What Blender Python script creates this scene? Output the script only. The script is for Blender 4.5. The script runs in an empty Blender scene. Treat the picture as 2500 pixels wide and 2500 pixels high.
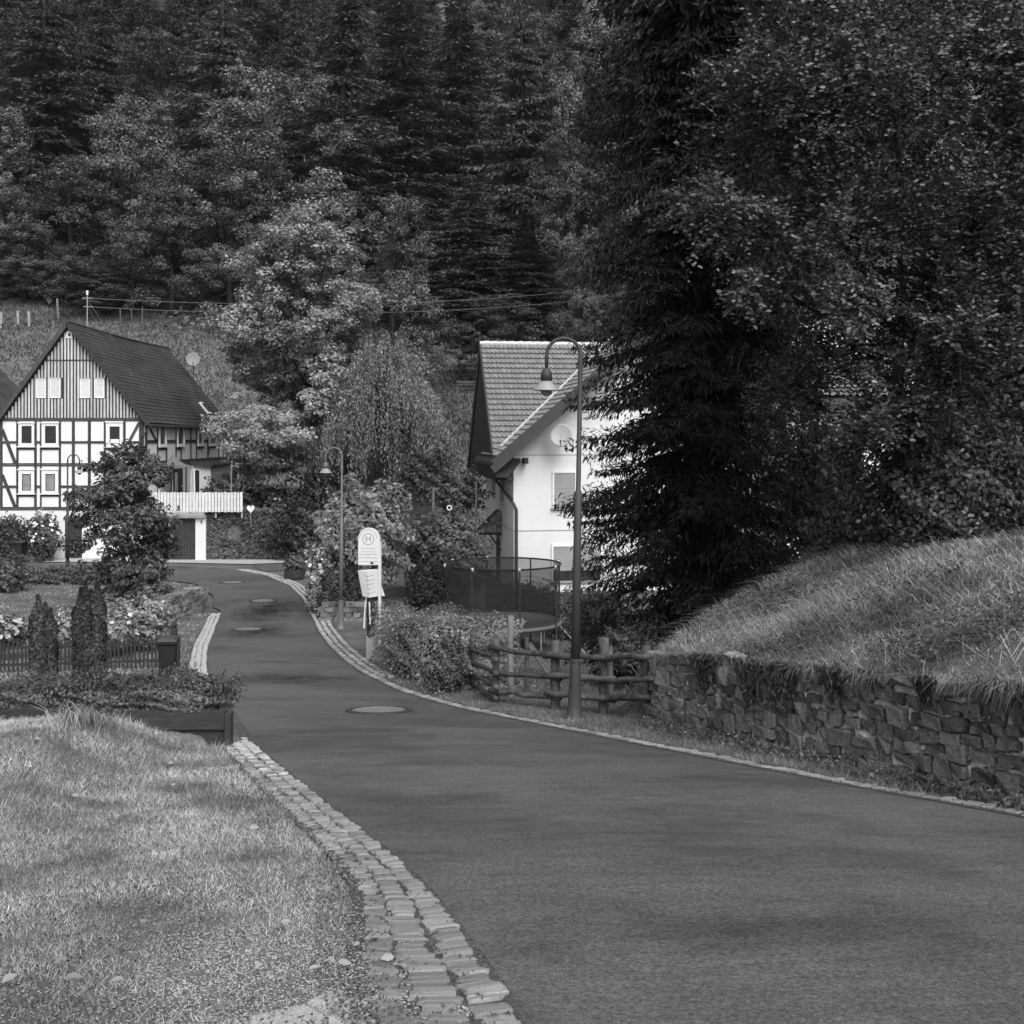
import bpy, math, random
import numpy as np
from mathutils import Vector, Matrix

# ---------------------------------------------------------------- camera, sky, sun, exposure
SC = bpy.context.scene
COL = SC.collection
EYE, FPX, HORIZON = 1.65, 2800.0, 1070.0
cam_data = bpy.data.cameras.new('camera')
cam_data.sensor_width = 36.0
cam_data.lens = 36.0 * FPX / 2500.0
cam_data.shift_y = (HORIZON - 1250.0) / 2500.0
cam_data.clip_end = 2000
cam = bpy.data.objects.new('camera', cam_data)
cam.location = (0, 0, EYE)
cam.rotation_euler = (math.radians(90), 0, 0)
COL.objects.link(cam)
SC.camera = cam

SUN_EL, SUN_AZ = math.radians(46), math.radians(160)      # azimuth clockwise from +Y (view direction)
world = bpy.data.worlds.new('World')
SC.world = world
world.use_nodes = True
wn, wl = world.node_tree.nodes, world.node_tree.links
bg = wn['Background']
sky = wn.new('ShaderNodeTexSky')
sky.sky_type = 'NISHITA'
sky.sun_disc = False
sky.sun_elevation = SUN_EL
sky.sun_rotation = SUN_AZ
sky.dust_density = 4.0
bw = wn.new('ShaderNodeRGBToBW')
wl.new(sky.outputs[0], bw.inputs[0])
wl.new(bw.outputs[0], bg.inputs['Color'])
bg.inputs['Strength'].default_value = 0.115

sun_d = bpy.data.lights.new('sun', 'SUN')
sun_d.energy = 1.35
sun_d.angle = math.radians(42)
sun_d.color = (1, 1, 1)
sun = bpy.data.objects.new('sun', sun_d)
sd = Vector((math.sin(SUN_AZ) * math.cos(SUN_EL), math.cos(SUN_AZ) * math.cos(SUN_EL), math.sin(SUN_EL)))
sun.rotation_euler = (-sd).to_track_quat('-Z', 'Y').to_euler()
COL.objects.link(sun)

vs = SC.view_settings
vs.view_transform = 'Standard'
vs.look = 'None'
vs.exposure = 0.95
vs.gamma = 1.0
vs.use_curve_mapping = False
SC.render.film_transparent = False
cy = SC.cycles
cy.max_bounces = 6
cy.diffuse_bounces = 3
cy.glossy_bounces = 2
cy.transmission_bounces = 3
cy.transparent_max_bounces = 10
cy.use_denoising = True

R = np.random.RandomState(7)
random.seed(7)

# ---------------------------------------------------------------- helpers: objects
def tag(o, label=None, cat=None, group=None, kind=None):
    if label: o['label'] = label
    if cat: o['category'] = cat
    if group: o['group'] = group
    if kind: o['kind'] = kind
    return o

def obj(name, me, mat=None, parent=None, smooth=False):
    if mat is not None and len(me.materials) == 0:
        me.materials.append(mat)
    if smooth and len(me.polygons):
        me.polygons.foreach_set('use_smooth', np.ones(len(me.polygons), dtype=bool))
    o = bpy.data.objects.new(name, me)
    COL.objects.link(o)
    if parent is not None:
        o.parent = parent
    return o

def empty(name, loc=(0, 0, 0), rz=0.0, label=None, cat=None, group=None):
    o = bpy.data.objects.new(name, None)
    o.empty_display_size = 0.2
    COL.objects.link(o)
    o.location = loc
    o.rotation_euler = (0, 0, rz)
    return tag(o, label, cat, group)

def copy_tree(o, parent=None):
    c = o.copy()
    COL.objects.link(c)
    if parent is not None:
        c.parent = parent
    for ch in list(o.children):
        copy_tree(ch, c)
    return c

def mesh_np(name, verts, faces_per):
    """verts (N,3); faces_per: list of index arrays (F,k)"""
    me = bpy.data.meshes.new(name)
    verts = np.ascontiguousarray(verts, dtype=np.float32)
    me.vertices.add(len(verts))
    me.vertices.foreach_set('co', verts.ravel())
    idx = np.concatenate([f.ravel() for f in faces_per]).astype(np.int32)
    tot = np.concatenate([np.full(len(f), f.shape[1], dtype=np.int32) for f in faces_per])
    start = np.concatenate([[0], np.cumsum(tot)[:-1]]).astype(np.int32)
    me.loops.add(len(idx))
    me.loops.foreach_set('vertex_index', idx)
    me.polygons.add(len(tot))
    me.polygons.foreach_set('loop_start', start)
    me.update(calc_edges=True)
    return me

class MB:
    def __init__(self):
        self.v, self.f = [], []
    def add(self, verts, faces):
        b = len(self.v)
        self.v.extend([tuple(p) for p in verts])
        self.f.extend([tuple(i + b for i in f) for f in faces])
        return self
    def box(self, x0, x1, y0, y1, z0, z1):
        v = [(x, y, z) for x in (x0, x1) for y in (y0, y1) for z in (z0, z1)]
        return self.add(v, [(0, 1, 3, 2), (4, 6, 7, 5), (0, 4, 5, 1), (2, 3, 7, 6), (0, 2, 6, 4), (1, 5, 7, 3)])
    def bar(self, p0, p1, w, h, up=(0, 0, 1), shear=False):
        """rectangular bar from p0 to p1, w across, h along 'up'"""
        p0, p1, up = Vector(p0), Vector(p1), Vector(up)
        d = (p1 - p0).normalized()
        s = d.cross(up)
        if s.length < 1e-5:
            s = d.cross(Vector((1, 0, 0)))
        s.normalize()
        u = s.cross(d).normalized()
        v = []
        for p in (p0, p1):
            for a in (-1, 1):
                for b in (-1, 1):
                    v.append(p + s * (a * w / 2) + u * (b * h / 2))
        return self.add(v, [(0, 1, 3, 2), (4, 6, 7, 5), (0, 4, 5, 1), (2, 3, 7, 6), (0, 2, 6, 4), (1, 5, 7, 3)])
    def tube(self, path, radii, n=8, cap=True):
        path = [Vector(p) for p in path]
        if not hasattr(radii, '__len__'):
            radii = [radii] * len(path)
        base = len(self.v)
        ref = None
        for i, p in enumerate(path):
            a = path[max(i - 1, 0)]
            b = path[min(i + 1, len(path) - 1)]
            t = (b - a).normalized()
            if ref is None:
                ref = t.cross(Vector((0, 1, 0)))
                if ref.length < 0.1:
                    ref = t.cross(Vector((1, 0, 0)))
            ref = (ref - t * ref.dot(t)).normalized()
            w = t.cross(ref)
            for k in range(n):
                an = 2 * math.pi * k / n
                self.v.append(tuple(p + (ref * math.cos(an) + w * math.sin(an)) * radii[i]))
        for i in range(len(path) - 1):
            for k in range(n):
                a = base + i * n + k
                b = base + i * n + (k + 1) % n
                self.f.append((a, b, b + n, a + n))
        if cap:
            self.f.append(tuple(base + k for k in reversed(range(n))))
            e = base + (len(path) - 1) * n
            self.f.append(tuple(e + k for k in range(n)))
        return self
    def lathe(self, prof, n=16, c=(0, 0, 0)):
        """prof: list of (r, z)"""
        base = len(self.v)
        for r, z in prof:
            for k in range(n):
                a = 2 * math.pi * k / n
                self.v.append((c[0] + r * math.cos(a), c[1] + r * math.sin(a), c[2] + z))
        for i in range(len(prof) - 1):
            for k in range(n):
                a = base + i * n + k
                b = base + i * n + (k + 1) % n
                self.f.append((a, b, b + n, a + n))
        self.f.append(tuple(base + k for k in reversed(range(n))))
        e = base + (len(prof) - 1) * n
        self.f.append(tuple(e + k for k in range(n)))
        return self
    def prism(self, poly, off):
        """closed polygon (list of 3d points) extruded by vector off"""
        n = len(poly)
        o = Vector(off)
        v = [Vector(p) for p in poly]
        v2 = [p + o for p in v]
        return self.add(v + v2, [tuple(range(n))[::-1], tuple(range(n, 2 * n))] +
                        [(i, (i + 1) % n, n + (i + 1) % n, n + i) for i in range(n)])
    def mesh(self, name):
        me = bpy.data.meshes.new(name)
        me.from_pydata(self.v, [], self.f)
        me.update()
        return me
    def build(self, name, mat, parent=None, smooth=False):
        return obj(name, self.mesh(name), mat, parent, smooth)

def chamfer_box(cx=0.12, jit=0.0, rs=None, taper=0.0):
    """unit box (-.5..*.5) with chamfered edges and jitter: 44 triangles"""
    mb = MB()
    idx = {}
    rs = rs or R
    for sx in (-1, 1):
        for sy in (-1, 1):
            for sz in (-1, 1):
                j = rs.uniform(-jit, jit, 3) if jit else np.zeros(3)
                for ax in range(3):
                    p = np.array([sx, sy, sz], float) * 0.5
                    for k in range(3):
                        if k != ax:
                            p[k] -= np.sign(p[k]) * cx * 0.5
                    idx[(sx, sy, sz, ax)] = len(mb.v)
                    mb.v.append(tuple(p + j))
    S = (-1, 1)
    def order(q, ax):
        return q
    for ax in range(3):
        o = [k for k in range(3) if k != ax]
        for s in S:
            q = []
            for a, b in ((-1, -1), (1, -1), (1, 1), (-1, 1)):
                c = [0, 0, 0]; c[ax] = s; c[o[0]] = a; c[o[1]] = b
                q.append(idx[(c[0], c[1], c[2], ax)])
            mb.f.append(tuple(q))
        for a in S:
            for b in S:
                q = []
                for s, oo in ((-1, 0), (1, 0), (1, 1), (-1, 1)):
                    c = [0, 0, 0]; c[ax] = s; c[o[0]] = a; c[o[1]] = b
                    q.append(idx[(c[0], c[1], c[2], o[oo])])
                mb.f.append(tuple(q))
    for sx in S:
        for sy in S:
            for sz in S:
                mb.f.append(tuple(idx[(sx, sy, sz, k)] for k in range(3)))
    me = mb.mesh('stone')
    import bmesh
    bm = bmesh.new(); bm.from_mesh(me)
    bmesh.ops.recalc_face_normals(bm, faces=bm.faces)
    bm.to_mesh(me); bm.free()
    return me

# ---------------------------------------------------------------- helpers: materials (all greys: the photograph is black and white)
def principled(name):
    m = bpy.data.materials.new(name)
    m.use_nodes = True
    nt = m.node_tree
    b = nt.nodes['Principled BSDF']
    return m, nt, b

def mat(name, v, rough=0.75, var=0.25, scale=3.0, bump=0.0, bscale=None, orand=0.0, spec=0.3, stretch=(1, 1, 1),
        detail=5.0, metallic=0.0, island=0.0, world_co=False, stain=0.0, stain_scale=0.5, bdist=0.02):
    m, nt, b = principled(name)
    N, L = nt.nodes, nt.links
    b.inputs['Roughness'].default_value = rough
    b.inputs['Specular IOR Level'].default_value = spec
    b.inputs['Metallic'].default_value = metallic
    tc = N.new('ShaderNodeTexCoord')
    mp = N.new('ShaderNodeMapping')
    mp.inputs['Scale'].default_value = stretch
    if world_co:
        g = N.new('ShaderNodeNewGeometry')
        L.new(g.outputs['Position'], mp.inputs['Vector'])
    else:
        L.new(tc.outputs['Object'], mp.inputs['Vector'])
    no = N.new('ShaderNodeTexNoise')
    no.inputs['Scale'].default_value = scale
    no.inputs['Detail'].default_value = detail
    no.inputs['Roughness'].default_value = 0.65
    L.new(mp.outputs[0], no.inputs['Vector'])
    mr = N.new('ShaderNodeMapRange')
    mr.inputs['From Min'].default_value = 0.3
    mr.inputs['From Max'].default_value = 0.7
    mr.inputs['To Min'].default_value = v * (1 - var)
    mr.inputs['To Max'].default_value = v * (1 + var)
    L.new(no.outputs['Fac'], mr.inputs['Value'])
    out = mr.outputs[0]
    def mul(sock, lo, hi):
        r = N.new('ShaderNodeMapRange')
        r.inputs['To Min'].default_value = lo
        r.inputs['To Max'].default_value = hi
        L.new(sock, r.inputs['Value'])
        mm = N.new('ShaderNodeMath'); mm.operation = 'MULTIPLY'
        L.new(out, mm.inputs[0]); L.new(r.outputs[0], mm.inputs[1])
        return mm.outputs[0]
    if orand:
        oi = N.new('ShaderNodeObjectInfo')
        out = mul(oi.outputs['Random'], 1 - orand, 1 + orand)
    if island:
        g2 = N.new('ShaderNodeNewGeometry')
        out = mul(g2.outputs['Random Per Island'], 1 - island, 1 + island)
    if stain:
        n2 = N.new('ShaderNodeTexNoise')
        n2.inputs['Scale'].default_value = stain_scale
        n2.inputs['Detail'].default_value = 6
        L.new(mp.outputs[0], n2.inputs['Vector'])
        r2 = N.new('ShaderNodeMapRange')
        r2.inputs['From Min'].default_value = 0.42; r2.inputs['From Max'].default_value = 0.62
        L.new(n2.outputs['Fac'], r2.inputs['Value'])
        out = mul(r2.outputs[0], 1 - stain, 1.0)
    L.new(out, b.inputs['Base Color'])
    if bump:
        n3 = N.new('ShaderNodeTexNoise')
        n3.inputs['Scale'].default_value = bscale or scale * 6
        n3.inputs['Detail'].default_value = 4
        L.new(mp.outputs[0], n3.inputs['Vector'])
        bp = N.new('ShaderNodeBump')
        bp.inputs['Strength'].default_value = bump
        bp.inputs['Distance'].default_value = bdist
        L.new(n3.outputs['Fac'], bp.inputs['Height'])
        L.new(bp.outputs[0], b.inputs['Normal'])
    return m

def leaf_mat(name, v, var=0.45, rough=0.5, spec=0.35, trans=0.25, orand=0.2, patch=0.25, pscale=0.5):
    m, nt, b = principled(name)
    N, L = nt.nodes, nt.links
    g = N.new('ShaderNodeNewGeometry')
    mr = N.new('ShaderNodeMapRange')
    mr.inputs['To Min'].default_value = v * (1 - var)
    mr.inputs['To Max'].default_value = v * (1 + var)
    L.new(g.outputs['Random Per Island'], mr.inputs['Value'])
    no = N.new('ShaderNodeTexNoise')
    no.inputs['Scale'].default_value = pscale
    no.inputs['Detail'].default_value = 3
    L.new(g.outputs['Position'], no.inputs['Vector'])
    r2 = N.new('ShaderNodeMapRange')
    r2.inputs['From Min'].default_value = 0.35; r2.inputs['From Max'].default_value = 0.65
    r2.inputs['To Min'].default_value = 1 - patch; r2.inputs['To Max'].default_value = 1 + patch
    L.new(no.outputs['Fac'], r2.inputs['Value'])
    mm = N.new('ShaderNodeMath'); mm.operation = 'MULTIPLY'
    L.new(mr.outputs[0], mm.inputs[0]); L.new(r2.outputs[0], mm.inputs[1])
    oi = N.new('ShaderNodeObjectInfo')
    r3 = N.new('ShaderNodeMapRange')
    r3.inputs['To Min'].default_value = 1 - orand; r3.inputs['To Max'].default_value = 1 + orand
    L.new(oi.outputs['Random'], r3.inputs['Value'])
    m2 = N.new('ShaderNodeMath'); m2.operation = 'MULTIPLY'
    L.new(mm.outputs[0], m2.inputs[0]); L.new(r3.outputs[0], m2.inputs[1])
    L.new(m2.outputs[0], b.inputs['Base Color'])
    b.inputs['Roughness'].default_value = rough
    b.inputs['Specular IOR Level'].default_value = spec
    if trans:
        tr = N.new('ShaderNodeBsdfTranslucent')
        L.new(m2.outputs[0], tr.inputs['Color'])
        mx = N.new('ShaderNodeMixShader')
        mx.inputs[0].default_value = trans
        L.new(b.outputs[0], mx.inputs[1]); L.new(tr.outputs[0], mx.inputs[2])
        L.new(mx.outputs[0], N['Material Output'].inputs['Surface'])
    return m

# ---------------------------------------------------------------- terrain
def sst(a, b, x):
    t = np.clip((np.asarray(x, float) - a) / (b - a), 0, 1)
    return t * t * (3 - 2 * t)

_ky = [-40, 0, 16.6, 26, 35, 46, 58, 66, 72, 75, 95, 105, 140, 180, 230, 320]
_kz = [5.0, 0, -2.42, -3.45, -4.16, -4.28, -4.45, -4.2, -1.0, 1.0, 9.6, 13.0, 31, 58, 92, 150]
_gy = np.linspace(-40, 320, 7201)
_gz = np.interp(_gy, _ky, _kz)
_k = np.exp(-0.5 * (np.arange(-60, 61) * 0.05 / 1.1) ** 2); _k /= _k.sum()
_gz = np.convolve(np.pad(_gz, 60, mode='edge'), _k, mode='valid')
def G(y):
    return np.interp(y, _gy, _gz)

# stone wall line (front face foot), s along from the near right end, t to the back right
WA, WB = np.array([5.0, 7.05]), np.array([1.94, 15.95])
WL = float(np.linalg.norm(WB - WA)); WD = (WB - WA) / WL; WN = np.array([WD[1], -WD[0]])
def wall_top(s):
    return np.interp(s, [-4, 0, WL, WL + 3], [0.35, -0.12, -1.32, -1.75])

def zg(x, y):
    x = np.asarray(x, float); y = np.asarray(y, float)
    lft = sst(-9, -14, x)
    ysh = y - 5.0 * lft * sst(58, 70, y) * (1 - sst(85, 105, y)) + 7.0 * sst(-9.5, -7, x) * (1 - sst(62, 92, y)) * sst(53, 60, y)
    z = G(ysh)
    # rough hillside
    z = z + sst(90, 130, y) * (0.9 * np.sin(x * 0.11 + 1.3) * np.sin(y * 0.07) + 0.5 * np.sin(x * 0.31 + y * 0.2))
    # lawn mound, planter, garden behind it on the left of the road
    a = sst(-3.35, -5.2, x) * sst(6.0, 11.5, y) * (1 - sst(13.2, 13.3, y))
    z = z + a * (0.42 + 0.1 * np.sin(x * 1.7 + 2.0))
    p = (1 - sst(-3.45, -3.35, x)) * sst(13.3, 13.4, y) * (1 - sst(14.5, 14.9, y))
    z = z * (1 - p) + p * (-1.62)
    z = z - 0.3 * sst(-3.4, -5.0, x) * sst(14.6, 16.5, y) * (1 - sst(28, 34, y))
    # garden on the right of the road behind the fence
    z = z - 0.75 * sst(-3.2, -1.2, x) * sst(21, 31, y) * (1 - sst(36, 43, y))
    # terrace level beside the old house
    tr = np.maximum(sst(57.35, 57.75, y) * sst(-15.6, -15.3, x), sst(61.6, 62.4, y) * sst(-19.0, -18.6, x)) * sst(-8.0, -9.5, x) * (1 - sst(64, 70, y))
    z = z * (1 - tr) + tr * np.maximum(z, -2.12)
    # bank behind the stone wall
    s = (x - WA[0]) * WD[0] + (y - WA[1]) * WD[1]
    t = (x - WA[0]) * WN[0] + (y - WA[1]) * WN[1]
    top = wall_top(s) + 0.40 * (np.minimum(t, 3.4) - 0.3) + 0.05 * np.sin(s * 2.1) * sst(0.3, 1, t) - 0.25 * np.maximum(t - 4.2, 0)
    endf = (1 - sst(WL + 0.15, WL + 1.9, s - 0.25 * np.maximum(t - 0.6, 0)))
    bank = sst(0.05, 0.28, t) * endf * (1 - sst(9, 14, t))
    z = z * (1 - bank) + bank * np.maximum(top, z)
    return z

def at(px, py, d):
    return Vector(((px - 1250) / FPX * d, d, EYE - (py - HORIZON) / FPX * d))
def ground_hit(px, py):
    m = (_gy > 2) & (_gy < 75)
    yy = _gy[m]
    f = (EYE - (py - HORIZON) / FPX * yy) - _gz[m]
    i = np.argmax(f < 0)
    d = yy[i]
    return ((px - 1250) / FPX * d, d)
def gp(x, y, dz=0.0):
    return Vector((x, y, float(zg(x, y)) + dz))

# ---------------------------------------------------------------- foliage builders (numpy)
def unit(v):
    return v / (np.linalg.norm(v, axis=1, keepdims=True) + 1e-9)

def leaf_quads(P, Nr, size, aspect=0.6, rs=R, along=None):
    """flat rhombic leaves: (N,3) centres, normals, sizes"""
    n = len(P)
    size = np.broadcast_to(size, (n,))[:, None]
    if along is None:
        along = rs.normal(size=(n, 3))
    u = unit(np.cross(Nr, np.cross(along, Nr) + 1e-6))
    w = unit(np.cross(Nr, u))
    V = np.empty((n, 4, 3))
    V[:, 0] = P - u * size * 0.5
    V[:, 1] = P + w * size * aspect * 0.5 + u * size * 0.05
    V[:, 2] = P + u * size * 0.5
    V[:, 3] = P - w * size * aspect * 0.5 + u * size * 0.05
    F = np.arange(4 * n).reshape(n, 4)
    return V.reshape(-1, 3), F

def leaf_folded(P, Nr, along, size, aspect=0.55, fold=0.25):
    """near leaves: two quads folded along the midrib, pointed tip, 6 vertices"""
    n = len(P)
    size = np.broadcast_to(size, (n,))[:, None]
    u = unit(along)
    w = unit(np.cross(Nr, u))
    nn = unit(np.cross(u, w))
    hw = size * aspect * 0.5
    V = np.empty((n, 6, 3))
    V[:, 0] = P
    V[:, 1] = P + u * size * 0.42 + w * hw + nn * hw * fold
    V[:, 2] = P + u * size * 0.8 + w * hw * 0.7 + nn * hw * fold
    V[:, 3] = P + u * size
    V[:, 4] = P + u * size * 0.8 - w * hw * 0.7 + nn * hw * fold
    V[:, 5] = P + u * size * 0.42 - w * hw + nn * hw * fold
    b = np.arange(n)[:, None] * 6
    F = np.concatenate([b + np.array([[0, 1, 2, 3]]), b + np.array([[0, 3, 4, 5]])])
    return V.reshape(-1, 3), F

def crown_mesh(name, H, Rr, n_lobe, n_clump, per, leaf, seed, z0=0.2, shape='round', lobe=0.36, clump=0.11, flat=1.0, aspect=0.7, up=0.45):
    """a leafy crown in three orders: big lobes in an uneven envelope, clumps over each lobe, leaves over each clump"""
    rs = np.random.RandomState(seed)
    Lc, Lr = [], []
    for i in range(n_lobe):
        t = min(0.999, max(0.0, (i + rs.uniform(-2.5, 3.5)) / n_lobe))
        if shape == 'cone':
            r = min(1.0, 1.1 * (1 - t) ** 0.75 + 0.03)
        elif shape == 'tall':
            r = min(1, 0.55 + 1.2 * t) if t < 0.35 else math.sqrt(max(0.02, 1 - ((t - 0.35) / 0.68) ** 2))
        else:
            r = min(1, 0.6 + 1.0 * t) if t < 0.4 else math.sqrt(max(0.02, 1 - ((t - 0.4) / 0.63) ** 2))
        a = rs.uniform(0, 6.283)
        k = rs.uniform(0.15, 1.0) ** 0.6 * 0.86 * r * (1 + 0.16 * math.sin(3 * a + seed) + 0.1 * math.sin(5 * a + 9 * t))
        lr = lobe * Rr * rs.uniform(0.75, 1.2) * (0.55 + 0.45 * r)
        Lc.append((math.cos(a) * Rr * k, math.sin(a) * Rr * k, H * (z0 + (1 - z0) * t) - 0.35 * lr)); Lr.append(lr)
    Lc, Lr = np.array(Lc), np.array(Lr)
    C, Rc = [], []
    for c, lr in zip(Lc, Lr):
        m = max(4, int(n_clump / n_lobe * (lr / Lr.mean()) ** 2))
        d = unit(rs.normal(size=(m, 3)))
        d[:, 2] = d[:, 2] * 0.8 + 0.15
        C.append(c + d * lr * rs.uniform(0.6, 1.08, (m, 1)) * np.array([1, 1, 1.0])); Rc.append(np.full(m, clump * Rr) * rs.uniform(0.6, 1.5, m))
    C = np.concatenate(C); Rc = np.concatenate(Rc)
    d = unit(rs.normal(size=(len(C) * per, 3))).reshape(len(C), per, 3)
    d[:, :, 2] = d[:, :, 2] * 0.8 + 0.12
    rad = rs.uniform(0.2, 1.0, (len(C), per, 1)) ** 0.5
    P = C[:, None, :] + d * rad * Rc[:, None, None] * np.array([1.2, 1.2, flat])
    ax = np.array([0, 0, H * (z0 + 0.3 * (1 - z0))])
    outw = unit((C - ax))[:, None, :] * 0.5
    Nr = d * 0.8 + outw + np.array([0, 0, up]) + rs.normal(size=d.shape) * 0.5
    P = P.reshape(-1, 3); Nr = unit(Nr.reshape(-1, 3))
    P[:, 2] = np.maximum(P[:, 2], 0.05)
    sz = leaf * rs.uniform(0.55, 1.3, len(P))
    V, F = leaf_quads(P, Nr, sz, aspect, rs)
    return mesh_np(name, V, [F]), Lc

def trunk_mesh(name, H, r, C=None, seed=0, nb=14, bend=0.15):
    rs = np.random.RandomState(seed + 99)
    mb = MB()
    pts = [Vector((0, 0, -0.4))]
    for k in range(1, 8):
        t = k / 7
        pts.append(Vector((rs.uniform(-1, 1) * bend * t * r * 6, rs.uniform(-1, 1) * bend * t * r * 6, H * t)))
    mb.tube(pts, [r * 1.35] + [r * (1 - 0.11 * k) for k in range(1, 8)], 8)
    if C is not None and len(C):
        sel = C[rs.choice(len(C), min(nb, len(C)), replace=False)]
        for c in sel:
            c = Vector(c)
            z = min(max(c.z * 0.62, H * 0.2), H * 0.97)
            t = z / H
            i = min(int(t * 7), 6)
            p = pts[i].lerp(pts[i + 1], t * 7 - i)
            mid = p.lerp(c, 0.5) + Vector((0, 0, -0.04 * (c - p).length))
            rr = r * (0.42 - 0.2 * t)
            mb.tube([p, mid, c], [rr, rr * 0.65, rr * 0.2], 5)
    return mb.mesh(name)

def conifer_mesh(name, H, Rr, levels, nb, seed, z0=0.1, droop=0.25, qs=0.5, step=0.35, wide=0.35, power=0.8, hang=0.5, sub=2, zdense=1e9, fan=0.4, tufts=0, lmin=0.6):
    """whorled drooping branches carrying hanging sprays of needles"""
    rs = np.random.RandomState(seed)
    P, A, Nn, S, TB = [], [], [], [], []
    for lv in range(levels):
        t = (lv + rs.uniform(-0.4, 0.4)) / levels
        t = min(max(t, 0), 0.995)
        z = H * (z0 + (1 - z0) * t)
        far = z > zdense
        Lb = Rr * ((1 - t) ** power) * min(1, 0.75 + t * 3)
        for b in range(nb):
            a = rs.uniform(0, 2 * math.pi)
            L = Lb * rs.uniform(lmin, 1.0) + 0.15
            if rs.rand() < 0.12: L *= 1.15
            n = max(2, int(L / (step * (2 if far else 1))))
            f = np.clip((np.arange(n) + rs.uniform(0, 1)) / n, 0.12, 1)
            dr = droop * rs.uniform(0.45, 1.5)
            z = H * (z0 + (1 - z0) * t) + rs.uniform(-0.5, 0.5) * H * (1 - z0) / levels * 1.6
            dx, dy = math.cos(a), math.sin(a)
            zz = z + L * (0.25 * t * f - dr * f ** 1.5 + dr * 0.9 * np.maximum(f - 0.72, 0))
            base = np.stack([dx * L * f, dy * L * f, zz], 1)
            if tufts and not far:
                for i in range(n):
                    if f[i] > 0.5:
                        w_ = rs.uniform(-1, 1) * fan * (1.2 - f[i])
                        TB.append((base[i, 0] - dy * w_, base[i, 1] + dx * w_, base[i, 2] + 0.02, dx * 0.6, dy * 0.6, 0.0))
            for q in range(sub):
                for sgn in (-1, 1):
                    sd_ = np.array([-dy * sgn, dx * sgn, 0.0])
                    ln = qs * (0.5 + 0.7 * (1 - f)) * rs.uniform(0.6, 1.3, n) * min(1.0, 0.4 + L / Rr) * (1.6 if far else 1)
                    al = sd_ * rs.uniform(0.2, 1.0, (n, 1)) + np.array([dx, dy, 0]) * rs.uniform(0.2, 0.8, (n, 1)) + np.array([0, 0, -1.0]) * (hang * rs.uniform(0.1, 1.6, n))[:, None]
                    al = unit(al)
                    off = sd_ * (rs.uniform(0, 1, n) ** 1.3 * fan * (1.15 - 0.8 * f) * min(1, 0.3 + L / Rr))[:, None] + rs.normal(size=(n, 3)) * 0.06 * qs; off[:, 2] -= 0.35 * np.abs(off[:, 0] * sd_[0] + off[:, 1] * sd_[1]) + rs.uniform(0, 0.3, n) * ln
                    P.append(base + off + al * ln[:, None] * 0.5)
                    A.append(al); S.append(ln)
                    nr = np.cross(al, np.array([dx, dy, 0.15]) + rs.normal(size=(n, 3)) * 0.7)
                    nr[nr[:, 2] < 0] *= -1
                    Nn.append(unit(nr + np.array([0, 0, 0.2])))
    P = np.concatenate(P); A = np.concatenate(A); S = np.concatenate(S); Nn = np.concatenate(Nn)
    Wd = np.full(len(P), wide)
    if tufts:
        T = np.array(TB); k = tufts
        n = len(T)
        T = np.repeat(T, k, 0); n = len(T)
        al = unit(rs.normal(size=(n, 3)) * 0.75 + T[:, 3:6] + np.array([0, 0, 0.25]))
        ln = qs * rs.uniform(0.4, 0.8, n)
        P = np.concatenate([P, T[:, :3] + al * ln[:, None] * 0.5 + rs.normal(size=(n, 3)) * 0.03]); A = np.concatenate([A, al]); S = np.concatenate([S, ln])
        Nn = np.concatenate([Nn, unit(rs.normal(size=(n, 3)) + np.array([0, 0, 0.8]))]); Wd = np.concatenate([Wd, np.full(n, 0.17)])
    V, F = leaf_quads(P, Nn, S, Wd[:, None], rs, A)
    return mesh_np(name, V, [F])

def grass_mesh(name, x, y, h, w, lean, seed, zfun=zg, two=False, dirn=None, dz=-0.01):
    rs = np.random.RandomState(seed)
    n = len(x)
    z = zfun(x, y) + dz
    a = rs.uniform(0, 2 * np.pi, n)
    b = rs.uniform(0, 2 * np.pi, n)
    lx, ly = np.cos(b) * lean * h, np.sin(b) * lean * h
    if dirn is not None:
        lx = lx * 0.6 + dirn[0] * h * lean * 0.8; ly = ly * 0.6 + dirn[1] * h * lean * 0.8
    wx, wy = np.cos(a) * w / 2, np.sin(a) * w / 2
    if not two:
        V = np.empty((n, 3, 3))
        V[:, 0] = np.stack([x - wx, y - wy, z], 1)
        V[:, 1] = np.stack([x + wx, y + wy, z], 1)
        V[:, 2] = np.stack([x + lx, y + ly, z + h], 1)
        return mesh_np(name, V.reshape(-1, 3), [np.arange(3 * n).reshape(n, 3)])
    V = np.empty((n, 5, 3))
    m = 0.55
    V[:, 0] = np.stack([x - wx, y - wy, z], 1)
    V[:, 1] = np.stack([x + wx, y + wy, z], 1)
    V[:, 2] = np.stack([x + wx * .8 + lx * .35, y + wy * .8 + ly * .35, z + h * m], 1)
    V[:, 3] = np.stack([x - wx * .8 + lx * .35, y - wy * .8 + ly * .35, z + h * m], 1)
    V[:, 4] = np.stack([x + lx * 1.15, y + ly * 1.15, z + h * np.clip(1 - 0.35 * lean, .3, 1)], 1)
    bb = np.arange(n)[:, None] * 5
    return mesh_np(name, V.reshape(-1, 3), [bb + np.array([[0, 1, 2, 3]]), bb + np.array([[3, 2, 4]])])

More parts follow.
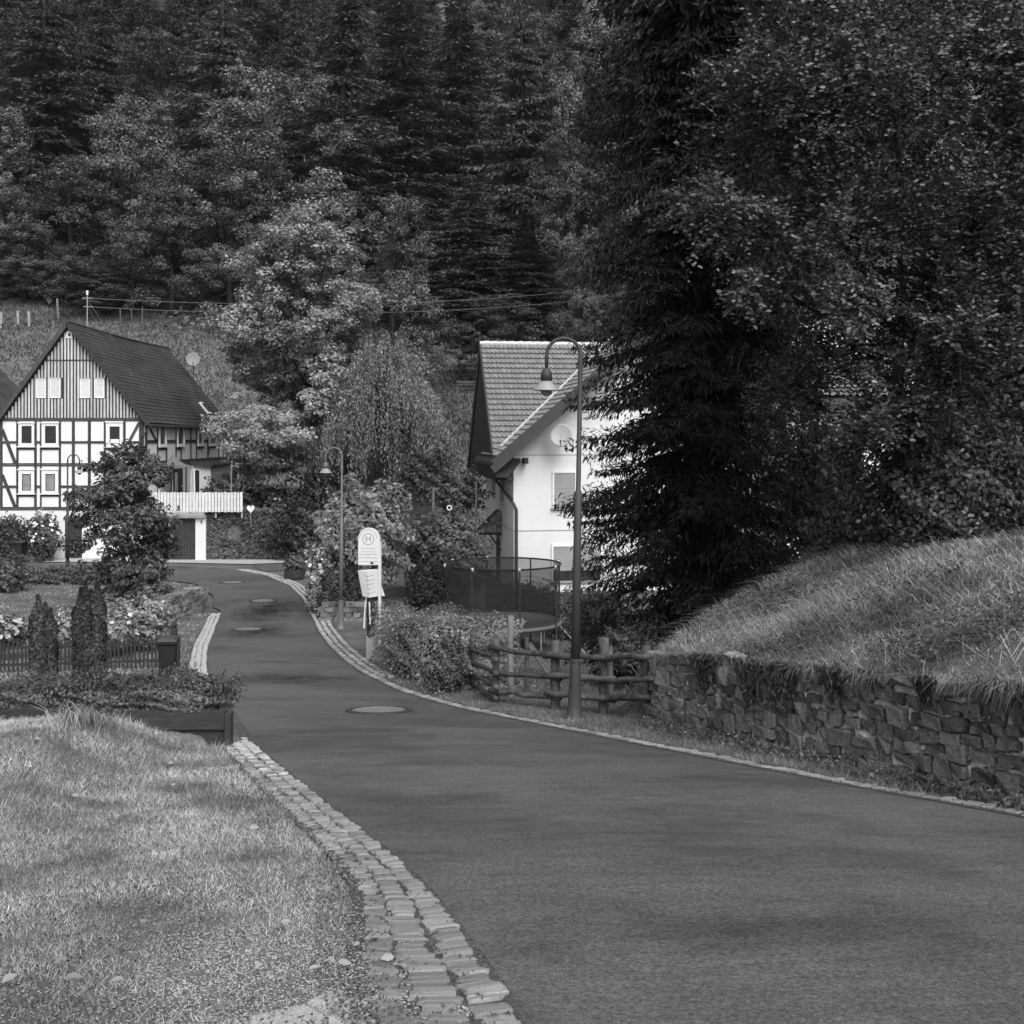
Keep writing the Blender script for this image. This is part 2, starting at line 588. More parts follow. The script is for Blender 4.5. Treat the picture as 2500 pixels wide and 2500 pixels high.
def shell_leaves(name, ell, n, leaf, seed, aspect=0.6, shell=0.35, box=False, up=0.35, rough=0.15, zmin=-1.0):
    """leaves in the outer layer of an ellipsoid or rounded box (rx, ry, rz), centre at origin"""
    rs = np.random.RandomState(seed)
    n = int(n * 0.72); leaf = leaf * 1.15
    d = unit(rs.normal(size=(n, 3)))
    d = d[d[:, 2] > zmin]
    if box:
        m = np.max(np.abs(d), axis=1, keepdims=True)
        q = d / m
        q = q * 0.86 + d * 0.14 * 1.2
        nr = np.where(np.abs(d) == m, np.sign(d), 0) + d * 0.3
    else:
        q = d; nr = d
    lump = 1 + rough * (np.sin(d[:, 0] * 7 + seed) * np.sin(d[:, 1] * 6 + 2 * seed) + 0.7 * np.sin(d[:, 2] * 11 + d[:, 0] * 9))
    r = (1 - shell * rs.uniform(0, 1, len(d)) ** 1.5) * lump
    P = q * r[:, None] * np.array(ell)
    Nr = unit(nr + np.array([0, 0, up]) + rs.normal(size=P.shape) * 0.5)
    V, F = leaf_quads(P, Nr, leaf * rs.uniform(0.6, 1.3, len(P)), aspect, rs)
    return mesh_np(name, V, [F])

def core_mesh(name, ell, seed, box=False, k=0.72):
    """dark solid body added inside a shrub to block the view through"""
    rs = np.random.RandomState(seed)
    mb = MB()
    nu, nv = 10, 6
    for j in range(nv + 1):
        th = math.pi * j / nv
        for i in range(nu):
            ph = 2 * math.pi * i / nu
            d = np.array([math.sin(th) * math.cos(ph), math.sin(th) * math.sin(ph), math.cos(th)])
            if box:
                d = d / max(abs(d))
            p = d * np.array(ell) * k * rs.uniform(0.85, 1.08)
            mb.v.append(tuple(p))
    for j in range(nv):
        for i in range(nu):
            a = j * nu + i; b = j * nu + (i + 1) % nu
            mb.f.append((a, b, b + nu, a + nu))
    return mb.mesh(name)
# ---------------------------------------------------------------- materials
M_ASPH = mat('asphalt', 0.09, rough=0.72, var=0.45, scale=38, bump=0.35, bscale=160, spec=0.3, world_co=True, detail=3, bdist=0.006)
def _asph():
    nt = M_ASPH.node_tree; N, L = nt.nodes, nt.links
    b = N['Principled BSDF']
    src = b.inputs['Base Color'].links[0].from_socket
    g = N.new('ShaderNodeNewGeometry')
    def noise(scale, stretch, detail, dist, lo, hi, f0, f1):
        mp = N.new('ShaderNodeMapping'); mp.inputs['Scale'].default_value = stretch
        L.new(g.outputs['Position'], mp.inputs['Vector'])
        n = N.new('ShaderNodeTexNoise'); n.inputs['Scale'].default_value = scale; n.inputs['Detail'].default_value = detail
        n.inputs['Roughness'].default_value = 0.7; n.inputs['Distortion'].default_value = dist
        L.new(mp.outputs[0], n.inputs['Vector'])
        r = N.new('ShaderNodeMapRange'); r.inputs['From Min'].default_value = f0; r.inputs['From Max'].default_value = f1
        r.inputs['To Min'].default_value = lo; r.inputs['To Max'].default_value = hi
        L.new(n.outputs['Fac'], r.inputs['Value'])
        return r.outputs[0]
    def mul(a, c):
        m = N.new('ShaderNodeMath'); m.operation = 'MULTIPLY'
        L.new(a, m.inputs[0]); L.new(c, m.inputs[1]); return m.outputs[0]
    damp = noise(0.38, (0.7, 0.9, 1), 15, 0.35, 0.72, 1.04, 0.40, 0.56)      # damp patches with frayed edges
    streak = noise(3.0, (0.6, 2.0, 1), 10, 0.2, 0.84, 1.1, 0.35, 0.6)       # thin streaks across the road
    grain = noise(120, (1, 1, 1), 3, 0.0, 0.55, 1.45, 0.35, 0.65)
    out = mul(mul(mul(src, damp), streak), grain)
    wet = None
    for (px_, py_, rx_, ry_, lo_) in ((655, 1490, 1.3, 3.6, 0.3), (625, 1545, 1.1, 2.6, 0.35), (700, 1660, 1.9, 1.5, 0.42), (1720, 2290, 1.5, 0.5, 0.72), (820, 1790, 1.4, 0.6, 0.72), (1050, 1960, 0.9, 0.5, 0.78)):
        q = ground_hit(px_, py_)
        mp = N.new('ShaderNodeMapping'); mp.vector_type = 'TEXTURE'
        mp.inputs['Location'].default_value = (q[0], q[1], float(G(q[1]))); mp.inputs['Scale'].default_value = (rx_, ry_, 3.0)
        L.new(g.outputs['Position'], mp.inputs['Vector'])
        ln = N.new('ShaderNodeVectorMath'); ln.operation = 'LENGTH'; L.new(mp.outputs[0], ln.inputs[0])
        n = N.new('ShaderNodeTexNoise'); n.inputs['Scale'].default_value = 2.2; n.inputs['Detail'].default_value = 12; n.inputs['Roughness'].default_value = 0.72
        L.new(g.outputs['Position'], n.inputs['Vector'])
        ma = N.new('ShaderNodeMath'); ma.operation = 'MULTIPLY_ADD'; ma.inputs[1].default_value = 2.4; L.new(n.outputs['Fac'], ma.inputs[0]); L.new(ln.outputs['Value'], ma.inputs[2])
        r = N.new('ShaderNodeMapRange'); r.inputs['From Min'].default_value = 1.35; r.inputs['From Max'].default_value = 2.1
        r.inputs['To Min'].default_value = lo_; r.inputs['To Max'].default_value = 1.0
        L.new(ma.outputs[0], r.inputs['Value'])
        out = mul(out, r.outputs[0])
        wet = r.outputs[0] if wet is None else mul(wet, r.outputs[0])
    v = N.new('ShaderNodeTexVoronoi'); v.inputs['Scale'].default_value = 22
    L.new(g.outputs['Position'], v.inputs['Vector'])
    lt = N.new('ShaderNodeMath'); lt.operation = 'LESS_THAN'; lt.inputs[1].default_value = 0.075
    L.new(v.outputs['Distance'], lt.inputs[0])
    ad = N.new('ShaderNodeMath'); ad.operation = 'MULTIPLY_ADD'; ad.inputs[1].default_value = 0.04
    L.new(lt.outputs[0], ad.inputs[0]); L.new(out, ad.inputs[2])
    L.new(ad.outputs[0], b.inputs['Base Color'])
    rr = N.new('ShaderNodeMapRange'); rr.inputs['From Min'].default_value = 0.72; rr.inputs['From Max'].default_value = 1.0
    rr.inputs['To Min'].default_value = 0.5; rr.inputs['To Max'].default_value = 0.75
    L.new(damp, rr.inputs['Value']); L.new(mul(rr.outputs[0], wet), b.inputs['Roughness'])
_asph()
M_SOIL = mat('soil', 0.11, rough=0.95, var=0.45, scale=1.2, bump=0.8, bscale=9, world_co=True, spec=0.1, detail=9, bdist=0.05)
M_SETT = mat('pale sett stone', 0.28, rough=0.9, var=0.3, scale=16, bump=0.7, bscale=45, orand=0.3, spec=0.2)
M_FLAG = mat('flagstone', 0.4, rough=0.9, var=0.35, scale=60, bump=0.7, bscale=110, orand=0.1, spec=0.2)
M_BED = mat('gritty joint bed', 0.08, rough=1, var=0.6, scale=30, bump=0.8, bscale=60, world_co=True, spec=0.1)
M_GRAVEL = mat('pale forecourt', 0.36, rough=0.95, var=0.3, scale=8, bump=0.5, world_co=True, spec=0.1)
M_WSTONE = mat('wall stone', 0.195, rough=0.9, var=0.55, scale=7, bump=1.0, bscale=26, orand=0.5, spec=0.2, bdist=0.03)
M_MORTAR = mat('pale mortar', 0.44, rough=1, var=0.8, scale=2.6, bump=0.9, bscale=22, spec=0.1, bdist=0.03, world_co=True, detail=8)
M_PLASTER = mat('white render', 0.62, rough=0.9, var=0.05, scale=0.9, bump=0.12, bscale=60, spec=0.15, world_co=True)
M_INFILL = mat('white infill', 0.68, rough=0.9, var=0.06, scale=1.5, bump=0.2, bscale=14, spec=0.15, world_co=True)
M_TIMBER = mat('black timber', 0.045, rough=0.75, var=0.4, scale=6, bump=0.3, spec=0.25, orand=0.3, world_co=True)
M_BATTEN = mat('pale cladding board', 0.42, rough=0.85, var=0.25, scale=3, orand=0.2, spec=0.15, stretch=(6, 6, 0.6))
M_SLATE = mat('dark slate roof', 0.055, rough=0.7, var=0.35, scale=2.0, bump=0.3, bscale=14, spec=0.3, world_co=True, stain=0.25)
M_TILE = mat('grey roof tile', 0.19, rough=0.65, var=0.18, scale=6, orand=0.14, spec=0.35, bump=0.2)
M_TILE2 = mat('pale ridge tile', 0.5, rough=0.7, var=0.15, scale=6, spec=0.3)
M_DARKWOOD = mat('dark wood', 0.035, rough=0.75, var=0.4, scale=5, bump=0.3, spec=0.2, stretch=(1, 1, 6))
M_FASCIA = mat('dark fascia', 0.045, rough=0.6, var=0.2, scale=4, spec=0.3)
M_WHITE = mat('white paint', 0.68, rough=0.6, var=0.05, scale=4, spec=0.3)
M_SLATW = mat('white slat', 0.56, rough=0.6, var=0.08, scale=4, spec=0.3, orand=0.08)
M_SHUTTER = mat('grey roller shutter', 0.3, rough=0.6, var=0.08, scale=2, spec=0.3)
M_GLASS = mat('dark window glass', 0.03, rough=0.06, var=0.2, scale=1.5, spec=0.6)
M_CURTAIN = mat('net curtain behind glass', 0.2, rough=0.4, var=0.3, scale=4, spec=0.5)
M_LAMP = mat('dark lamp paint', 0.045, rough=0.55, var=0.15, scale=6, spec=0.25)
M_LAMPF = mat('lamp paint with sky sheen', 0.13, rough=0.5, var=0.15, scale=6, spec=0.4)  # the dark lamp paint lightened, sky reflection put into the colour
M_LAMPL = mat('grey lamp shade', 0.26, rough=0.45, var=0.08, scale=6, spec=0.4)
M_LAMPG = mat('lamp glass', 0.2, rough=0.3, var=0.05, scale=6, spec=0.5)
M_METAL = mat('grey metal', 0.28, rough=0.45, var=0.12, scale=8, spec=0.5)
M_IRON = mat('cast iron', 0.17, rough=0.5, var=0.3, scale=20, bump=0.4, spec=0.5)
M_DISH = mat('dish paint', 0.32, rough=0.5, var=0.04, scale=3, spec=0.3)
M_DISHG = mat('grey dish paint', 0.19, rough=0.5, var=0.06, scale=3, spec=0.3)
M_SIGN = mat('sign white', 0.62, rough=0.45, var=0.02, scale=2, spec=0.4)
M_SIGNG = mat('sign print grey', 0.3, rough=0.5, var=0.02, scale=2)
M_PANEL = mat('timetable paper', 0.6, rough=0.5, var=0.05, scale=5, spec=0.4)
M_BLACK = mat('black plastic', 0.02, rough=0.5, var=0.2, scale=5, spec=0.35)
M_BIN = mat('dark bin plastic', 0.02, rough=0.7, var=0.2, scale=5, spec=0.1)
M_BINLID = mat('bin lid', 0.05, rough=0.6, var=0.2, scale=5, spec=0.4)
M_LOG = mat('weathered log', 0.075, rough=0.9, var=0.5, scale=7, bump=0.7, bscale=25, orand=0.2, spec=0.15, bdist=0.02, world_co=True)
M_LOGL = mat('pale weathered stake', 0.16, rough=0.9, var=0.4, scale=8, bump=0.6, orand=0.15, spec=0.15)
M_POST = mat('bleached post', 0.28, rough=0.9, var=0.3, scale=6, spec=0.1)
M_BARK = mat('bark', 0.035, rough=0.95, var=0.4, scale=5, bump=0.8, spec=0.1)
M_CORE = mat('dark shrub core', 0.03, rough=1, var=0.4, scale=4, spec=0.05)  # for the dark filler added inside shrubs against see-through
M_SAIL = mat('grey sun sail cloth', 0.13, rough=0.9, var=0.05, scale=3, spec=0.1)
M_PAD = mat('trampoline pad', 0.13, rough=0.55, var=0.15, scale=5, spec=0.35)
M_MATT = mat('trampoline mat', 0.06, rough=0.8, var=0.15, scale=5)
M_CABLE = mat('cable', 0.09, rough=0.6, var=0.1, scale=3)
M_BUILDER = mat('dark garage door', 0.035, rough=0.6, var=0.15, scale=3, spec=0.3)

def net_mat():
    m, nt, b = principled('trampoline net')
    b.inputs['Base Color'].default_value = (0.014, 0.014, 0.014, 1)
    b.inputs['Roughness'].default_value = 0.9
    t = nt.nodes.new('ShaderNodeBsdfTransparent')
    mx = nt.nodes.new('ShaderNodeMixShader')
    mx.inputs[0].default_value = 0.58
    nt.links.new(t.outputs[0], mx.inputs[1]); nt.links.new(b.outputs[0], mx.inputs[2])
    nt.links.new(mx.outputs[0], nt.nodes['Material Output'].inputs['Surface'])
    return m
M_NET = net_mat()

L_LAWN = leaf_mat('lawn blades', 0.32, var=0.7, rough=0.6, spec=0.2, trans=0.25, patch=0.5, pscale=1.3)
L_BANK = leaf_mat('long dry grass', 0.235, var=0.6, rough=0.6, spec=0.2, trans=0.2, patch=0.5, pscale=1.0)
L_VERGE = leaf_mat('verge grass', 0.14, var=0.55, rough=0.6, spec=0.2, trans=0.2, patch=0.4, pscale=1.2)
L_MEADOW = leaf_mat('meadow grass', 0.06, var=0.5, rough=0.7, spec=0.1, trans=0.2, patch=0.4, pscale=0.15)
L_FAR = leaf_mat('forest leaves', 0.085, var=0.5, rough=0.55, spec=0.3, trans=0.2, orand=0.3, patch=0.25, pscale=0.25)
L_FARL = leaf_mat('pale forest leaves', 0.15, var=0.45, rough=0.55, spec=0.3, trans=0.2, orand=0.2, patch=0.25, pscale=0.25)
L_CON = leaf_mat('conifer needles', 0.075, var=0.5, rough=0.6, spec=0.25, trans=0.1, orand=0.3, patch=0.2, pscale=0.3)
L_SPRUCE = leaf_mat('dark spruce needles', 0.018, var=0.7, rough=0.6, spec=0.2, trans=0.05, patch=0.3, pscale=0.8)
L_ASH = leaf_mat('pale ash leaves', 0.21, var=0.45, rough=0.5, spec=0.35, trans=0.25, patch=0.3, pscale=0.35)
L_WILLOW = leaf_mat('willow leaves', 0.21, var=0.45, rough=0.6, spec=0.3, trans=0.25, patch=0.25, pscale=0.6)
L_BEECH = leaf_mat('dark broad leaves', 0.062, var=0.65, rough=0.38, spec=0.5, trans=0.2, patch=0.35, pscale=0.7)
L_SHRUB = leaf_mat('shrub leaves', 0.10, var=0.5, rough=0.5, spec=0.35, trans=0.2, orand=0.2, patch=0.25, pscale=0.9)
L_DARK = leaf_mat('dark shrub leaves', 0.04, var=0.5, rough=0.5, spec=0.3, trans=0.15, orand=0.2, patch=0.25, pscale=0.9)
L_SPIREA = leaf_mat('pale feathery hedge leaves', 0.27, var=0.45, rough=0.6, spec=0.2, trans=0.3, patch=0.35, pscale=1.5)
L_PALE = leaf_mat('pale shrub leaves', 0.26, var=0.45, rough=0.55, spec=0.3, trans=0.25, orand=0.1, patch=0.25, pscale=1.2)
L_WALNUT = leaf_mat('garden tree leaves', 0.07, var=0.5, rough=0.45, spec=0.4, trans=0.2, patch=0.3, pscale=0.8)
L_YEW = leaf_mat('yew needles', 0.045, var=0.8, rough=0.6, spec=0.25, trans=0.05, patch=0.3, pscale=2)
L_FLOWER = leaf_mat('white blossom', 0.6, var=0.25, rough=0.7, spec=0.2, trans=0.2)
L_LITTER = leaf_mat('dry fallen leaves', 0.3, var=0.35, rough=0.7, spec=0.2, trans=0.1)

def _lichen(m, scale, thr, amount):
    nt = m.node_tree; N, L = nt.nodes, nt.links
    b = N['Principled BSDF']; src = b.inputs['Base Color'].links[0].from_socket
    g = N.new('ShaderNodeNewGeometry')
    n = N.new('ShaderNodeTexNoise'); n.inputs['Scale'].default_value = scale; n.inputs['Detail'].default_value = 9; n.inputs['Roughness'].default_value = 0.75
    L.new(g.outputs['Position'], n.inputs['Vector'])
    r = N.new('ShaderNodeMapRange'); r.inputs['From Min'].default_value = thr; r.inputs['From Max'].default_value = thr + 0.06
    r.inputs['To Max'].default_value = amount
    L.new(n.outputs['Fac'], r.inputs['Value'])
    a = N.new('ShaderNodeMath'); a.operation = 'ADD'
    L.new(src, a.inputs[0]); L.new(r.outputs[0], a.inputs[1]); L.new(a.outputs[0], b.inputs['Base Color'])
_lichen(M_WSTONE, 5.0, 0.56, 0.13)
_lichen(M_SLATE, 3.0, 0.66, 0.16)
# ---------------------------------------------------------------- road edges (world x, y on the road surface)
K = 2500.0 / 1932.0
_Lpx = [(980,1932),(940,1870),(880,1780),(820,1700),(740,1620),(640,1540),(540,1460),(480,1410),(430,1365),(400,1315),(389,1260),(392,1220),(408,1180),(420,1152)]
_Rpx = [(1932,1545),(1650,1495),(1400,1445),(1200,1405),(1000,1365),(850,1335),(750,1305),(680,1270),(620,1220),(590,1170),(570,1130),(545,1105),(500,1086),(440,1075.5)]
LE = [(0.75, 1.0), (0.35, 3.4)] + [ground_hit(a * K, b * K) for a, b in _Lpx] + [(-10.3, 39.5), (-11.2, 43), (-13.0, 47), (-15.8, 48.9), (-20, 49.6), (-30, 50.0), (-44, 50.4)]
RE = [(6.2, 1.0), (5.2, 6.2)] + [ground_hit(a * K, b * K) for a, b in _Rpx] + [(-14.2, 53.6), (-18, 54.9), (-24, 55.4), (-33, 55.6), (-44, 55.8)]
def resample(pts, n):
    p = np.array(pts, float)
    # smooth Catmull-like by dense linear + gaussian
    seg = np.concatenate([[0], np.cumsum(np.linalg.norm(np.diff(p, axis=0), axis=1))])
    m = 2000
    u = np.linspace(0, seg[-1], m)
    q = np.stack([np.interp(u, seg, p[:, 0]), np.interp(u, seg, p[:, 1])], 1)
    w = int(0.45 / (seg[-1] / m))
    if w > 1:
        k = np.exp(-0.5 * (np.arange(-2 * w, 2 * w + 1) / w) ** 2); k /= k.sum()
        qq = np.pad(q, ((2 * w, 2 * w), (0, 0)), mode='reflect', reflect_type='odd')
        q = np.stack([np.convolve(qq[:, i], k, mode='valid') for i in (0, 1)], 1)
    seg = np.concatenate([[0], np.cumsum(np.linalg.norm(np.diff(q, axis=0), axis=1))])
    u = np.linspace(0, seg[-1], n)
    return np.stack([np.interp(u, seg, q[:, 0]), np.interp(u, seg, q[:, 1])], 1), seg[-1]
NR = 420
LEs, LLEN = resample(LE, NR)
REs, RLEN = resample(RE, NR)
def in_poly(x, y, poly):
    c = np.zeros(x.shape, bool)
    n = len(poly)
    for i in range(n):
        x1, y1 = poly[i]; x2, y2 = poly[(i + 1) % n]
        if y1 == y2: continue
        m = ((y1 > y) != (y2 > y)) & (x < (x2 - x1) * (y - y1) / (y2 - y1) + x1)
        c ^= m
    return c
ROADPOLY = [tuple(p) for p in LEs[::6]] + [tuple(p) for p in REs[::-6]]
def road_side_dist(x, y, E):
    """distance to a road edge polyline (sampled)"""
    P = E[::3]
    out = np.full(x.shape, 1e9)
    for i in range(0, len(x), 20000):
        xs = x[i:i + 20000, None] - P[None, :, 0]; ys = y[i:i + 20000, None] - P[None, :, 1]
        out[i:i + 20000] = np.sqrt((xs * xs + ys * ys).min(1))
    return out

# ---------------------------------------------------------------- ground sheet
gx = np.unique(np.concatenate([np.arange(-150, -30, 3.0), np.arange(-30, -12, 0.5), np.arange(-12, 9, 0.21), np.arange(9, 30, 0.6), np.arange(30, 151, 3.0)]).round(3))
gyv = np.unique(np.concatenate([np.arange(-30, 2, 1.5), np.arange(2, 18, 0.2), np.arange(18, 60, 0.4), np.arange(60, 110, 1.0), np.arange(110, 300, 3.0)]).round(3))
XX, YY = np.meshgrid(gx, gyv)
xf, yf = XX.ravel(), YY.ravel()
zf = zg(xf, yf)
inside = in_poly(xf, yf, ROADPOLY)
zf = zf - 0.14 * inside
n_x, n_y = len(gx), len(gyv)
ii = (np.arange(n_y - 1)[:, None] * n_x + np.arange(n_x - 1)[None, :]).ravel()
gm = mesh_np('ground', np.stack([xf, yf, zf], 1), [np.stack([ii, ii + 1, ii + 1 + n_x, ii + n_x], 1)])
ground = tag(obj('ground', gm, M_SOIL, smooth=True), 'sloping ground of the village and the hillside', kind='structure')

# ---------------------------------------------------------------- roads
def strip(name, A, B, cols, m, dz, label, camber=0.0):
    n = len(A)
    V = []
    for i in range(n):
        for c in range(cols + 1):
            t = c / cols
            p = A[i] * (1 - t) + B[i] * t
            V.append((p[0], p[1], float(G(p[1])) + dz + camber * 4 * t * (1 - t)))
    F = []
    for i in range(n - 1):
        for c in range(cols):
            a = i * (cols + 1) + c
            F.append((a, a + 1, a + 2 + cols, a + 1 + cols))
    me = bpy.data.meshes.new(name); me.from_pydata(V, [], F); me.update()
    return tag(obj(name, me, m, smooth=True), label, kind='structure')
road = strip('road', LEs, REs, 8, M_ASPH, 0.012, 'damp asphalt village road winding down to the old house', 0.03)
sA = np.array([(-12.4, 54.6), (-10.5, 55.3), (-8, 55.8), (-5, 56.3), (-2, 56.8)]); sB = np.array([(-11.2, 51.6), (-9.3, 52.4), (-7.5, 53.0), (-5, 53.4), (-2, 53.8)])
strip('side_road', sB, sA, 3, M_ASPH, 0.03, 'dark asphalt side road branching off at the bend')
strip('forecourt', np.array([(-26, 56.0), (-20, 55.95), (-16, 55.6), (-12.6, 54.9), (-9, 56.4)]), np.array([(-26, 57.7), (-20, 57.7), (-16, 57.6), (-12.6, 57.5), (-9, 57.5)]), 3, M_GRAVEL, 0.04, 'pale forecourt strip in front of the garage')

# ---------------------------------------------------------------- gutters of setts
SETT = [chamfer_box(0.2, 0.065, np.random.RandomState(i)) for i in range(10)]
for i, me in enumerate(SETT): me.name = 'cobblestone'
def edge_walk(E, s0, s1, step_fn):
    seg = np.concatenate([[0], np.cumsum(np.linalg.norm(np.diff(E, axis=0), axis=1))])
    s = s0
    while s < min(s1, seg[-1] - 0.1):
        st = step_fn()
        sm = s + st / 2
        p = np.array([np.interp(sm, seg, E[:, 0]), np.interp(sm, seg, E[:, 1])])
        q = np.array([np.interp(sm + 0.2, seg, E[:, 0]), np.interp(sm + 0.2, seg, E[:, 1])])
        r = np.array([np.interp(sm - 0.2, seg, E[:, 0]), np.interp(sm - 0.2, seg, E[:, 1])])
        t = (q - r); t /= np.linalg.norm(t)
        yield s, st, p, t
        s += st
def transform_mesh(me, M):
    return [M @ v.co for v in me.vertices], [tuple(p.vertices) for p in me.polygons]
def sett_rows(parent_name, label, E, side, rows, s0, s1, smax_obj, zoff, pname='cobblestone', bedw=None, seed=0, piecemat=None, drop=0.02, near=1.0):
    """rows: list of (offset, width across, step along, max s, skew)"""
    rs = np.random.RandomState(seed)
    w = bedw or max(r[0] + r[1] / 2 for r in rows) + 0.04
    nrm = lambda t: np.array([t[1], -t[0]]) * side
    A, B = [], []
    for s, st, p, t in edge_walk(E, s0, s1, lambda: 0.4):
        A.append(p - nrm(t) * 0.03); B.append(p + nrm(t) * w)
    A, B = np.array(A), np.array(B)
    if near > 1: B = B + (B - A) * (1 - sst(4.8, 7.2, A[:, 1:2])) * (near - 1)
    if side < 0: pass
    V, F = [], []
    for i in range(len(A)):
        for j in range(3):
            p = A[i] * (1 - j / 2) + B[i] * (j / 2)
            V.append((p[0], p[1], float(G(p[1])) + zoff))
    for i in range(len(A) - 1):
        for j in range(2):
            a = i * 3 + j
            F.append((a, a + 1, a + 4, a + 3))
    me = bpy.data.meshes.new(parent_name); me.from_pydata(V, [], F); me.update()
    g = tag(obj(parent_name, me, M_BED), label, kind='structure')
    pieces = []
    for (off, wd, st0, smx, skew) in rows:
        for s, st, p, t in edge_walk(E, s0, min(s1, smx), lambda: st0 * rs.uniform(0.75, 1.3)):
            kn = 1 + (near - 1) * (1 - float(sst(4.8, 7.2, p[1])))
            c = p + nrm(t) * (off * kn + rs.uniform(-0.015, 0.015))
            an = math.atan2(t[1], t[0]) + skew + rs.uniform(-0.09, 0.09)
            sc = (st * rs.uniform(0.66, 0.86), wd * kn * rs.uniform(0.72, 0.98), 0.08)
            slope = math.atan2(float(G(c[1] + t[1] * 0.1) - G(c[1])), 0.1)
            z = float(G(c[1])) + zoff + rs.uniform(-0.016, 0.004) - drop
            M = Matrix.Translation((c[0], c[1], z)) @ Matrix.Rotation(an, 4, 'Z') @ Matrix.Rotation(-slope * math.sin(an) + rs.uniform(-0.03, 0.03), 4, 'Y') @ Matrix.Rotation(slope * math.cos(an) + rs.uniform(-0.03, 0.03), 4, 'X') @ Matrix.Diagonal((*sc, 1))
            d = math.hypot(c[0], c[1])
            vis = 1 if abs(c[0]) < 0.47 * c[1] + 0.1 and c[1] > 4.2 else 0
            pieces.append((vis * sc[0] * sc[1] / d ** 3, M, rs.randint(len(SETT))))
    pieces.sort(key=lambda q: -q[0])
    rest = MB()
    for i, (k, M, m) in enumerate(pieces):
        if i < smax_obj and k > 0:
            o = obj(pname, SETT[m], piecemat or M_SETT, g)
            o.matrix_basis = M
        else:
            rest.add(*transform_mesh(SETT[m], M))
    if rest.v:
        tag(rest.build(pname + 's_beyond', piecemat or M_SETT, g), kind='stuff')
    return g
def s_at_y(E, y):
    seg = np.concatenate([[0], np.cumsum(np.linalg.norm(np.diff(E, axis=0), axis=1))])
    i = np.argmax(E[:, 1] > y)
    return seg[i]
sl = lambda y: s_at_y(LEs, y)
sr = lambda y: s_at_y(REs, y)
sett_rows('gutter', 'cobbled gutter of pale setts along the left edge of the road', LEs, -1,
          [(0.062, 0.12, 0.072, sl(38), 0.16), (0.188, 0.125, 0.068, sl(38), -0.12), (0.305, 0.10, 0.115, sl(38), -0.45)], 1.0, sl(38.5), 300, 0.022, seed=3, near=1.6)
sett_rows('kerb', 'row of flat pale kerb stones along the right edge of the road', REs, 1,
          [(0.10, 0.15, 0.14, sr(22.5), 0.25)], 1.0, sr(22.5), 200, 0.018, pname='kerbstone', seed=5, bedw=0.3)
sett_rows('bend_gutter', 'three rowed cobbled gutter round the right side of the bend', REs, 1,
          [(0.09, 0.15, 0.15, sr(52), 0.1), (0.27, 0.15, 0.15, sr(52), -0.1), (0.45, 0.14, 0.15, sr(52), 0.1)], sr(22.6), sr(52), 200, 0.022, pname='cobblestone', seed=6)

# irregular flagstones at the bottom edge of the lawn
pav = tag(empty('paving', (-0.9, 5.4, float(zg(-0.9, 5.4)))), 'irregular pale flagstones at the edge of the lawn', kind='structure')
def flag(poly, h=0.05):
    pts = [ground_hit(a, b) for a, b in poly]
    mb = MB()
    c = np.mean(pts, axis=0)
    low = [Vector((x - pav.location.x, y - pav.location.y, float(zg(x, y)) - 0.03 - pav.location.z)) for x, y in pts]
    top = [Vector((c[0] + (x - c[0]) * 0.96 - pav.location.x, c[1] + (y - c[1]) * 0.96 - pav.location.y, float(zg(x, y)) + 0.022 - pav.location.z)) for x, y in pts]
    n = len(pts)
    mb.add(low + top, [tuple(range(n, 2 * n))] + [(i, (i + 1) % n, n + (i + 1) % n, n + i) for i in range(n)])
    mb.build('paving_slab', M_FLAG, pav)
for poly in [[(745,2468),(790,2440),(900,2436),(958,2446),(968,2460),(800,2490)], [(870,2438),(955,2440),(962,2466),(925,2468)], [(612,2498),(740,2470),(795,2494),(780,2530),(600,2560)],
             [(800,2496),(915,2474),(935,2500),(900,2530),(800,2535)], [(925,2476),(978,2468),(1002,2520),(940,2530)], [(560,2560),(760,2540),(900,2540),(890,2640),(560,2640)], [(905,2540),(1010,2528),(1040,2620),(900,2640)]]:
    flag(poly)

# manhole covers
MH = MB().lathe([(0.0, -0.02), (0.40, -0.02), (0.40, 0.006), (0.33, 0.010), (0.325, 0.004), (0.0, 0.006)], 28)
for k in range(8):
    a = math.pi * k / 8
    pass
mh_me = MH.mesh('manhole_cover')
mlab = ['round iron manhole cover nearest the camera, level with the log fence', 'round iron manhole cover in the dark patch beside the bus stop',
        'round iron manhole cover in mid road just below the bend', 'round iron manhole cover furthest away, at the top of the bend']
for (px, py), lb in zip([(925, 1742), (605, 1540), (642, 1470), (567, 1425)], mlab):
    x, y = ground_hit(px, py)
    e = empty('manhole_cover', (x, y, float(G(y)) + 0.05), label=lb, cat='manhole cover', group='manhole covers in the road')
    e.rotation_euler = (math.atan2(float(G(y + 0.2) - G(y - 0.2)), 0.4), 0, 0)
    obj('cover', mh_me, M_IRON, e, smooth=False)
    rim = MB()
    n = 28
    for k in range(n):
        a, b = 2 * math.pi * k / n, 2 * math.pi * (k + 1) / n
        rim.add([(0.42 * math.cos(a), 0.42 * math.sin(a), -0.01), (0.50 * math.cos(a), 0.50 * math.sin(a), -0.01), (0.50 * math.cos(b), 0.50 * math.sin(b), -0.01), (0.42 * math.cos(b), 0.42 * math.sin(b), -0.01),
                 (0.42 * math.cos(a), 0.42 * math.sin(a), 0.012), (0.50 * math.cos(a), 0.50 * math.sin(a), 0.006), (0.50 * math.cos(b), 0.50 * math.sin(b), 0.006), (0.42 * math.cos(b), 0.42 * math.sin(b), 0.012)],
                [(4, 5, 6, 7), (1, 2, 6, 5), (0, 4, 7, 3)])
    rim.build('rim', M_LAMP, e)

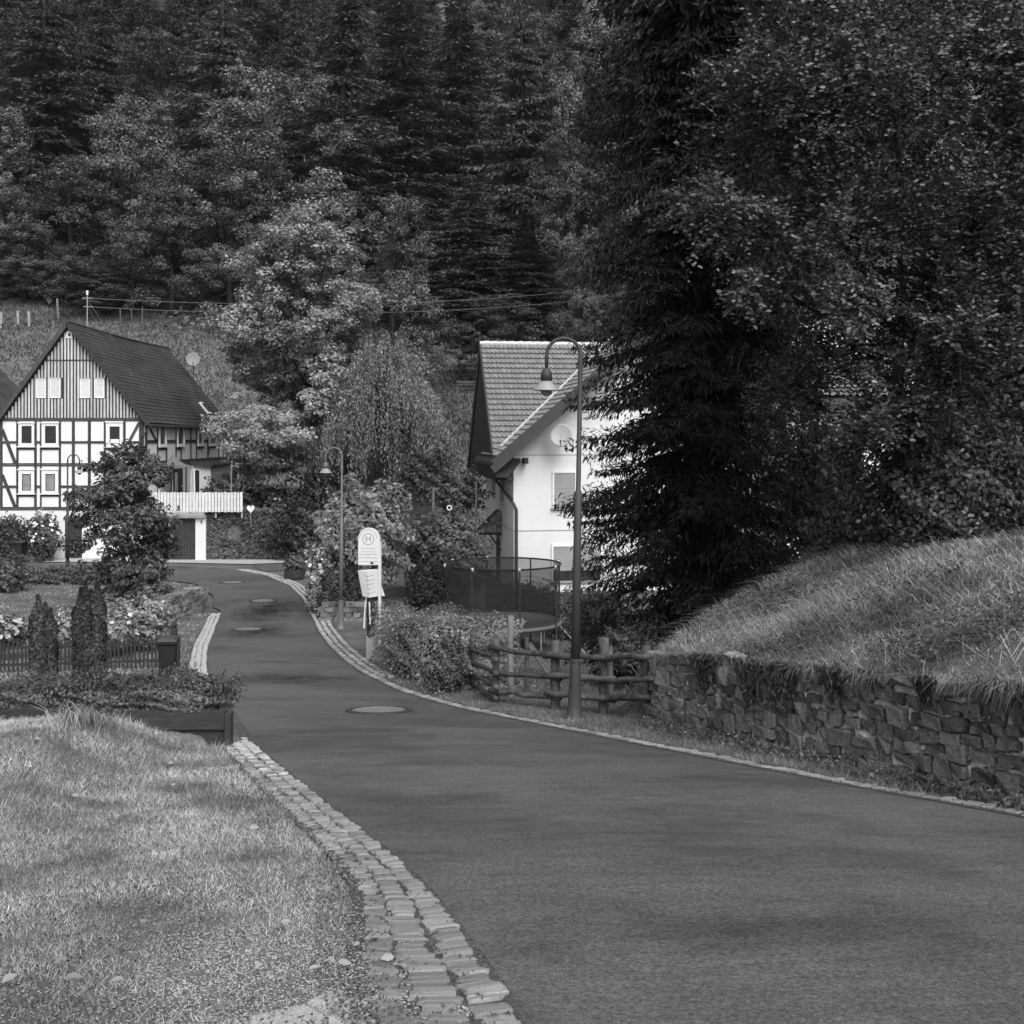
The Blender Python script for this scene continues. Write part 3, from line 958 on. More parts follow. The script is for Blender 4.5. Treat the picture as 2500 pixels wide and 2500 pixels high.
# ---------------------------------------------------------------- big stone retaining wall on the right
wall_e = empty('stone_wall', (WA[0], WA[1], float(G(WA[1]))), label='long dark retaining wall of rough stones with pale mortar under the grassy bank', cat='wall')
def wpt(s, t, z):
    p = WA + WD * s + WN * t
    return Vector((p[0] - WA[0], p[1] - WA[1], z - float(G(WA[1]))))
bodyv = MB()
nS = 150
rs = np.random.RandomState(22)
for i in range(nS + 1):
    s = WL * i / nS
    p = WA + WD * s
    zb = float(G(p[1])) - 0.25; zt = float(wall_top(s)) - 0.05
    for (t, z) in [(0.055 * k / 15 + rs.uniform(-0.03, 0.03), zb + (zt - zb) * k / 15 + rs.uniform(-0.02, 0.02)) for k in range(16)] + [(0.42, zt), (0.42, zb)]:
        bodyv.v.append(tuple(wpt(s, t, z)))
for i in range(nS):
    a = i * 18
    for k in range(17):
        bodyv.f.append((a + k, a + k + 1, a + k + 19, a + k + 18))
bodyv.f.append(tuple(range(18))); bodyv.f.append(tuple(nS * 18 + k for k in reversed(range(18))))
bodyv.build('mortar_core', M_MORTAR, wall_e)
STONES = [chamfer_box(0.11, 0.10, np.random.RandomState(100 + i)) for i in range(12)]
for me in STONES: me.name = 'stone'
rs = np.random.RandomState(21)
cand = []
ncourse = 7
for c in range(ncourse):
    s = rs.uniform(-0.2, 0.1)
    while s < WL + 0.02:
        ln = rs.uniform(0.13, 0.34) * (1.35 if rs.rand() < 0.25 else 1)
        sm = s + ln / 2
        p = WA + WD * sm
        zb = float(G(p[1])) - 0.04; zt = float(wall_top(sm)) + 0.03
        ch = (zt - zb) / ncourse
        zc = zb + ch * (c + 0.5) + 0.03 * math.sin(sm * 1.9 + c)
        hh = ch * (rs.uniform(0.55, 0.98) if rs.rand() < 0.88 else rs.uniform(1.2, 1.5))
        tilt = rs.uniform(-0.11, 0.11)
        g_sl = math.atan2(float(wall_top(sm + 0.2) - wall_top(sm - 0.2)), 0.4)
        an = math.atan2(WD[1], WD[0])
        pp = WA + WD * sm + WN * (0.06 + 0.035 * (c / ncourse) + rs.uniform(-0.03, 0.025))
        M = Matrix.Translation((pp[0], pp[1], zc)) @ Matrix.Rotation(an, 4, 'Z') @ Matrix.Rotation(-g_sl * 0.8 + tilt, 4, 'Y') @ Matrix.Rotation(rs.uniform(-0.12, 0.12), 4, 'X') @ Matrix.Diagonal((ln * rs.uniform(0.76, 0.93), 0.2, hh, 1))
        cand.append((1 if pp[0] < 0.46 * pp[1] + 0.1 else 0, pp[1], M, rs.randint(12)))
        s += ln + 0.012
cand.sort(key=lambda q: (-q[0], q[1]))
rest = MB()
for k in range(520):      # small chinking stones
    sm = rs.uniform(0, WL); f = rs.uniform(0.02, 0.98)
    pp = WA + WD * sm + WN * (0.0 + 0.05 * f + rs.uniform(-0.01, 0.03))
    zb = float(G(pp[1])); zt = float(wall_top(sm))
    q = rs.uniform(0.03, 0.085)
    M = Matrix.Translation((pp[0], pp[1], zb + (zt - zb) * f)) @ Matrix.Rotation(math.atan2(WD[1], WD[0]), 4, 'Z') @ Matrix.Rotation(rs.uniform(-0.6, 0.6), 4, 'Y') @ Matrix.Diagonal((q * rs.uniform(1, 2.2), 0.08, q * rs.uniform(0.6, 1), 1))
    rest.add(*transform_mesh(STONES[rs.randint(12)], M))
for i, (v, y, M, m) in enumerate(cand):
    if i < 300 and v:
        o = obj('stone', STONES[m], M_WSTONE, wall_e)
        o.matrix_basis = M
    else:
        rest.add(*transform_mesh(STONES[m], M))
if rest.v:
    ro = tag(rest.build('stones_beyond', M_WSTONE, wall_e), kind='stuff'); ro.matrix_parent_inverse = Matrix.Translation(-wall_e.location)
for ch in wall_e.children:
    if ch.name.startswith('stone') and not ch.name.startswith('stones'):
        ch.matrix_parent_inverse = Matrix.Translation(-wall_e.location)
# ---------------------------------------------------------------- small stone wall at the left kerb
sw = empty('stone_wall', (-10.8, 36.0, float(G(36)) - 0.1), label='low stone garden wall with a dark end stone, left of the road before the bend', cat='wall')
A2, B2 = np.array([-10.85, 35.8]), np.array([-10.55, 39.1])
d2 = (B2 - A2); l2 = np.linalg.norm(d2); d2 /= l2; n2 = np.array([d2[1], -d2[0]])
core = MB()
z0 = float(G(36))
core.prism([(0, 0, -0.3), (d2[0] * l2, d2[1] * l2, -0.3 + float(G(39) - G(36))), (d2[0] * l2, d2[1] * l2, 0.78 + float(G(39) - G(36))), (0, 0, 0.82)], (-n2[0] * 0.4, -n2[1] * 0.4, 0))
core.build('mortar_core', M_MORTAR, sw)
for c in range(5):
    s = rs.uniform(-0.1, 0)
    while s < l2:
        ln = rs.uniform(0.2, 0.5)
        sm = min(s + ln / 2, l2)
        pp = d2 * sm + n2 * (-0.02 + rs.uniform(-0.02, 0.02))
        zc = 0.1 + 0.165 * c + float(G(A2[1] + d2[1] * sm) - G(A2[1])) - 0.02
        o = obj('stone', STONES[rs.randint(12)], M_WSTONE, sw)
        o.location = (pp[0], pp[1], zc); o.rotation_euler = (0, rs.uniform(-.1, .1), math.atan2(d2[1], d2[0])); o.scale = (ln * 0.92, 0.16, 0.155)
        s += ln
for k in range(4):
    o = obj('stone', STONES[k], M_WSTONE, sw)
    pp = d2 * (l2 + 0.03) - n2 * 0.2
    o.location = (pp[0], pp[1], 0.12 + 0.21 * k + float(G(39) - G(36))); o.scale = (0.22, 0.42, 0.2); o.rotation_euler = (0, 0, math.atan2(d2[1], d2[0]))
for k in range(9):
    o = obj('coping_stone', STONES[k], M_SETT, sw)
    sm = l2 * (k + 0.5) / 9
    pp = d2 * sm - n2 * 0.2
    o.location = (pp[0], pp[1], 0.86 + float(G(A2[1] + d2[1] * sm) - G(A2[1]))); o.scale = (0.36, 0.5, 0.1); o.rotation_euler = (0, 0, math.atan2(d2[1], d2[0]))
# ---------------------------------------------------------------- half-timbered house (gable at y = 58, side wall running away)
HY = 58.0
hx = lambda zx: (zx / 2.972 - 1250) / FPX * HY
hz = lambda zy: EYE - (700 + zy / 2.972 - HORIZON) / FPX * HY
XL, XR, XC = hx(6), hx(1046), hx(500)
YB = 74.6
Z0, ZB, ZM, ZE, ZR = hz(1975), hz(1608), hz(1290), hz(966), hz(276)
house = empty('half_timbered_house', (XC, HY, Z0), label='old white half timbered house with black beams and steep dark slate roof', cat='house')
HO = Vector((XC, HY, Z0))
def hb(mb, name, m, smooth=False, parent=None):
    """build a mesh given in world coordinates as a child of the house"""
    o = mb.build(name, m, parent or house, smooth)
    o.data.transform(Matrix.Translation(-HO))
    return o
w = MB()
w.box(XL, XR, HY, YB, Z0 - 0.3, ZE + 0.05)
hb(w, 'wall', M_INFILL)
w = MB().prism([(XL, HY + 0.02, ZE + 0.06), (XR, HY + 0.02, ZE + 0.06), (XC, HY + 0.02, ZR - 0.12)], (0, YB - HY - 0.04, 0))
hb(w, 'gable_wall', M_DARKWOOD)
# front beams: (zx0, zy0, zx1, zy1, width in zoom px)
FB = []
for x, wd in ((12, 16), (128, 15), (259, 17), (298, 11), (436, 15), (534, 20), (650, 20), (762, 13), (905, 15), (1028, 34)):
    FB.append((x, 974, x, 1600, wd))
for y, wd in ((967, 15), (1284, 9), (1297, 8), (1609, 24)):
    FB.append((6, y, 1046, y, wd))
for y, segs in ((1128, ((20, 122), (267, 293), (443, 525), (544, 640), (660, 756), (768, 776), (890, 1012))), (1174, ((135, 252), (303, 430), (768, 898))), (1450, ((20, 122), (267, 293), (443, 525), (544, 640), (660, 756), (768, 898), (912, 1012))),
                (1514, ((135, 252), (303, 430)))):
    for a, b in segs:
        FB.append((a, y, b, y, 17))
FB += [(18, 1035, 112, 1280, 22), (18, 1365, 112, 1600, 22), (940, 1120, 1012, 985, 20), (950, 1600, 1015, 1460, 20)]
for i, (a, b, c, d, wd) in enumerate(FB):
    dep = 0.045 + (0.006 if b != d and a == c else 0.0) + (0.003 if a != c and b != d else 0)
    mb = MB().bar((hx(a), HY - dep / 2 - 0.001, hz(b)), (hx(c), HY - dep / 2 - 0.001, hz(d)), dep, wd / 143.5, up=(1, 0, 0) if a == c else (0, 0, 1))
    hb(mb, 'timber_beam', M_TIMBER)
def window(x0, x1, z0, z1, gx0, gx1, gz0, gz1, glass, y=HY, blind=False):
    fr = MB()
    d = 0.075
    fr.box(x0, gx0, y - d, y - 0.002, z0, z1); fr.box(gx1, x1, y - d, y - 0.002, z0, z1)
    fr.box(gx0, gx1, y - d, y - 0.002, gz1, z1); fr.box(gx0, gx1, y - d, y - 0.002, z0, gz0)
    wn_ = hb(fr, 'window', M_WHITE)
    hb(MB().box(gx0, gx1, y - 0.03, y - 0.004, gz0, gz1), 'pane', glass, parent=wn_)
    hb(MB().box(x0 - 0.06, x1 + 0.06, y - d - 0.07, y - 0.002, z0 - 0.05, z0 - 0.002), 'sill', M_WHITE, parent=wn_)
    hb(MB().box(x0 - 0.04, x1 + 0.04, y - d - 0.05, y - 0.002, z1 + 0.002, z1 + 0.07), 'head_moulding', M_WHITE, parent=wn_)
    sash = MB()
    t = 0.035
    sash.box(gx0, gx0 + t, y - 0.055, y - 0.031, gz0, gz1); sash.box(gx1 - t, gx1, y - 0.055, y - 0.031, gz0, gz1)
    sash.box(gx0 + t, gx1 - t, y - 0.055, y - 0.031, gz0, gz0 + t); sash.box(gx0 + t, gx1 - t, y - 0.055, y - 0.031, gz1 - t, gz1)
    hb(sash, 'sash', M_FASCIA, parent=wn_)
    return wn_
for (x0, y0, x1, y1, a, b, c, d, gl) in [(138, 992, 252, 1158, 160, 1010, 234, 1136, M_GLASS), (306, 992, 428, 1158, 330, 1010, 411, 1136, M_GLASS), (772, 986, 894, 1160, 798, 1014, 872, 1140, M_GLASS),
                                  (138, 1330, 252, 1500, 163, 1358, 230, 1480, M_CURTAIN), (306, 1330, 426, 1500, 333, 1358, 404, 1482, M_CURTAIN)]:
    window(hx(x0), hx(x1), hz(y1), hz(y0), hx(a), hx(b + (c - a) - (b - a)) if False else hx(c), hz(d), hz(b), gl)
# lower half of the right upper window: white half curtain
hb(MB().box(hx(800), hx(870), HY - 0.036, HY - 0.031, hz(1138), hz(1106)), 'half_curtain', M_WHITE)
# gable cladding: one batten per board
def gable_top(x):
    return ZE + (ZR - ZE) * (1 - abs(x - XC) / ((XR - XC) if x > XC else (XC - XL))) - 0.16
GW = [(266, 670, 336, 808), (365, 665, 442, 808), (582, 668, 655, 808), (686, 668, 760, 808)]
bx = XL + 0.06
while bx < XR - 0.05:
    zt = gable_top(bx + 0.045)
    segs = [(ZE + 0.10, min(zt, hz(540))), (hz(530), zt)]
    for (a, b, c, d) in GW:
        if hx(a) - 0.09 < bx < hx(c) + 0.01:
            segs = [(ZE + 0.10, hz(d) - 0.03), (hz(b) + 0.03, min(zt, hz(540))), (hz(530), zt)]
    for za, zb in segs:
        if zb - za > 0.08:
            hb(MB().box(bx, bx + 0.088, HY - 0.028, HY + 0.015, za, zb), 'cladding_board', M_BATTEN)
    bx += 0.166
hb(MB().box(hx(318), hx(695), HY - 0.035, HY + 0.015, hz(541), hz(529)), 'cladding_rail', M_FASCIA)
for (a, b, c, d) in GW:
    fr = MB()
    f = 0.05
    x0, x1, z0, z1 = hx(a), hx(c), hz(d), hz(b)
    fr.box(x0, x0 + f, HY - 0.07, HY + 0.015, z0, z1); fr.box(x1 - f, x1, HY - 0.07, HY + 0.015, z0, z1)
    fr.box(x0 + f, x1 - f, HY - 0.07, HY + 0.015, z1 - f, z1); fr.box(x0 + f, x1 - f, HY - 0.07, HY + 0.015, z0, z0 + f)
    o = hb(fr, 'window', M_WHITE)
    sh = MB()
    n = 12
    for k in range(n):
        za = z0 + f + (z1 - z0 - 2 * f) * k / n; zb = z0 + f + (z1 - z0 - 2 * f) * (k + 1) / n
        sh.box(x0 + f, x1 - f, HY - 0.045 - 0.004 * (k % 2), HY - 0.02, za, zb - 0.004)
    hb(sh, 'roller_shutter', M_SLATW, parent=o)
    hb(MB().box(x0, x1, HY - 0.085, HY - 0.02, z1 + 0.002, z1 + 0.05), 'shutter_box', M_SHUTTER, parent=o)
# owl hole
o = MB()
x0, x1, z0, z1 = hx(484), hx(528), hz(374), hz(326)
o.box(x0, x0 + 0.09, HY - 0.06, HY - 0.03, z0, z1); o.box(x1 - 0.09, x1, HY - 0.06, HY - 0.03, z0, z1); o.box(x0 + 0.09, x1 - 0.09, HY - 0.06, HY - 0.03, z0, z0 + 0.09); o.box(x0 + 0.09, x1 - 0.09, HY - 0.06, HY - 0.03, z1 - 0.09, z1)
oh = hb(o, 'vent_frame', M_WHITE)
hb(MB().box(x0 + 0.09, x1 - 0.09, HY - 0.05, HY - 0.03, z0 + 0.09, z1 - 0.09), 'vent_hole', M_BLACK, parent=oh)
# roof: two slopes in stepped courses, slightly sagging
def roof_slope(sign):
    ex = (XR + 0.32) if sign > 0 else (XL - 0.22)
    ez = ZE - 0.28
    nC, nYs = 26, 12
    V, F = [], []
    ys = np.linspace(HY - 0.28, YB + 0.25, nYs)
    for c in range(nC):
        for k, lift in ((c / nC, 0.035), ((c + 1) / nC, 0.075)):
            for y in ys:
                u = (y - ys[0]) / (ys[-1] - ys[0])
                sag = -0.10 * math.sin(math.pi * u) + 0.02 * math.sin(9 * u + c)
                x = XC + (ex - XC) * k
                z = ZR + 0.08 + (ez - ZR) * k + sag * (1 - 0.4 * k) + lift
                V.append((x, y, z))
    n = nYs
    for c in range(nC):
        for r in ((2 * c, 2 * c + 1),) + (((2 * c + 1, 2 * c + 2),) if c < nC - 1 else ()):
            for i in range(n - 1):
                a = r[0] * n + i; b = r[1] * n + i
                F.append((a, b, b + 1, a + 1))
    mb = MB(); mb.add(V, F)
    o = hb(mb, 'roof_slope', M_SLATE)
    so = MB().prism([(XC, HY - 0.26, ZR + 0.02), (ex, HY - 0.26, ez + 0.04), (ex, HY - 0.26, ez - 0.06), (XC, HY - 0.26, ZR - 0.10)], (0, YB - HY + 0.48, 0))
    hb(so, 'roof_boards', M_DARKWOOD, parent=o)
    vb = MB().bar((XC + 0.02 * sign, HY - 0.3, ZR + 0.03), (ex, HY - 0.3, ez + 0.03), 0.05, 0.2)
    hb(vb, 'bargeboard', M_TIMBER, parent=o)
    return o
rf = roof_slope(1); rf2 = roof_slope(-1)
rg = MB()
for k in range(40):
    y0 = HY - 0.3 + (YB - HY + 0.55) * k / 40; y1 = HY - 0.3 + (YB - HY + 0.55) * (k + 1) / 40 + 0.03
    u = (k + 0.5) / 40
    z = ZR + 0.13 - 0.10 * math.sin(math.pi * u) + 0.01 * (k % 2)
    rg.tube([(XC, y0, z), (XC, y1, z + 0.012)], 0.075, 6)
hb(rg, 'ridge', M_SLATE)
# eaves gutter and downpipe on the side wall, small snow guard
gt = MB().tube([(XR + 0.36, HY - 0.2, ZE - 0.30), (XR + 0.36, YB, ZE - 0.30)], 0.07, 6)
hb(gt, 'eaves_gutter', M_FASCIA)
dp = MB().tube([(XR + 0.36, HY - 0.1, ZE - 0.34), (XR + 0.1, HY - 0.12, ZE - 0.62), (XR - 0.16, HY - 0.13, ZE - 0.95), (XR - 0.16, HY - 0.13, Z0 + 1.9)], 0.05, 6)
hb(dp, 'downpipe', M_FASCIA)
# side wall: jettied upper storey, beams, windows
XS = XR + 0.04
hb(MB().box(XR, XS, HY + 0.05, YB, ZM - 0.05, ZE), 'side_infill', M_INFILL)
def dside(zx): return FPX * -XS / (1250 - zx / 2.972)
SB = []
for y, wd in ((58.12, 0.3), (60.0, 0.14), (61.55, 0.14), (63.3, 0.14), (64.25, 0.14), (66.2, 0.14), (67.4, 0.14), (69.9, 0.14), (72.5, 0.14), (73.6, 0.14), (74.5, 0.16)):
    SB.append(((y, ZM + 0.12), (y, ZE - 0.1), wd))
for a, b in ((58.3, 59.9), (61.6, 63.2), (64.9, 66.1), (66.3, 67.3), (68.8, 69.8), (72.6, 74.4)):
    SB.append(((a, (ZM + ZE) / 2 + 0.03), (b, (ZM + ZE) / 2 + 0.03), 0.17))
for a, b in ((60.1, 61.5), (63.4, 64.2), (67.5, 69), (70.0, 72)):
    SB.append(((a, ZM + 0.78), (b, ZM + 0.78), 0.15))
SB += [((HY, ZE - 0.06), (YB, ZE - 0.06), 0.14), ((HY, ZM + 0.02), (YB, ZM + 0.02), 0.24), ((58.3, ZE - 0.2), (59.9, (ZM + ZE) / 2), 0.16), ((71.2, ZE - 0.2), (69.9, ZM + 0.15), 0.15)]
for i, ((ya, za), (yb, zb), wd) in enumerate(SB):
    dep = 0.04 + 0.004 * (i % 3)
    hb(MB().bar((XS + dep / 2, ya, za), (XS + dep / 2, yb, zb), dep, wd, up=(0, 1, 0) if ya == yb else (0, 0, 1)), 'timber_beam', M_TIMBER)
def side_window(y0, y1, z0, z1, name='window', glass=M_GLASS):
    f = 0.12
    fr = MB()
    fr.box(XS + 0.002, XS + 0.1, y0, y0 + f, z0, z1); fr.box(XS + 0.002, XS + 0.1, y1 - f, y1, z0, z1)
    fr.box(XS + 0.002, XS + 0.1, y0 + f, y1 - f, z1 - f, z1); fr.box(XS + 0.002, XS + 0.1, y0 + f, y1 - f, z0, z0 + f)
    o = hb(fr, name, M_WHITE)
    hb(MB().box(XS + 0.004, XS + 0.03, y0 + f, y1 - f, z0 + f, z1 - f), 'pane', glass, parent=o)
    hb(MB().box(XS + 0.002, XS + 0.16, y0 - 0.05, y1 + 0.05, z0 - 0.05, z0 - 0.002), 'sill', M_WHITE, parent=o)
for ya, yb in ((60.15, 61.4), (63.45, 64.8), (67.55, 68.7), (70.2, 71.7)):
    side_window(ya, yb, ZM + 0.9, ZE - 0.18)
# ground floor towards the terrace
ZT = -2.08
for y in (60.2, 62.6, 65.4):
    hb(MB().bar((XR + 0.02, y, ZT), (XR + 0.02, y, ZM - 0.12), 0.04, 0.13, up=(0, 1, 0)), 'timber_beam', M_TIMBER)
hb(MB().bar((XR + 0.022, 58.1, ZT + 0.7), (XR + 0.022, 62.5, ZT + 0.7), 0.04, 0.16), 'timber_beam', M_TIMBER)
dr = hb(MB().box(XR + 0.004, XR + 0.06, 62.8, 64.6, ZT, ZT + 2.05), 'door', M_DARKWOOD)
hb(MB().box(XR + 0.062, XR + 0.07, 63.0, 63.6, ZT + 0.3, ZT + 1.85), 'pane', M_GLASS, parent=dr)
hb(MB().box(XR + 0.062, XR + 0.11, 64.3, 64.36, ZT + 1.0, ZT + 1.1), 'handle', M_METAL, parent=dr)
# projecting annex with its window, and the far end of the house
ax0, ax1 = XR - 0.1, -17.42
an = hb(MB().box(ax0, ax1, 66.3, 70.8, ZT - 0.3, ZM - 0.18), 'annex', M_PLASTER)
hb(MB().prism([(ax0, 66.0, ZM - 0.17), (ax1 + 0.15, 66.0, ZM - 0.32), (ax1 + 0.15, 66.0, ZM - 0.2), (ax0, 66.0, ZM + 0.02)], (0, 5.0, 0)), 'annex_roof', M_FASCIA, parent=an)
awf = MB()
for q in ((-18.42, -18.36), (-18.06, -17.98)):
    awf.box(q[0], q[1], 66.24, 66.298, ZT + 0.25, ZT + 1.95)
awf.box(-18.36, -18.06, 66.24, 66.298, ZT + 1.88, ZT + 1.95); awf.box(-18.36, -18.06, 66.24, 66.298, ZT + 0.25, ZT + 0.33)
awo = hb(awf, 'annex_window', M_WHITE, parent=an)
hb(MB().box(-18.36, -18.06, 66.27, 66.297, ZT + 0.33, ZT + 1.88), 'annex_pane', M_GLASS, parent=an)
hb(MB().box(XR - 0.1, -16.9, 72.4, 76, ZT - 0.3, ZM - 0.3), 'rear_wing', M_PLASTER)
hb(MB().box(-17.75, -17.35, 72.34, 72.398, ZT + 0.9, ZM - 0.5), 'rear_window', M_GLASS)
# cellar door in the white plinth
cdx0, cdx1, cz0, cz1 = hx(474), hx(596), hz(1965), hz(1688)
cd = MB()
for k in range(7):
    a = cdx0 + (cdx1 - cdx0) * k / 7; b = cdx0 + (cdx1 - cdx0) * (k + 1) / 7
    cd.box(a + 0.004, b - 0.004, HY - 0.05, HY - 0.002, cz0, cz1)
cdo = hb(cd, 'cellar_door', M_BUILDER)
hb(MB().box(cdx0 - 0.08, cdx1 + 0.08, HY - 0.065, HY - 0.002, cz1 + 0.003, cz1 + 0.1), 'door_lintel', M_TIMBER, parent=cdo)
hb(MB().box(cdx0 + 0.3, cdx0 + 0.42, HY - 0.062, HY - 0.051, cz0 + 0.25, cz0 + 0.32), 'vent', M_METAL, parent=cdo)
hb(MB().box(XL - 0.03, cdx0 - 0.1, HY - 0.03, HY - 0.002, Z0 - 0.2, ZB - 0.12), 'plinth', M_PLASTER)
# skylight hatch on the right slope
fr_ = lambda k: Vector((XC + (XR + 0.32 - XC) * k, 0, ZR + 0.16 + (ZE - 0.28 - ZR) * k))
p0 = fr_(0.72) + Vector((0, 71.6, 0)); p1 = fr_(0.86) + Vector((0, 71.6, 0))
sk = hb(MB().bar(p0, p1, 0.75, 0.1, up=(0.7, 0, 0.7)), 'skylight', M_WHITE)
nn = Vector((0.75, 0, 0.66))
hb(MB().bar(p0 + nn * 0.06 + (p1 - p0) * 0.14, p1 + nn * 0.06 - (p1 - p0) * 0.14, 0.5, 0.03, up=(0.7, 0, 0.7)), 'pane', M_GLASS, parent=sk)

# roof mast with stays, and the cables that run across to the hidden pole on the right
MX, MY = XC, 60.5
mast = empty('roof_mast', (MX, MY, ZR + 0.1), label='thin roof mast with two stays on the ridge of the half timbered house', cat='mast')
MB().tube([(0, 0, -0.1), (0, 0, 1.75)], 0.03, 6).build('pole', M_METAL, mast)
MB().tube([(0, 0, 1.72), (0, 0, 1.95)], [0.055, 0.07], 8).build('insulator_cap', M_WHITE, mast)
MB().tube([(-0.25, 0, 1.55), (0.3, 0, 1.55)], 0.022, 5).build('cross_arm', M_METAL, mast)
MB().tube([(-0.2, 0, 1.1), (0.3, 0, 1.1)], 0.022, 5).build('cross_arm', M_METAL, mast)
MB().tube([(0.02, 0, 1.45), (0.5, 2.6, -0.45)], 0.014, 5).build('stay', M_METAL, mast)
MB().tube([(0.02, 0, 1.1), (0.25, 1.6, -0.18)], 0.014, 5).build('stay', M_METAL, mast)
PX_, PY_ = 8.6, 75.0
pole = empty('utility_pole', (PX_, PY_, float(zg(PX_, PY_))), label='wooden cable pole behind the big spruce', cat='utility pole')
MB().tube([(0, 0, -0.5), (0, 0, 12.2 - float(zg(PX_, PY_)))], [0.14, 0.09], 8).build('pole', M_BARK, pole)
MB().bar((-0.7, 0, 11.9 - float(zg(PX_, PY_))), (0.7, 0, 11.9 - float(zg(PX_, PY_))), 0.1, 0.12).build('cross_arm', M_BARK, pole)
for k, (z0_, z1_, lb) in enumerate(((1.55, 11.75, 'upper of the two thin cables strung from the roof mast to the right'), (1.1, 11.1, 'lower of the two thin cables strung from the roof mast to the right'))):
    pts = []
    a = Vector((MX, MY, ZR + 0.1 + z0_)); b = Vector((PX_, PY_, z1_))
    for i in range(25):
        t = i / 24
        p = a.lerp(b, t); p.z -= 4 * 0.75 * t * (1 - t)
        pts.append(p)
    tag(MB().tube(pts, 0.021, 5).build('overhead_cable', M_CABLE), lb, 'cable', 'cables from the roof mast')

# satellite dishes
def dish(name, loc, r, m, label, face, pole_pts):
    e = empty(name, loc, label=label, cat='satellite dish', group='satellite dishes on the houses')
    prof = [(r * k / 6, 0.18 * r * (k / 6) ** 2) for k in range(7)]
    mb = MB()
    n = 24
    for rr, z in prof:
        for k in range(n):
            a = 2 * math.pi * k / n
            mb.v.append((rr * math.cos(a), rr * math.sin(a) * 1.08, z))
    for i in range(6):
        for k in range(n):
            a = i * n + k; b = i * n + (k + 1) % n
            mb.f.append((a, b, b + n, a + n))
    q = Vector(face).to_track_quat('Z', 'Y').to_matrix().to_4x4()
    me = mb.mesh('reflector'); me.transform(q)
    o = obj('reflector', me, m, e, True)
    sol = o.modifiers.new('thick', 'SOLIDIFY'); sol.thickness = 0.015
    arm = MB().tube([q @ Vector((0, -r * 1.02, 0.1 * r)), q @ Vector((0.02, -r * 0.85, r * 0.75))], 0.014, 6)
    arm.build('feed_arm', M_FASCIA, e)
    MB().tube([q @ Vector((0.02, -r * 0.85, r * 0.72)), q @ Vector((0.02, -r * 0.6, r * 0.78))], 0.032, 8).build('receiver', M_FASCIA, e)
    MB().tube(pole_pts, 0.03, 6).build('bracket', M_FASCIA, e)
    return e
dl = at(471, 878, 73.6)
kx = (dl.x - XC) / (XR + 0.32 - XC)
dish('satellite_dish', dl, 0.43, M_DISHG, 'grey satellite dish on a stalk at the far end of the slate roof', (0.25, -1, 0.25),
     [(0, 0.03, -0.05), (0.02, 0.1, -0.5), (0.02, 0.1, (ZR + (ZE - 0.28 - ZR) * kx) - dl.z + 0.05)])

# garage under the terrace, terrace fence, sun sail, ivy wall
gy_ = 57.0
def wx(px, d): return (px - 1250) / FPX * d
def wz(py, d): return EYE - (py - HORIZON) / FPX * d
gar = empty('garage', (wx(420, gy_), gy_, Z0), label='low white garage with dark double door beneath the slatted terrace fence', cat='garage')
def gb(mb, name, m, parent=gar):
    o = mb.build(name, m, parent); o.data.transform(Matrix.Translation(-gar.location)); return o
gx0, gx1 = wx(352, gy_), wx(502, gy_)
ddx0, ddx1 = wx(372, gy_), wx(477, gy_)
zt = wz(1258, gy_); zd = wz(1266, gy_)
gb(MB().box(ddx1, gx1, gy_, gy_ + 0.6, Z0 - 0.3, zt - 0.1), 'pillar', M_PLASTER)
gb(MB().box(gx0, ddx0, gy_, gy_ + 0.6, Z0 - 0.3, zt - 0.1), 'pillar', M_PLASTER)
gb(MB().box(ddx0, ddx1, gy_ + 0.001, gy_ + 0.6, zd, zt - 0.1), 'lintel', M_PLASTER)
gb(MB().box(gx0, gx1, gy_ + 0.6, gy_ + 5.5, Z0 - 0.3, zt - 0.1), 'body', M_PLASTER)
gb(MB().box(gx0 - 0.1, gx1 + 0.03, gy_ - 0.22, gy_ + 5.6, zt - 0.098, zt - 0.02), 'roof_slab', M_GRAVEL)
gb(MB().box(gx0 - 0.1, gx1 + 0.03, gy_ - 0.25, gy_ - 0.03, zt - 0.018, zt + 0.06), 'roof_edge', M_SHUTTER)
nb_ = 15
for k in range(nb_):
    a = ddx0 + (ddx1 - ddx0) * k / nb_; b = ddx0 + (ddx1 - ddx0) * (k + 1) / nb_
    gb(MB().box(a + 0.006, b - 0.006, gy_ + 0.12, gy_ + 0.16, Z0 - 0.05, zd - 0.002), 'door_plank', M_BUILDER)
gb(MB().box(ddx1 + 0.28, ddx1 + 0.33, gy_ - 0.05, gy_ - 0.002, zt - 0.4, zt - 0.26), 'wall_lamp', M_LAMP)

ter = empty('terrace_fence', (wx(345, 56.9), 56.85, -2.05), label='white fence of upright slats along the terrace above the garage', cat='fence')
fx0, fx1 = wx(330, 56.85), wx(593, 56.85)
zt0, zt1 = wz(1250, 56.85), wz(1202, 56.85)
n = 34
for k in range(n):
    x = fx0 + (fx1 - fx0) * k / n
    wdt = (fx1 - fx0) / n
    o = MB().box(x + 0.016, x + wdt - 0.016, 56.83, 56.86, zt0 + 0.01 * math.sin(k * 3.1), zt1 + 0.012 * math.sin(k * 2.3)).build('slat', M_SLATW, ter)
    o.data.transform(Matrix.Translation(-ter.location))
for z in (zt0 + 0.18, zt1 - 0.2):
    o = MB().box(fx0, fx1, 56.861, 56.91, z - 0.04, z + 0.04).build('rail', M_SHUTTER, ter); o.data.transform(Matrix.Translation(-ter.location))
for k in range(5):
    x = fx0 + 0.05 + (fx1 - fx0 - 0.15) * k / 4
    o = MB().box(x, x + 0.07, 56.911, 56.98, zt0 - 0.3, zt1 + 0.02).build('post', M_SHUTTER, ter); o.data.transform(Matrix.Translation(-ter.location))
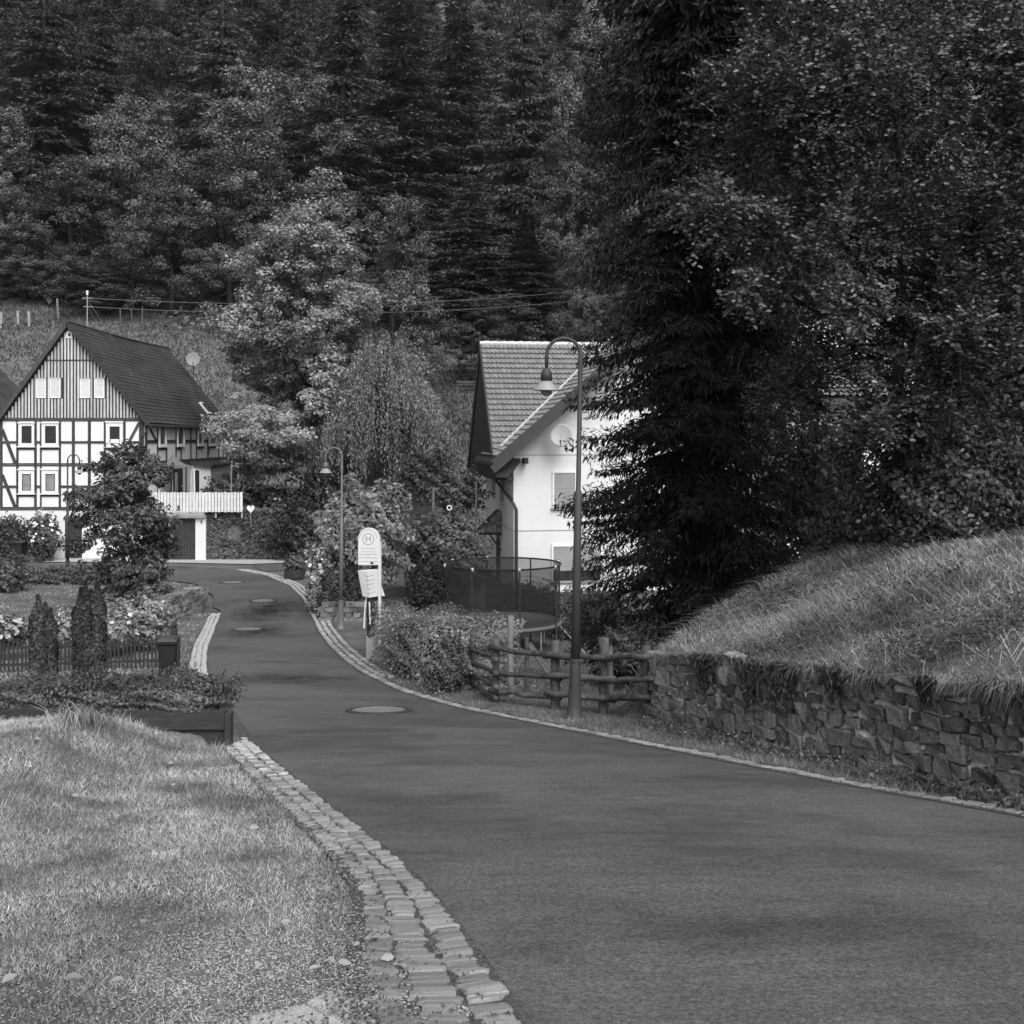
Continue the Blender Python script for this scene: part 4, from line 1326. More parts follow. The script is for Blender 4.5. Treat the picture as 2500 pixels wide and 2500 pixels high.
def text_obj(name, s, size, loc, m, parent=None, rz=0, ext=0.004, align='CENTER', bold=0.0):
    cu = bpy.data.curves.new(name, 'FONT')
    cu.body = s; cu.size = size; cu.extrude = ext; cu.align_x = align; cu.align_y = 'CENTER'; cu.offset = bold
    cu.resolution_u = 3
    cu.materials.append(m)
    t_ = bpy.data.objects.new(name + '_curve', cu)
    COL.objects.link(t_)
    bpy.context.view_layer.update()
    me = bpy.data.meshes.new_from_object(t_.evaluated_get(bpy.context.evaluated_depsgraph_get()))
    bpy.data.objects.remove(t_)
    o = obj(name, me, m)
    o.location = loc; o.rotation_euler = (math.radians(90), 0, rz)
    if parent: o.parent = parent
    return o
hn = empty('house_number', at(436, 1241, 56.8), label='dark figure 5 fixed to the white slatted terrace fence', cat='house number')
text_obj('digit', '5', 0.34, (0, 0, 0), M_LAMP, hn, bold=0.012)
# rod on the terrace
tag(MB().tube([(wx(563, 58), 58, -2.1), (wx(566, 58), 58, wz(1126, 58))], 0.02, 6).build('flag_rod', M_METAL), 'thin bare rod standing behind the right end of the terrace fence', 'rod')
# sun sail
sl_e = empty('sun_sail', at(421, 1108, 60.5), label='grey pointed sun sail over the terrace of the half timbered house', cat='sun sail')
SO = sl_e.location
apex = Vector((0, 0, 0)); c_ = [at(388, 1140, 59.6) - SO, at(474, 1143, 59.2) - SO, at(470, 1137, 62.5) - SO, at(405, 1136, 63.0) - SO]
mb = MB()
ns = 8
for i in range(4):
    a, b = c_[i], c_[(i + 1) % 4]
    g = []
    for u in range(ns + 1):
        row = []
        for v in range(ns + 1):
            e0 = a.lerp(b, v / ns); e0 = e0 + (apex - e0) * 0.10 * math.sin(math.pi * v / ns)
            p = apex.lerp(e0, u / ns); p.z -= 0.14 * math.sin(math.pi * u / ns)
            row.append(p)
        g.append(row)
    base = len(mb.v)
    for row in g: mb.v.extend([tuple(p) for p in row])
    for u in range(ns):
        for v in range(ns):
            q = base + u * (ns + 1) + v
            mb.f.append((q, q + 1, q + ns + 2, q + ns + 1))
so_ = mb.build('canopy', M_SAIL, sl_e, True)
for i, c in enumerate(c_):
    MB().tube([c, (c.x + (0.05 if i else 0), c.y, -2.1 - SO.z)], 0.03, 6).build('post', M_WHITE, sl_e)
MB().tube([apex + Vector((0, 0, 0.03)), (0, 0.05, -2.1 - SO.z)], 0.03, 6).build('mast', M_METAL, sl_e)

# ---------------------------------------------------------------- neighbour house at the left edge of the picture (only its roof corner shows)
nb = empty('neighbour_house', (-32.5, 60, Z0), label='house at the left picture edge showing only a dark roof corner', cat='house')
MB().box(-4.5, 4.3, 0, 9, -0.3, 6.0).build('wall', M_INFILL, nb)
MB().prism([(-5, -0.3, 5.9), (5.62, -0.3, 6.35), (0.5, -0.3, 11.3)], (0, 9.6, 0)).build('roof', M_SLATE, nb)
for k in range(3):
    o = MB().box(-3 + 2.4 * k, -2.1 + 2.4 * k, -0.06, -0.002, 3.2, 4.5).build('window', M_GLASS, nb)

# ---------------------------------------------------------------- pantiles
def tile_mesh():
    """one curved pantile, unit: width 1 along x, length 1 down -y, relief in z: 32 triangles"""
    prof = [(0, 0.02), (0.16, 0.22), (0.32, 0.30), (0.48, 0.20), (0.60, 0.02), (0.76, -0.06), (0.92, 0.0), (1.04, 0.08)]
    mb = MB()
    n = len(prof)
    for y, lift, k in ((0.04, 0.0, 0.8), (-1.08, 0.36, 1.0), (-1.08, 0.31, 1.0)):
        for x, z in prof:
            mb.v.append((x, y, z * k + lift))
    for r in (0, 1):
        for i in range(n - 1):
            a = r * n + i
            mb.f.append((a, a + 1, n + a + 1, n + a))
    return mb.mesh('roof_tile')
TILE = tile_mesh()
def tile_slope(parent, O, U, D, nu, nd, wu, ld, m, skip=None, maxobj=300, score=None, name='roof_tile'):
    """O top corner, U unit along the ridge, D unit down the slope"""
    U, D = Vector(U).normalized(), Vector(D).normalized()
    Nn = U.cross(-D).normalized()
    if Nn.z < 0: Nn = -Nn
    B = Matrix((U, -D, Nn)).transposed().to_4x4()
    S = Matrix.Diagonal((wu, ld, wu * 1.0, 1))
    pl = []
    for j in range(nd):
        for i in range(nu):
            if skip and skip(i, j): continue
            p = O + U * (i * wu) + D * (j * ld) + Nn * (random.uniform(-1, 1) * 0.004)
            pl.append((score(i, j) if score else i + j * 0.5, Matrix.Translation(p) @ B @ Matrix.Rotation(random.uniform(-.012, .012), 4, 'Z') @ S))
    pl.sort(key=lambda q: q[0])
    rest = MB()
    for k, (s, M) in enumerate(pl):
        if k < maxobj:
            o = obj(name, TILE, m, parent); o.matrix_basis = M
        else:
            rest.add(*transform_mesh(TILE, M))
    if rest.v:
        tag(rest.build(name + 's_beyond', m, parent), kind='stuff')

# ---------------------------------------------------------------- white house on the right
WH0 = Vector((0.06, 44.0, -4.75))
WRZ = math.radians(8)
wh = empty('white_house', WH0, WRZ, label='white rendered house with grey pantiled roof and roller shutters behind the lamp post', cat='house')
EV, RDG = 0.92 + 4.75, 10.36        # eave and ridge heights above local ground
Dm = 9.0
OV = 0.55
wb = MB().box(0, 11.5, 0, Dm, -0.6, EV - 0.15)
wb.build('wall', M_PLASTER, wh)
# gables: left gable of the main body, front gable of the wing
UW = 5.05          # centre of the wing gable
PIT = (RDG - EV) / (Dm / 2)
MB().prism([(0.004, 0.25, EV - 0.15), (0.004, Dm - 0.25, EV - 0.15), (0.004, Dm / 2, RDG - 0.45)], (11.4, 0, 0)).build('gable_wall', M_PLASTER, wh)
wing_e, wing_r = EV - 0.05, EV + UW * 0.86 + 0.55
MB().prism([(0.01, -0.004, EV - 0.15), (2 * UW, -0.004, EV - 0.15), (2 * UW, -0.004, EV + 0.3), (UW, -0.004, wing_r - 0.2), (0.01, -0.004, EV + 0.3)], (0, Dm / 2, 0)).build('gable_wall', M_PLASTER, wh)
# main roof, front slope facing the camera
sl_len = math.hypot(Dm / 2 + OV, (Dm / 2 + OV) * PIT)
top = Vector((-0.78, Dm / 2, RDG))
Dn = Vector((0, -(Dm / 2 + OV), -(Dm / 2 + OV) * PIT)).normalized()
ez_ = RDG - (Dm / 2 + OV) * PIT
def slab(mb, pts, t=0.15):
    return mb.prism(pts, (0, 0, -t))
rmb = MB()
slab(rmb, [(-0.78, Dm / 2, RDG - 0.03), (UW - 0.1, Dm / 2, RDG - 0.03), (-0.3, -OV, ez_ - 0.03), (-0.78, -OV, ez_ - 0.03)])
slab(rmb, [(UW + 0.1, Dm / 2, RDG - 0.03), (12.2, Dm / 2, RDG - 0.03), (12.2, -OV, ez_ - 0.03), (10.9, -OV, ez_ - 0.03)])
roof = rmb.build('roof', M_FASCIA, wh)
MB().prism([(-0.78, Dm / 2 + 0.002, RDG - 0.03), (-0.78, Dm + OV, RDG - 0.03 - (Dm / 2 + OV) * PIT), (-0.78, Dm + OV, RDG - 0.2 - (Dm / 2 + OV) * PIT), (-0.78, Dm / 2 + 0.002, RDG - 0.2)], (13, 0, 0)).build('rear_roof', M_FASCIA, wh)
TW, TL = 0.185, 0.305
def under_wing(i, j):
    u = -0.78 + i * TW; v = Dm / 2 - j * TL * math.cos(math.atan(PIT)); z = RDG - j * TL * math.sin(math.atan(PIT))
    return wing_r - abs(u - UW) * 0.86 > z + 0.12
nd_ = int(sl_len / TL)
tile_slope(roof, top + Vector((0, 0, 0.02)), (1, 0, 0), Dn, 44, nd_, TW, TL, M_TILE, skip=lambda i, j: under_wing(i, j) or i > 40, maxobj=300, score=lambda i, j: i + 0.6 * j)
rt = MB()
for k in range(32):
    rt.tube([(-0.8 + k * 0.36, Dm / 2, RDG + 0.03), (-0.8 + (k + 1) * 0.36 + 0.03, Dm / 2, RDG + 0.045)], [0.10, 0.115], 8)
rt.build('ridge_tiles', M_TILE2, roof)
# left verge: bargeboards and dark boxed overhang of the main gable
for sgn, vy in ((-1, -OV), (1, Dm + OV)):
    MB().bar((-0.80, Dm / 2, RDG - 0.12), (-0.80, vy, RDG - 0.12 - (Dm / 2 + OV) * PIT), 0.05, 0.34).build('bargeboard', M_FASCIA, wh)
MB().prism([(-0.76, -OV + 0.15, EV - 0.85), (-0.76, Dm + OV - 0.15, EV - 0.85), (-0.76, Dm / 2, RDG - 0.42)], (0.72, 0, 0)).build('gable_cladding', M_DARKWOOD, wh)
# wing roof (ridge runs back), its left and right slopes, verge in front
FV = -0.95
wl_x = UW - (wing_r - (EV - 0.25)) / 0.86
wr_x = 2 * UW - wl_x
for (xa, nm) in ((wl_x, 'wing_roof'), (wr_x, 'wing_roof')):
    MB().prism([(UW, FV + 0.02, wing_r + 0.10), (xa, FV + 0.02, EV - 0.25 + 0.10), (xa, FV + 0.02, EV - 0.25 - 0.05), (UW, FV + 0.02, wing_r - 0.05)], (0, 6.5, 0)).build(nm, M_FASCIA, wh)
wroof = [c for c in wh.children if c.name.startswith('wing_roof')][0]
Dw = Vector((wl_x - UW, 0, (EV - 0.25) - wing_r)).normalized()
lw = math.hypot(wl_x - UW, (EV - 0.25) - wing_r)
tile_slope(wroof, Vector((UW, FV, wing_r + 0.12)), (0, 1, 0), Dw, 24, int(lw / TL), 0.2, TL, M_TILE, maxobj=0)
vx = lambda u: Vector((u, Dm / 2 - (RDG - (wing_r + 0.13 - 0.86 * (UW - u))) / PIT, wing_r + 0.27 - 0.86 * (UW - u)))
MB().bar(vx(-0.45), vx(UW - 0.1), 0.12, 0.05).build('valley_flashing', M_TILE2, wh)
# verge: pale verge tiles stepping down, fascia board, dark soffit
for sgn in (-1, 1):
    x_end = wl_x if sgn < 0 else wr_x
    A = Vector((UW, FV - 0.02, wing_r + 0.16)); B = Vector((x_end, FV - 0.02, EV - 0.25 + 0.16))
    dirv = (B - A).normalized(); Lv = (B - A).length
    MB().bar(A + Vector((0, -0.05, -0.09)), B + Vector((0, -0.05, -0.09)), 0.07, 0.2).build('bargeboard', M_FASCIA, wh)
    MB().bar(A + Vector((0, -0.04, -0.36)), B + Vector((0, -0.04, -0.36)), 0.06, 0.30).build('fascia', M_FASCIA, wh)
    MB().bar(A + Vector((0, 0.44, -0.5)), B + Vector((0, 0.44, -0.5)), 0.9, 0.03).build('soffit', M_DARKWOOD, wh)
MB().bar((0.42, -0.5, EV - 0.13), (0.42, 0.0, EV - 0.13), 0.16, 0.22).build('purlin_end', M_DARKWOOD, wh)
# eaves gutter, rain pipe
MB().tube([(-0.55, -0.3, EV - 0.55), (-0.55, Dm + 0.4, EV - 0.55)], 0.07, 6).build('eaves_gutter', M_METAL, wh)
MB().tube([(-0.55, 3.0, EV - 0.6), (-0.45, 2.6, EV - 0.85), (-0.02, -0.02, EV - 1.75), (0.1, -0.09, EV - 2.0), (0.1, -0.09, -0.2)], 0.06, 8).build('rain_pipe', M_FASCIA, wh)
# string courses
lz = lambda py: EYE - (py - HORIZON) / FPX * 44.0 + 4.75
for py in (1111, 1296):
    MB().box(-0.012, 11.4, -0.014, -0.0045, lz(py) - 0.018, lz(py) + 0.018).build('string_course', M_SHUTTER, wh)
    MB().box(-0.012, -0.001, -0.0144, Dm, lz(py) - 0.018, lz(py) + 0.018).build('string_course', M_SHUTTER, wh)
def wh_window(u0, u1, z0, z1, open_z=None):
    f = 0.07
    fr = MB()
    fr.box(u0 - f, u0, -0.06, -0.005, z0, z1); fr.box(u1, u1 + f, -0.06, -0.005, z0, z1); fr.box(u0 - f, u1 + f, -0.062, -0.005, z1 + 0.002, z1 + 0.09)
    o = fr.build('window', M_WHITE, wh)
    sh = MB()
    n = int((z1 - (open_z or z0)) / 0.055)
    for k in range(n):
        zb = z1 - 0.055 * (k + 1)
        sh.box(u0 + 0.001, u1 - 0.001, -0.036, -0.006, zb + 0.006, zb + 0.053)
    sh.build('roller_shutter', M_SHUTTER, o)
    MB().box(u0 + 0.001, u1 - 0.001, -0.02, -0.0055, z0, z1 - 0.002).build('pane', M_GLASS, o)
    MB().box(u0 - 0.12, u1 + 0.12, -0.14, -0.005, z0 - 0.06, z0 - 0.002).build('sill', M_SHUTTER, o)
    return o
lu = lambda px: (px - 1250) / FPX * 44.0 - 0.06
wh_window(lu(1354), lu(1406), lz(1240), lz(1155))
wh_window(lu(1352), lu(1404), lz(1420), lz(1336), lz(1398))
wh_window(lu(1418), lu(1470), lz(1420), lz(1336), lz(1398))
wh_window(lu(1560), lu(1612), lz(1240), lz(1155))
wh_window(lu(1600), lu(1652), lz(1420), lz(1336))
MB().box(-0.03, 11.4, -0.05, -0.005, -0.6, lz(1432)).build('plinth', M_INFILL, wh)
# side wall: two narrow windows, door and porch canopy
for v0, v1 in ((2.6, 3.6), (5.6, 6.6)):
    o = MB().box(-0.05, -0.002, v0, v1, lz(1235), lz(1145)).build('window', M_SHUTTER, wh)
    MB().box(-0.09, -0.002, v0 - 0.1, v1 + 0.1, lz(1235) - 0.06, lz(1235) - 0.002).build('sill', M_WHITE, o)
MB().box(-0.05, -0.002, 4.0, 4.95, 0.1, 2.1).build('door', M_DARKWOOD, wh)
cv0, cv1, cz0_, cz1_, cu = 3.5, 5.3, 2.5, 3.38, -0.86
can = MB().add([(-0.002, cv0 + 0.12, cz1_), (-0.002, cv1 - 0.12, cz1_), (cu, cv1, cz0_), (cu, cv0, cz0_), (-0.002, cv0, cz0_), (-0.002, cv1, cz0_), (cu, cv1, cz0_ - 0.1), (cu, cv0, cz0_ - 0.1), (-0.002, cv0, cz0_ - 0.1), (-0.002, cv1, cz0_ - 0.1)],
               [(0, 1, 2, 3), (0, 3, 4), (1, 5, 2), (3, 2, 6, 7), (4, 3, 7, 8), (2, 5, 9, 6), (8, 7, 6, 9)]).build('porch_roof', M_SLATE, wh)
for j in range(6):
    z = cz0_ + 0.02 + j * 0.14
    wd_ = -cu * (1 - j / 6.2)
    nn_ = max(1, int(wd_ / 0.17))
    for i in range(nn_):
        o = obj('shingle', STONES[(i + j) % 12], M_TILE, can)
        o.location = (-0.02 - wd_ * (i + 0.5) / nn_, cv0 - 0.01 + 0.115 * j / 6, z + 0.07); o.scale = (wd_ / nn_ * 0.95, 0.035, 0.16); o.rotation_euler = (-0.12, 0, 0)
MB().bar((cu * 0.55, cv0 + 0.08, cz0_ - 0.1), (-0.02, cv0 + 0.08, cz0_ - 0.75), 0.07, 0.07).build('bracket', M_DARKWOOD, wh)
MB().tube([(-0.15, cv0 + 0.05, 2.4), (-0.15, cv0 + 0.05, 2.1), (-0.15, cv0 + 0.05, 0.2)], 0.06, 6).build('porch_pipe', M_FASCIA, wh)
dw = at(1371, 1064, 43.35)
dish('satellite_dish', dw, 0.43, M_DISH, 'large white satellite dish on the white house wall under the gable', (-0.2, -1, 0.28), [(0, 0.05, -0.05), (0.03, 0.3, -0.25), (0.03, 0.75, -0.3)])

# ---------------------------------------------------------------- house hidden behind the trees on the right
rh = empty('hidden_house', (14.0, 42.0, -3.6), label='pale house glimpsed through the leaves behind the right hand trees', cat='house')
MB().box(-4.0, 1.9, 0, 8, -0.6, 6.95).build('wall', M_PLASTER, rh)
r_ = MB().prism([(-4.4, -0.9, 6.6), (-4.4, 2.6, 8.6), (-4.4, 2.6, 8.45), (-4.4, -0.9, 6.45)], (6.6, 0, 0)).build('roof', M_FASCIA, rh)
Dr = Vector((0, -3.5, -2.0)).normalized()
tile_slope(r_, Vector((-4.4, 2.6, 8.66)), (1, 0, 0), Dr, 27, 12, 0.245, 0.325, M_TILE2, maxobj=220, score=lambda i, j: abs(i - 8))
up_ = MB().box(-3.2, 1.6, 2.3, 7.5, 7.2, 10.6).build('upper_storey', M_FASCIA, rh)
for k in range(20):
    MB().box(-3.2 + k * 0.24, -3.2 + k * 0.24 + 0.13, 2.26, 2.298, 8.5, 10.5).build('cladding_board', M_SLATW, up_)
MB().prism([(-3.8, 1.6, 10.5), (2.2, 1.6, 10.5), (-0.8, 1.6, 13)], (0, 6.6, 0)).build('upper_roof', M_SLATE, rh)
for u0, u1, z0, z1 in ((-2.3, -1.0, 1.2, 2.55), (0.6, 1.8, 1.2, 2.55), (-2.3, -1.2, 4.2, 5.5), (0.6, 1.8, 4.2, 5.5)):
    o = MB().box(u0, u1, -0.06, -0.002, z0, z1).build('window', M_GLASS, rh)
    MB().box(u0 - 0.3, u1 + 0.3, -0.16, -0.002, z0 - 0.07, z0 - 0.002).build('sill', M_WHITE, o)
# ---------------------------------------------------------------- street lamps
def street_lamp(loc, H, sgn, lean, label, rz=0.0, M_LAMP=M_LAMP):
    e = empty('street_lamp', loc, rz, label=label, cat='street lamp', group='shepherd crook street lamps along the road')
    r = 0.245
    base = MB().lathe([(0.0, -0.1), (0.165, -0.1), (0.165, 0.0), (0.16, 0.03), (0.115, 0.09), (0.098, 0.25), (0.085, 0.5), (0.0745, 0.84), (0.074, 0.855), (0.0735, 0.86)], 20)
    base.build('pole_base', M_LAMP, e, True)
    MB().lathe([(0.0, 0.845), (0.085, 0.845), (0.088, 0.86), (0.085, 0.885), (0.0, 0.885)], 20).build('collar', M_LAMP, e)
    MB().box(-0.035, 0.035, -0.092, -0.07, 0.42, 0.72).build('access_door', M_LAMP, e)
    top = H - r
    pts = [(0, 0, 0.86), (0, 0, 2.2), (0, 0, 3.3), (0, 0, 3.32), (0, 0, top)]
    rad = [0.068, 0.06, 0.052, 0.036, 0.033]
    for k in range(1, 13):
        a = math.pi * k / 12
        pts.append((sgn * (r - r * math.cos(a)), 0, top + r * math.sin(a)))
        rad.append(0.026)
    pts.append((sgn * 2 * r, 0, top - 0.22)); rad.append(0.026)
    MB().tube(pts, rad, 12).build('pole', M_LAMP, e, True)
    c = (sgn * 2 * r, 0, top - 0.22)
    MB().lathe([(0.0, 0.03), (0.03, 0.03), (0.06, 0.0), (0.082, -0.05), (0.082, -0.155), (0.0, -0.155)], 18, c).build('lamp_cap', M_LAMP, e, True)
    MB().lathe([(0.0, -0.157), (0.072, -0.157), (0.10, -0.185), (0.19, -0.285), (0.195, -0.3), (0.18, -0.3), (0.0, -0.28)], 20, c).build('lamp_shade', M_LAMPL, e, True)
    MB().lathe([(0.0, -0.282), (0.085, -0.302), (0.075, -0.335), (0.035, -0.375), (0.0, -0.38)], 14, c).build('diffuser', M_LAMPG, e, True)
    e.rotation_euler = (0, lean, rz)
    return e
x, y = (1402 - 1250) / FPX * 16.6, 16.6
street_lamp((x, y, float(zg(x, y)) - 0.02), 5.52, -1, math.radians(1.0), 'tall dark crook lamp nearest the camera, in front of the log fence and white house')
x, y = wx(832, 34.8), 34.8
street_lamp((x, y, float(zg(x, y)) - 0.02), 5.5, -1, math.radians(0.4), 'grey crook lamp beside the bushy shrub in the middle of the village road', M_LAMP=M_LAMPF)
x, y = wx(165, 50), 47.6
x = wx(165, 47.6)
street_lamp((x, y, float(zg(x, y)) - 0.02), 5.3, 1, 0, 'dark crook lamp standing in front of the half timbered house')

# ---------------------------------------------------------------- bus stop sign with timetable panel, and its litter bin
SD = 26.6
sx, sy = wx(926, SD), SD
sz = float(G(SD)) + 0.0
bs = empty('bus_stop_sign', (sx, sy, sz), label='white bus stop sign with H in a circle and a timetable panel', cat='bus stop sign')
Ht = wz(1288, SD) - sz
xl, xr = wx(875, SD) - sx, wx(928, SD) - sx
def plate(x0, x1, z0, z1, rr, y0, y1):
    pts = []
    cx_ = (x0 + x1) / 2; hw = (x1 - x0) / 2
    pts = [(x0, y0, z0), (x1, y0, z0), (x1, y0, z1 - hw)]
    for k in range(1, 16):
        a = math.pi * k / 16
        pts.append((cx_ + hw * math.cos(a), y0, z1 - hw + hw * math.sin(a)))
    pts.append((x0, y0, z1 - hw))
    return MB().prism(pts, (0, y1 - y0, 0))
zb_ = wz(1379, SD) - sz
plate(xl, xr, zb_, Ht, 0, -0.03, 0.03).build('sign_plate', M_SIGN, bs)
fl = MB()
cx_, hw = (xl + xr) / 2 - 0.02, (xr - xl) / 2 - 0.045
for k in range(16):
    a, b = math.pi * k / 16, math.pi * (k + 1) / 16
    zc_ = Ht - (xr - xl) / 2
    fl.add([(cx_ + hw * math.cos(q) * s_, -0.0315, zc_ + hw * math.sin(q) * s_) for q in (a, b) for s_ in (0.94, 1.0)], [(0, 1, 3, 2)])
fl.build('border_line', M_SIGNG, bs)
ring = MB()
cz_ = wz(1316, SD) - sz; ro_, ri_ = 0.138, 0.118
for k in range(32):
    a, b = 2 * math.pi * k / 32, 2 * math.pi * (k + 1) / 32
    ring.add([(cx_ + q * math.cos(w_), -0.032, cz_ + q * math.sin(w_)) for w_ in (a, b) for q in (ri_, ro_)], [(0, 1, 3, 2)])
ring.build('circle', M_SIGNG, bs)
text_obj('letter', 'H', 0.19, (cx_, -0.031, cz_), M_SIGNG, bs, ext=0.001, bold=0.004)
text_obj('stop_name', 'Wirschenbach', 0.056, (cx_, -0.031, wz(1338.5, SD) - sz), M_SIGNG, bs, ext=0.001)
text_obj('stop_name', 'Hochsteinstra\u00dfe', 0.05, (cx_, -0.031, wz(1346.5, SD) - sz), M_SIGNG, bs, ext=0.001)
for z in (wz(1353, SD), wz(1361.5, SD), wz(1371, SD)):
    MB().box(xl + 0.03, xr - 0.06, -0.0325, -0.0305, z - sz - 0.006, z - sz + 0.006).build('line_field', M_SIGNG, bs)
text_obj('route_name', 'Linie', 0.04, (cx_, -0.031, wz(1357, SD) - sz), M_SIGNG, bs, ext=0.001)
MB().box(cx_ + 0.05, cx_ + 0.12, -0.033, -0.031, wz(1377, SD) - sz, wz(1372, SD) - sz).build('emblem', M_LAMP, bs)
px0, px1 = wx(923.5, SD) - sx, wx(930.5, SD) - sx
MB().box(px0, px1, 0.031, 0.10, -0.3, Ht - 0.35).build('post', M_SIGN, bs)
MB().box(px0 + 0.004, px1 - 0.012, -0.029, 0.03, -0.05, zb_ - 0.002).build('post', M_SIGN, bs)
MB().box(xl, xl + 0.03, -0.02, 0.02, wz(1392, SD) - sz, zb_ - 0.002).build('hanger', M_LAMP, bs)
# folded timetable panel: two faces meeting in a shallow V
tz0, tz1 = wz(1455, SD) - sz, wz(1392, SD) - sz
tp = MB().add([(xl - 0.012, -0.03, tz1), ((xl + px0) / 2, -0.16, tz1 - 0.02), (px0 - 0.003, -0.03, tz1 + 0.025), (xl + 0.10, -0.03, tz0), ((xl + px0) / 2 + 0.045, -0.14, tz0 - 0.02), (px0 - 0.003, -0.03, tz0),
               (xl - 0.012, 0.02, tz1), (px0 - 0.003, 0.02, tz1 + 0.025), (xl + 0.10, 0.02, tz0), (px0 - 0.003, 0.02, tz0)],
              [(0, 3, 4, 1), (1, 4, 5, 2), (0, 1, 2, 7, 6), (3, 8, 9, 5, 4), (6, 8, 3, 0), (2, 5, 9, 7), (6, 7, 9, 8)]).build('timetable_panel', M_PANEL, bs)
for k in range(5):
    f = 0.17 + 0.165 * k
    z = tz1 + (tz0 - tz1) * f
    a = Vector((xl - 0.012 + 0.112 * f + 0.03, -0.034, z + 0.012)); m_ = Vector(((xl + px0) / 2 + 0.045 * f, -0.163 + 0.02 * f, z - 0.025)); b = Vector((px0 - 0.03, -0.036, z + 0.02))
    ln = MB()
    for p_, q_ in ((a, m_), (m_, b)):
        ln.bar(p_ + Vector((0, -0.003, 0)), q_ + Vector((0, -0.003, 0)), 0.004, 0.014)
    ln.build('timetable_line', M_SIGNG, tp)
MB().add([(px1, -0.02, tz0 + 0.27), (px1 + 0.09, -0.02, tz0 + 0.0), (px1, -0.02, tz0 + 0.0), (px1, 0.0, tz0 + 0.27), (px1 + 0.09, 0.0, tz0 + 0.0), (px1, 0.0, tz0 + 0.0)], [(0, 2, 1), (3, 4, 5), (0, 1, 4, 3), (1, 2, 5, 4), (0, 3, 5, 2)]).build('side_panel', M_PANEL, bs)
lb_ = empty('litter_bin', (wx(905, SD), SD + 0.02, sz), label='narrow black litter bin fixed below the timetable of the bus stop', cat='litter bin')
zt_, zm_ = wz(1458, SD) - sz, wz(1553, SD) - sz
MB().lathe([(0.0, zm_), (0.085, zm_), (0.095, zm_ + 0.2), (0.095, zt_ - 0.15), (0.075, zt_), (0.0, zt_)], 14).build('bin_body', M_BLACK, lb_)
MB().box(-0.10, 0.115, -0.045, 0.045, 0.02, zm_ - 0.002).build('stand_plate', M_METAL, lb_)
MB().box(0.02, 0.16, -0.09, 0.0, -0.02, 0.05).build('foot', M_FLAG, lb_)
MB().bar((-0.02, -0.105, zt_ - 0.1), (0.0, -0.1, zt_ - 0.62), 0.03, 0.012, up=(0, 1, 0)).build('paper_strip', M_SIGN, lb_)
MB().tube([(-0.10, -0.02, zt_), (-0.135, -0.03, zt_ - 0.3), (-0.15, -0.04, zt_ - 0.72)], [0.022, 0.018, 0.026], 6).build('hanging_strap', M_SIGN, lb_)

# ---------------------------------------------------------------- trampoline
TX, TY = wx(1227, 35.4), 35.4
TZ = float(zg(TX, TY))
tr_ = empty('trampoline', (TX, TY, TZ), label='round garden trampoline with tall dark safety net in front of the white house', cat='trampoline')
TR = 1.80
mz = -4.0 - TZ; rz_ = wz(1376, TY) - TZ
n = 48
disc = MB()
disc.lathe([(0.0, mz + 0.0), (TR - 0.32, mz), (TR - 0.32, mz - 0.02), (0.0, mz - 0.02)], n)
disc.build('jumping_mat', M_MATT, tr_)
MB().lathe([(TR - 0.33, mz + 0.012), (TR - 0.3, mz + 0.035), (TR + 0.02, mz + 0.035), (TR + 0.05, mz - 0.03), (TR - 0.02, mz - 0.10), (TR - 0.3, mz - 0.01)], n).build('edge_pad', M_PAD, tr_, True)
MB().box(-0.55, -0.15, -0.95, -0.78, mz + 0.004, mz + 0.008).build('printed_stripe', M_SIGN, tr_)
ringp = [(TR * math.cos(2 * math.pi * k / n), TR * math.sin(2 * math.pi * k / n), rz_) for k in range(n + 1)]
MB().tube(ringp, 0.027, 6).build('top_ring', M_BLACK, tr_)
net = MB()
hN = 7
for j in range(hN):
    z = mz + 0.03 + (rz_ - mz - 0.03) * j / (hN - 1)
    for k in range(n):
        a = 2 * math.pi * k / n
        rr = TR - 0.02 - 0.045 * math.sin(math.pi * j / (hN - 1)) * (1 + 0.5 * math.sin(5 * a + j))
        net.v.append((rr * math.cos(a), rr * math.sin(a), z))
for j in range(hN - 1):
    for k in range(n):
        a = j * n + k; b = j * n + (k + 1) % n
        net.f.append((a, b, b + n, a + n))
net.build('safety_net', M_NET, tr_, True)
for j in (2, 4):
    z = mz + (rz_ - mz) * j / 6
    MB().tube([((TR - 0.05) * math.cos(2 * math.pi * k / n), (TR - 0.05) * math.sin(2 * math.pi * k / n), z + 0.02 * math.sin(k)) for k in range(n + 1)], 0.006, 4).build('net_cord', M_BLACK, tr_)
for k in range(8):
    a = 2 * math.pi * (k + 0.36) / 8 - math.pi / 2
    c, s_ = math.cos(a), math.sin(a)
    MB().tube([((TR + 0.05) * c, (TR + 0.05) * s_, 0.0), ((TR + 0.05) * c, (TR + 0.05) * s_, rz_ - 0.03), (TR * c, TR * s_, rz_ + 0.01)], 0.024, 8).build('net_pole', M_LAMP, tr_)
    MB().lathe([(0.0, -0.05), (0.035, -0.05), (0.04, 0.0), (0.03, 0.045), (0.0, 0.05)], 8, ((TR + 0.02) * c, (TR + 0.02) * s_, rz_)).build('pole_cap', M_SIGN, tr_)
for k in range(4):
    a = 2 * math.pi * k / 4 + 0.5
    P_ = lambda q, z, r_=TR - 0.05: (r_ * math.cos(q), r_ * math.sin(q), z)
    MB().tube([P_(a - 0.22, mz - 0.05), P_(a - 0.22, 0.03), P_(a + 0.22, 0.03), P_(a + 0.22, mz - 0.05)], 0.025, 6).build('leg', M_METAL, tr_)
MB().tube([(TR * 0.97, -0.6, mz - 0.05), (TR + 0.75, -0.9, 0.0)], 0.025, 6).build('ladder', M_METAL, tr_)

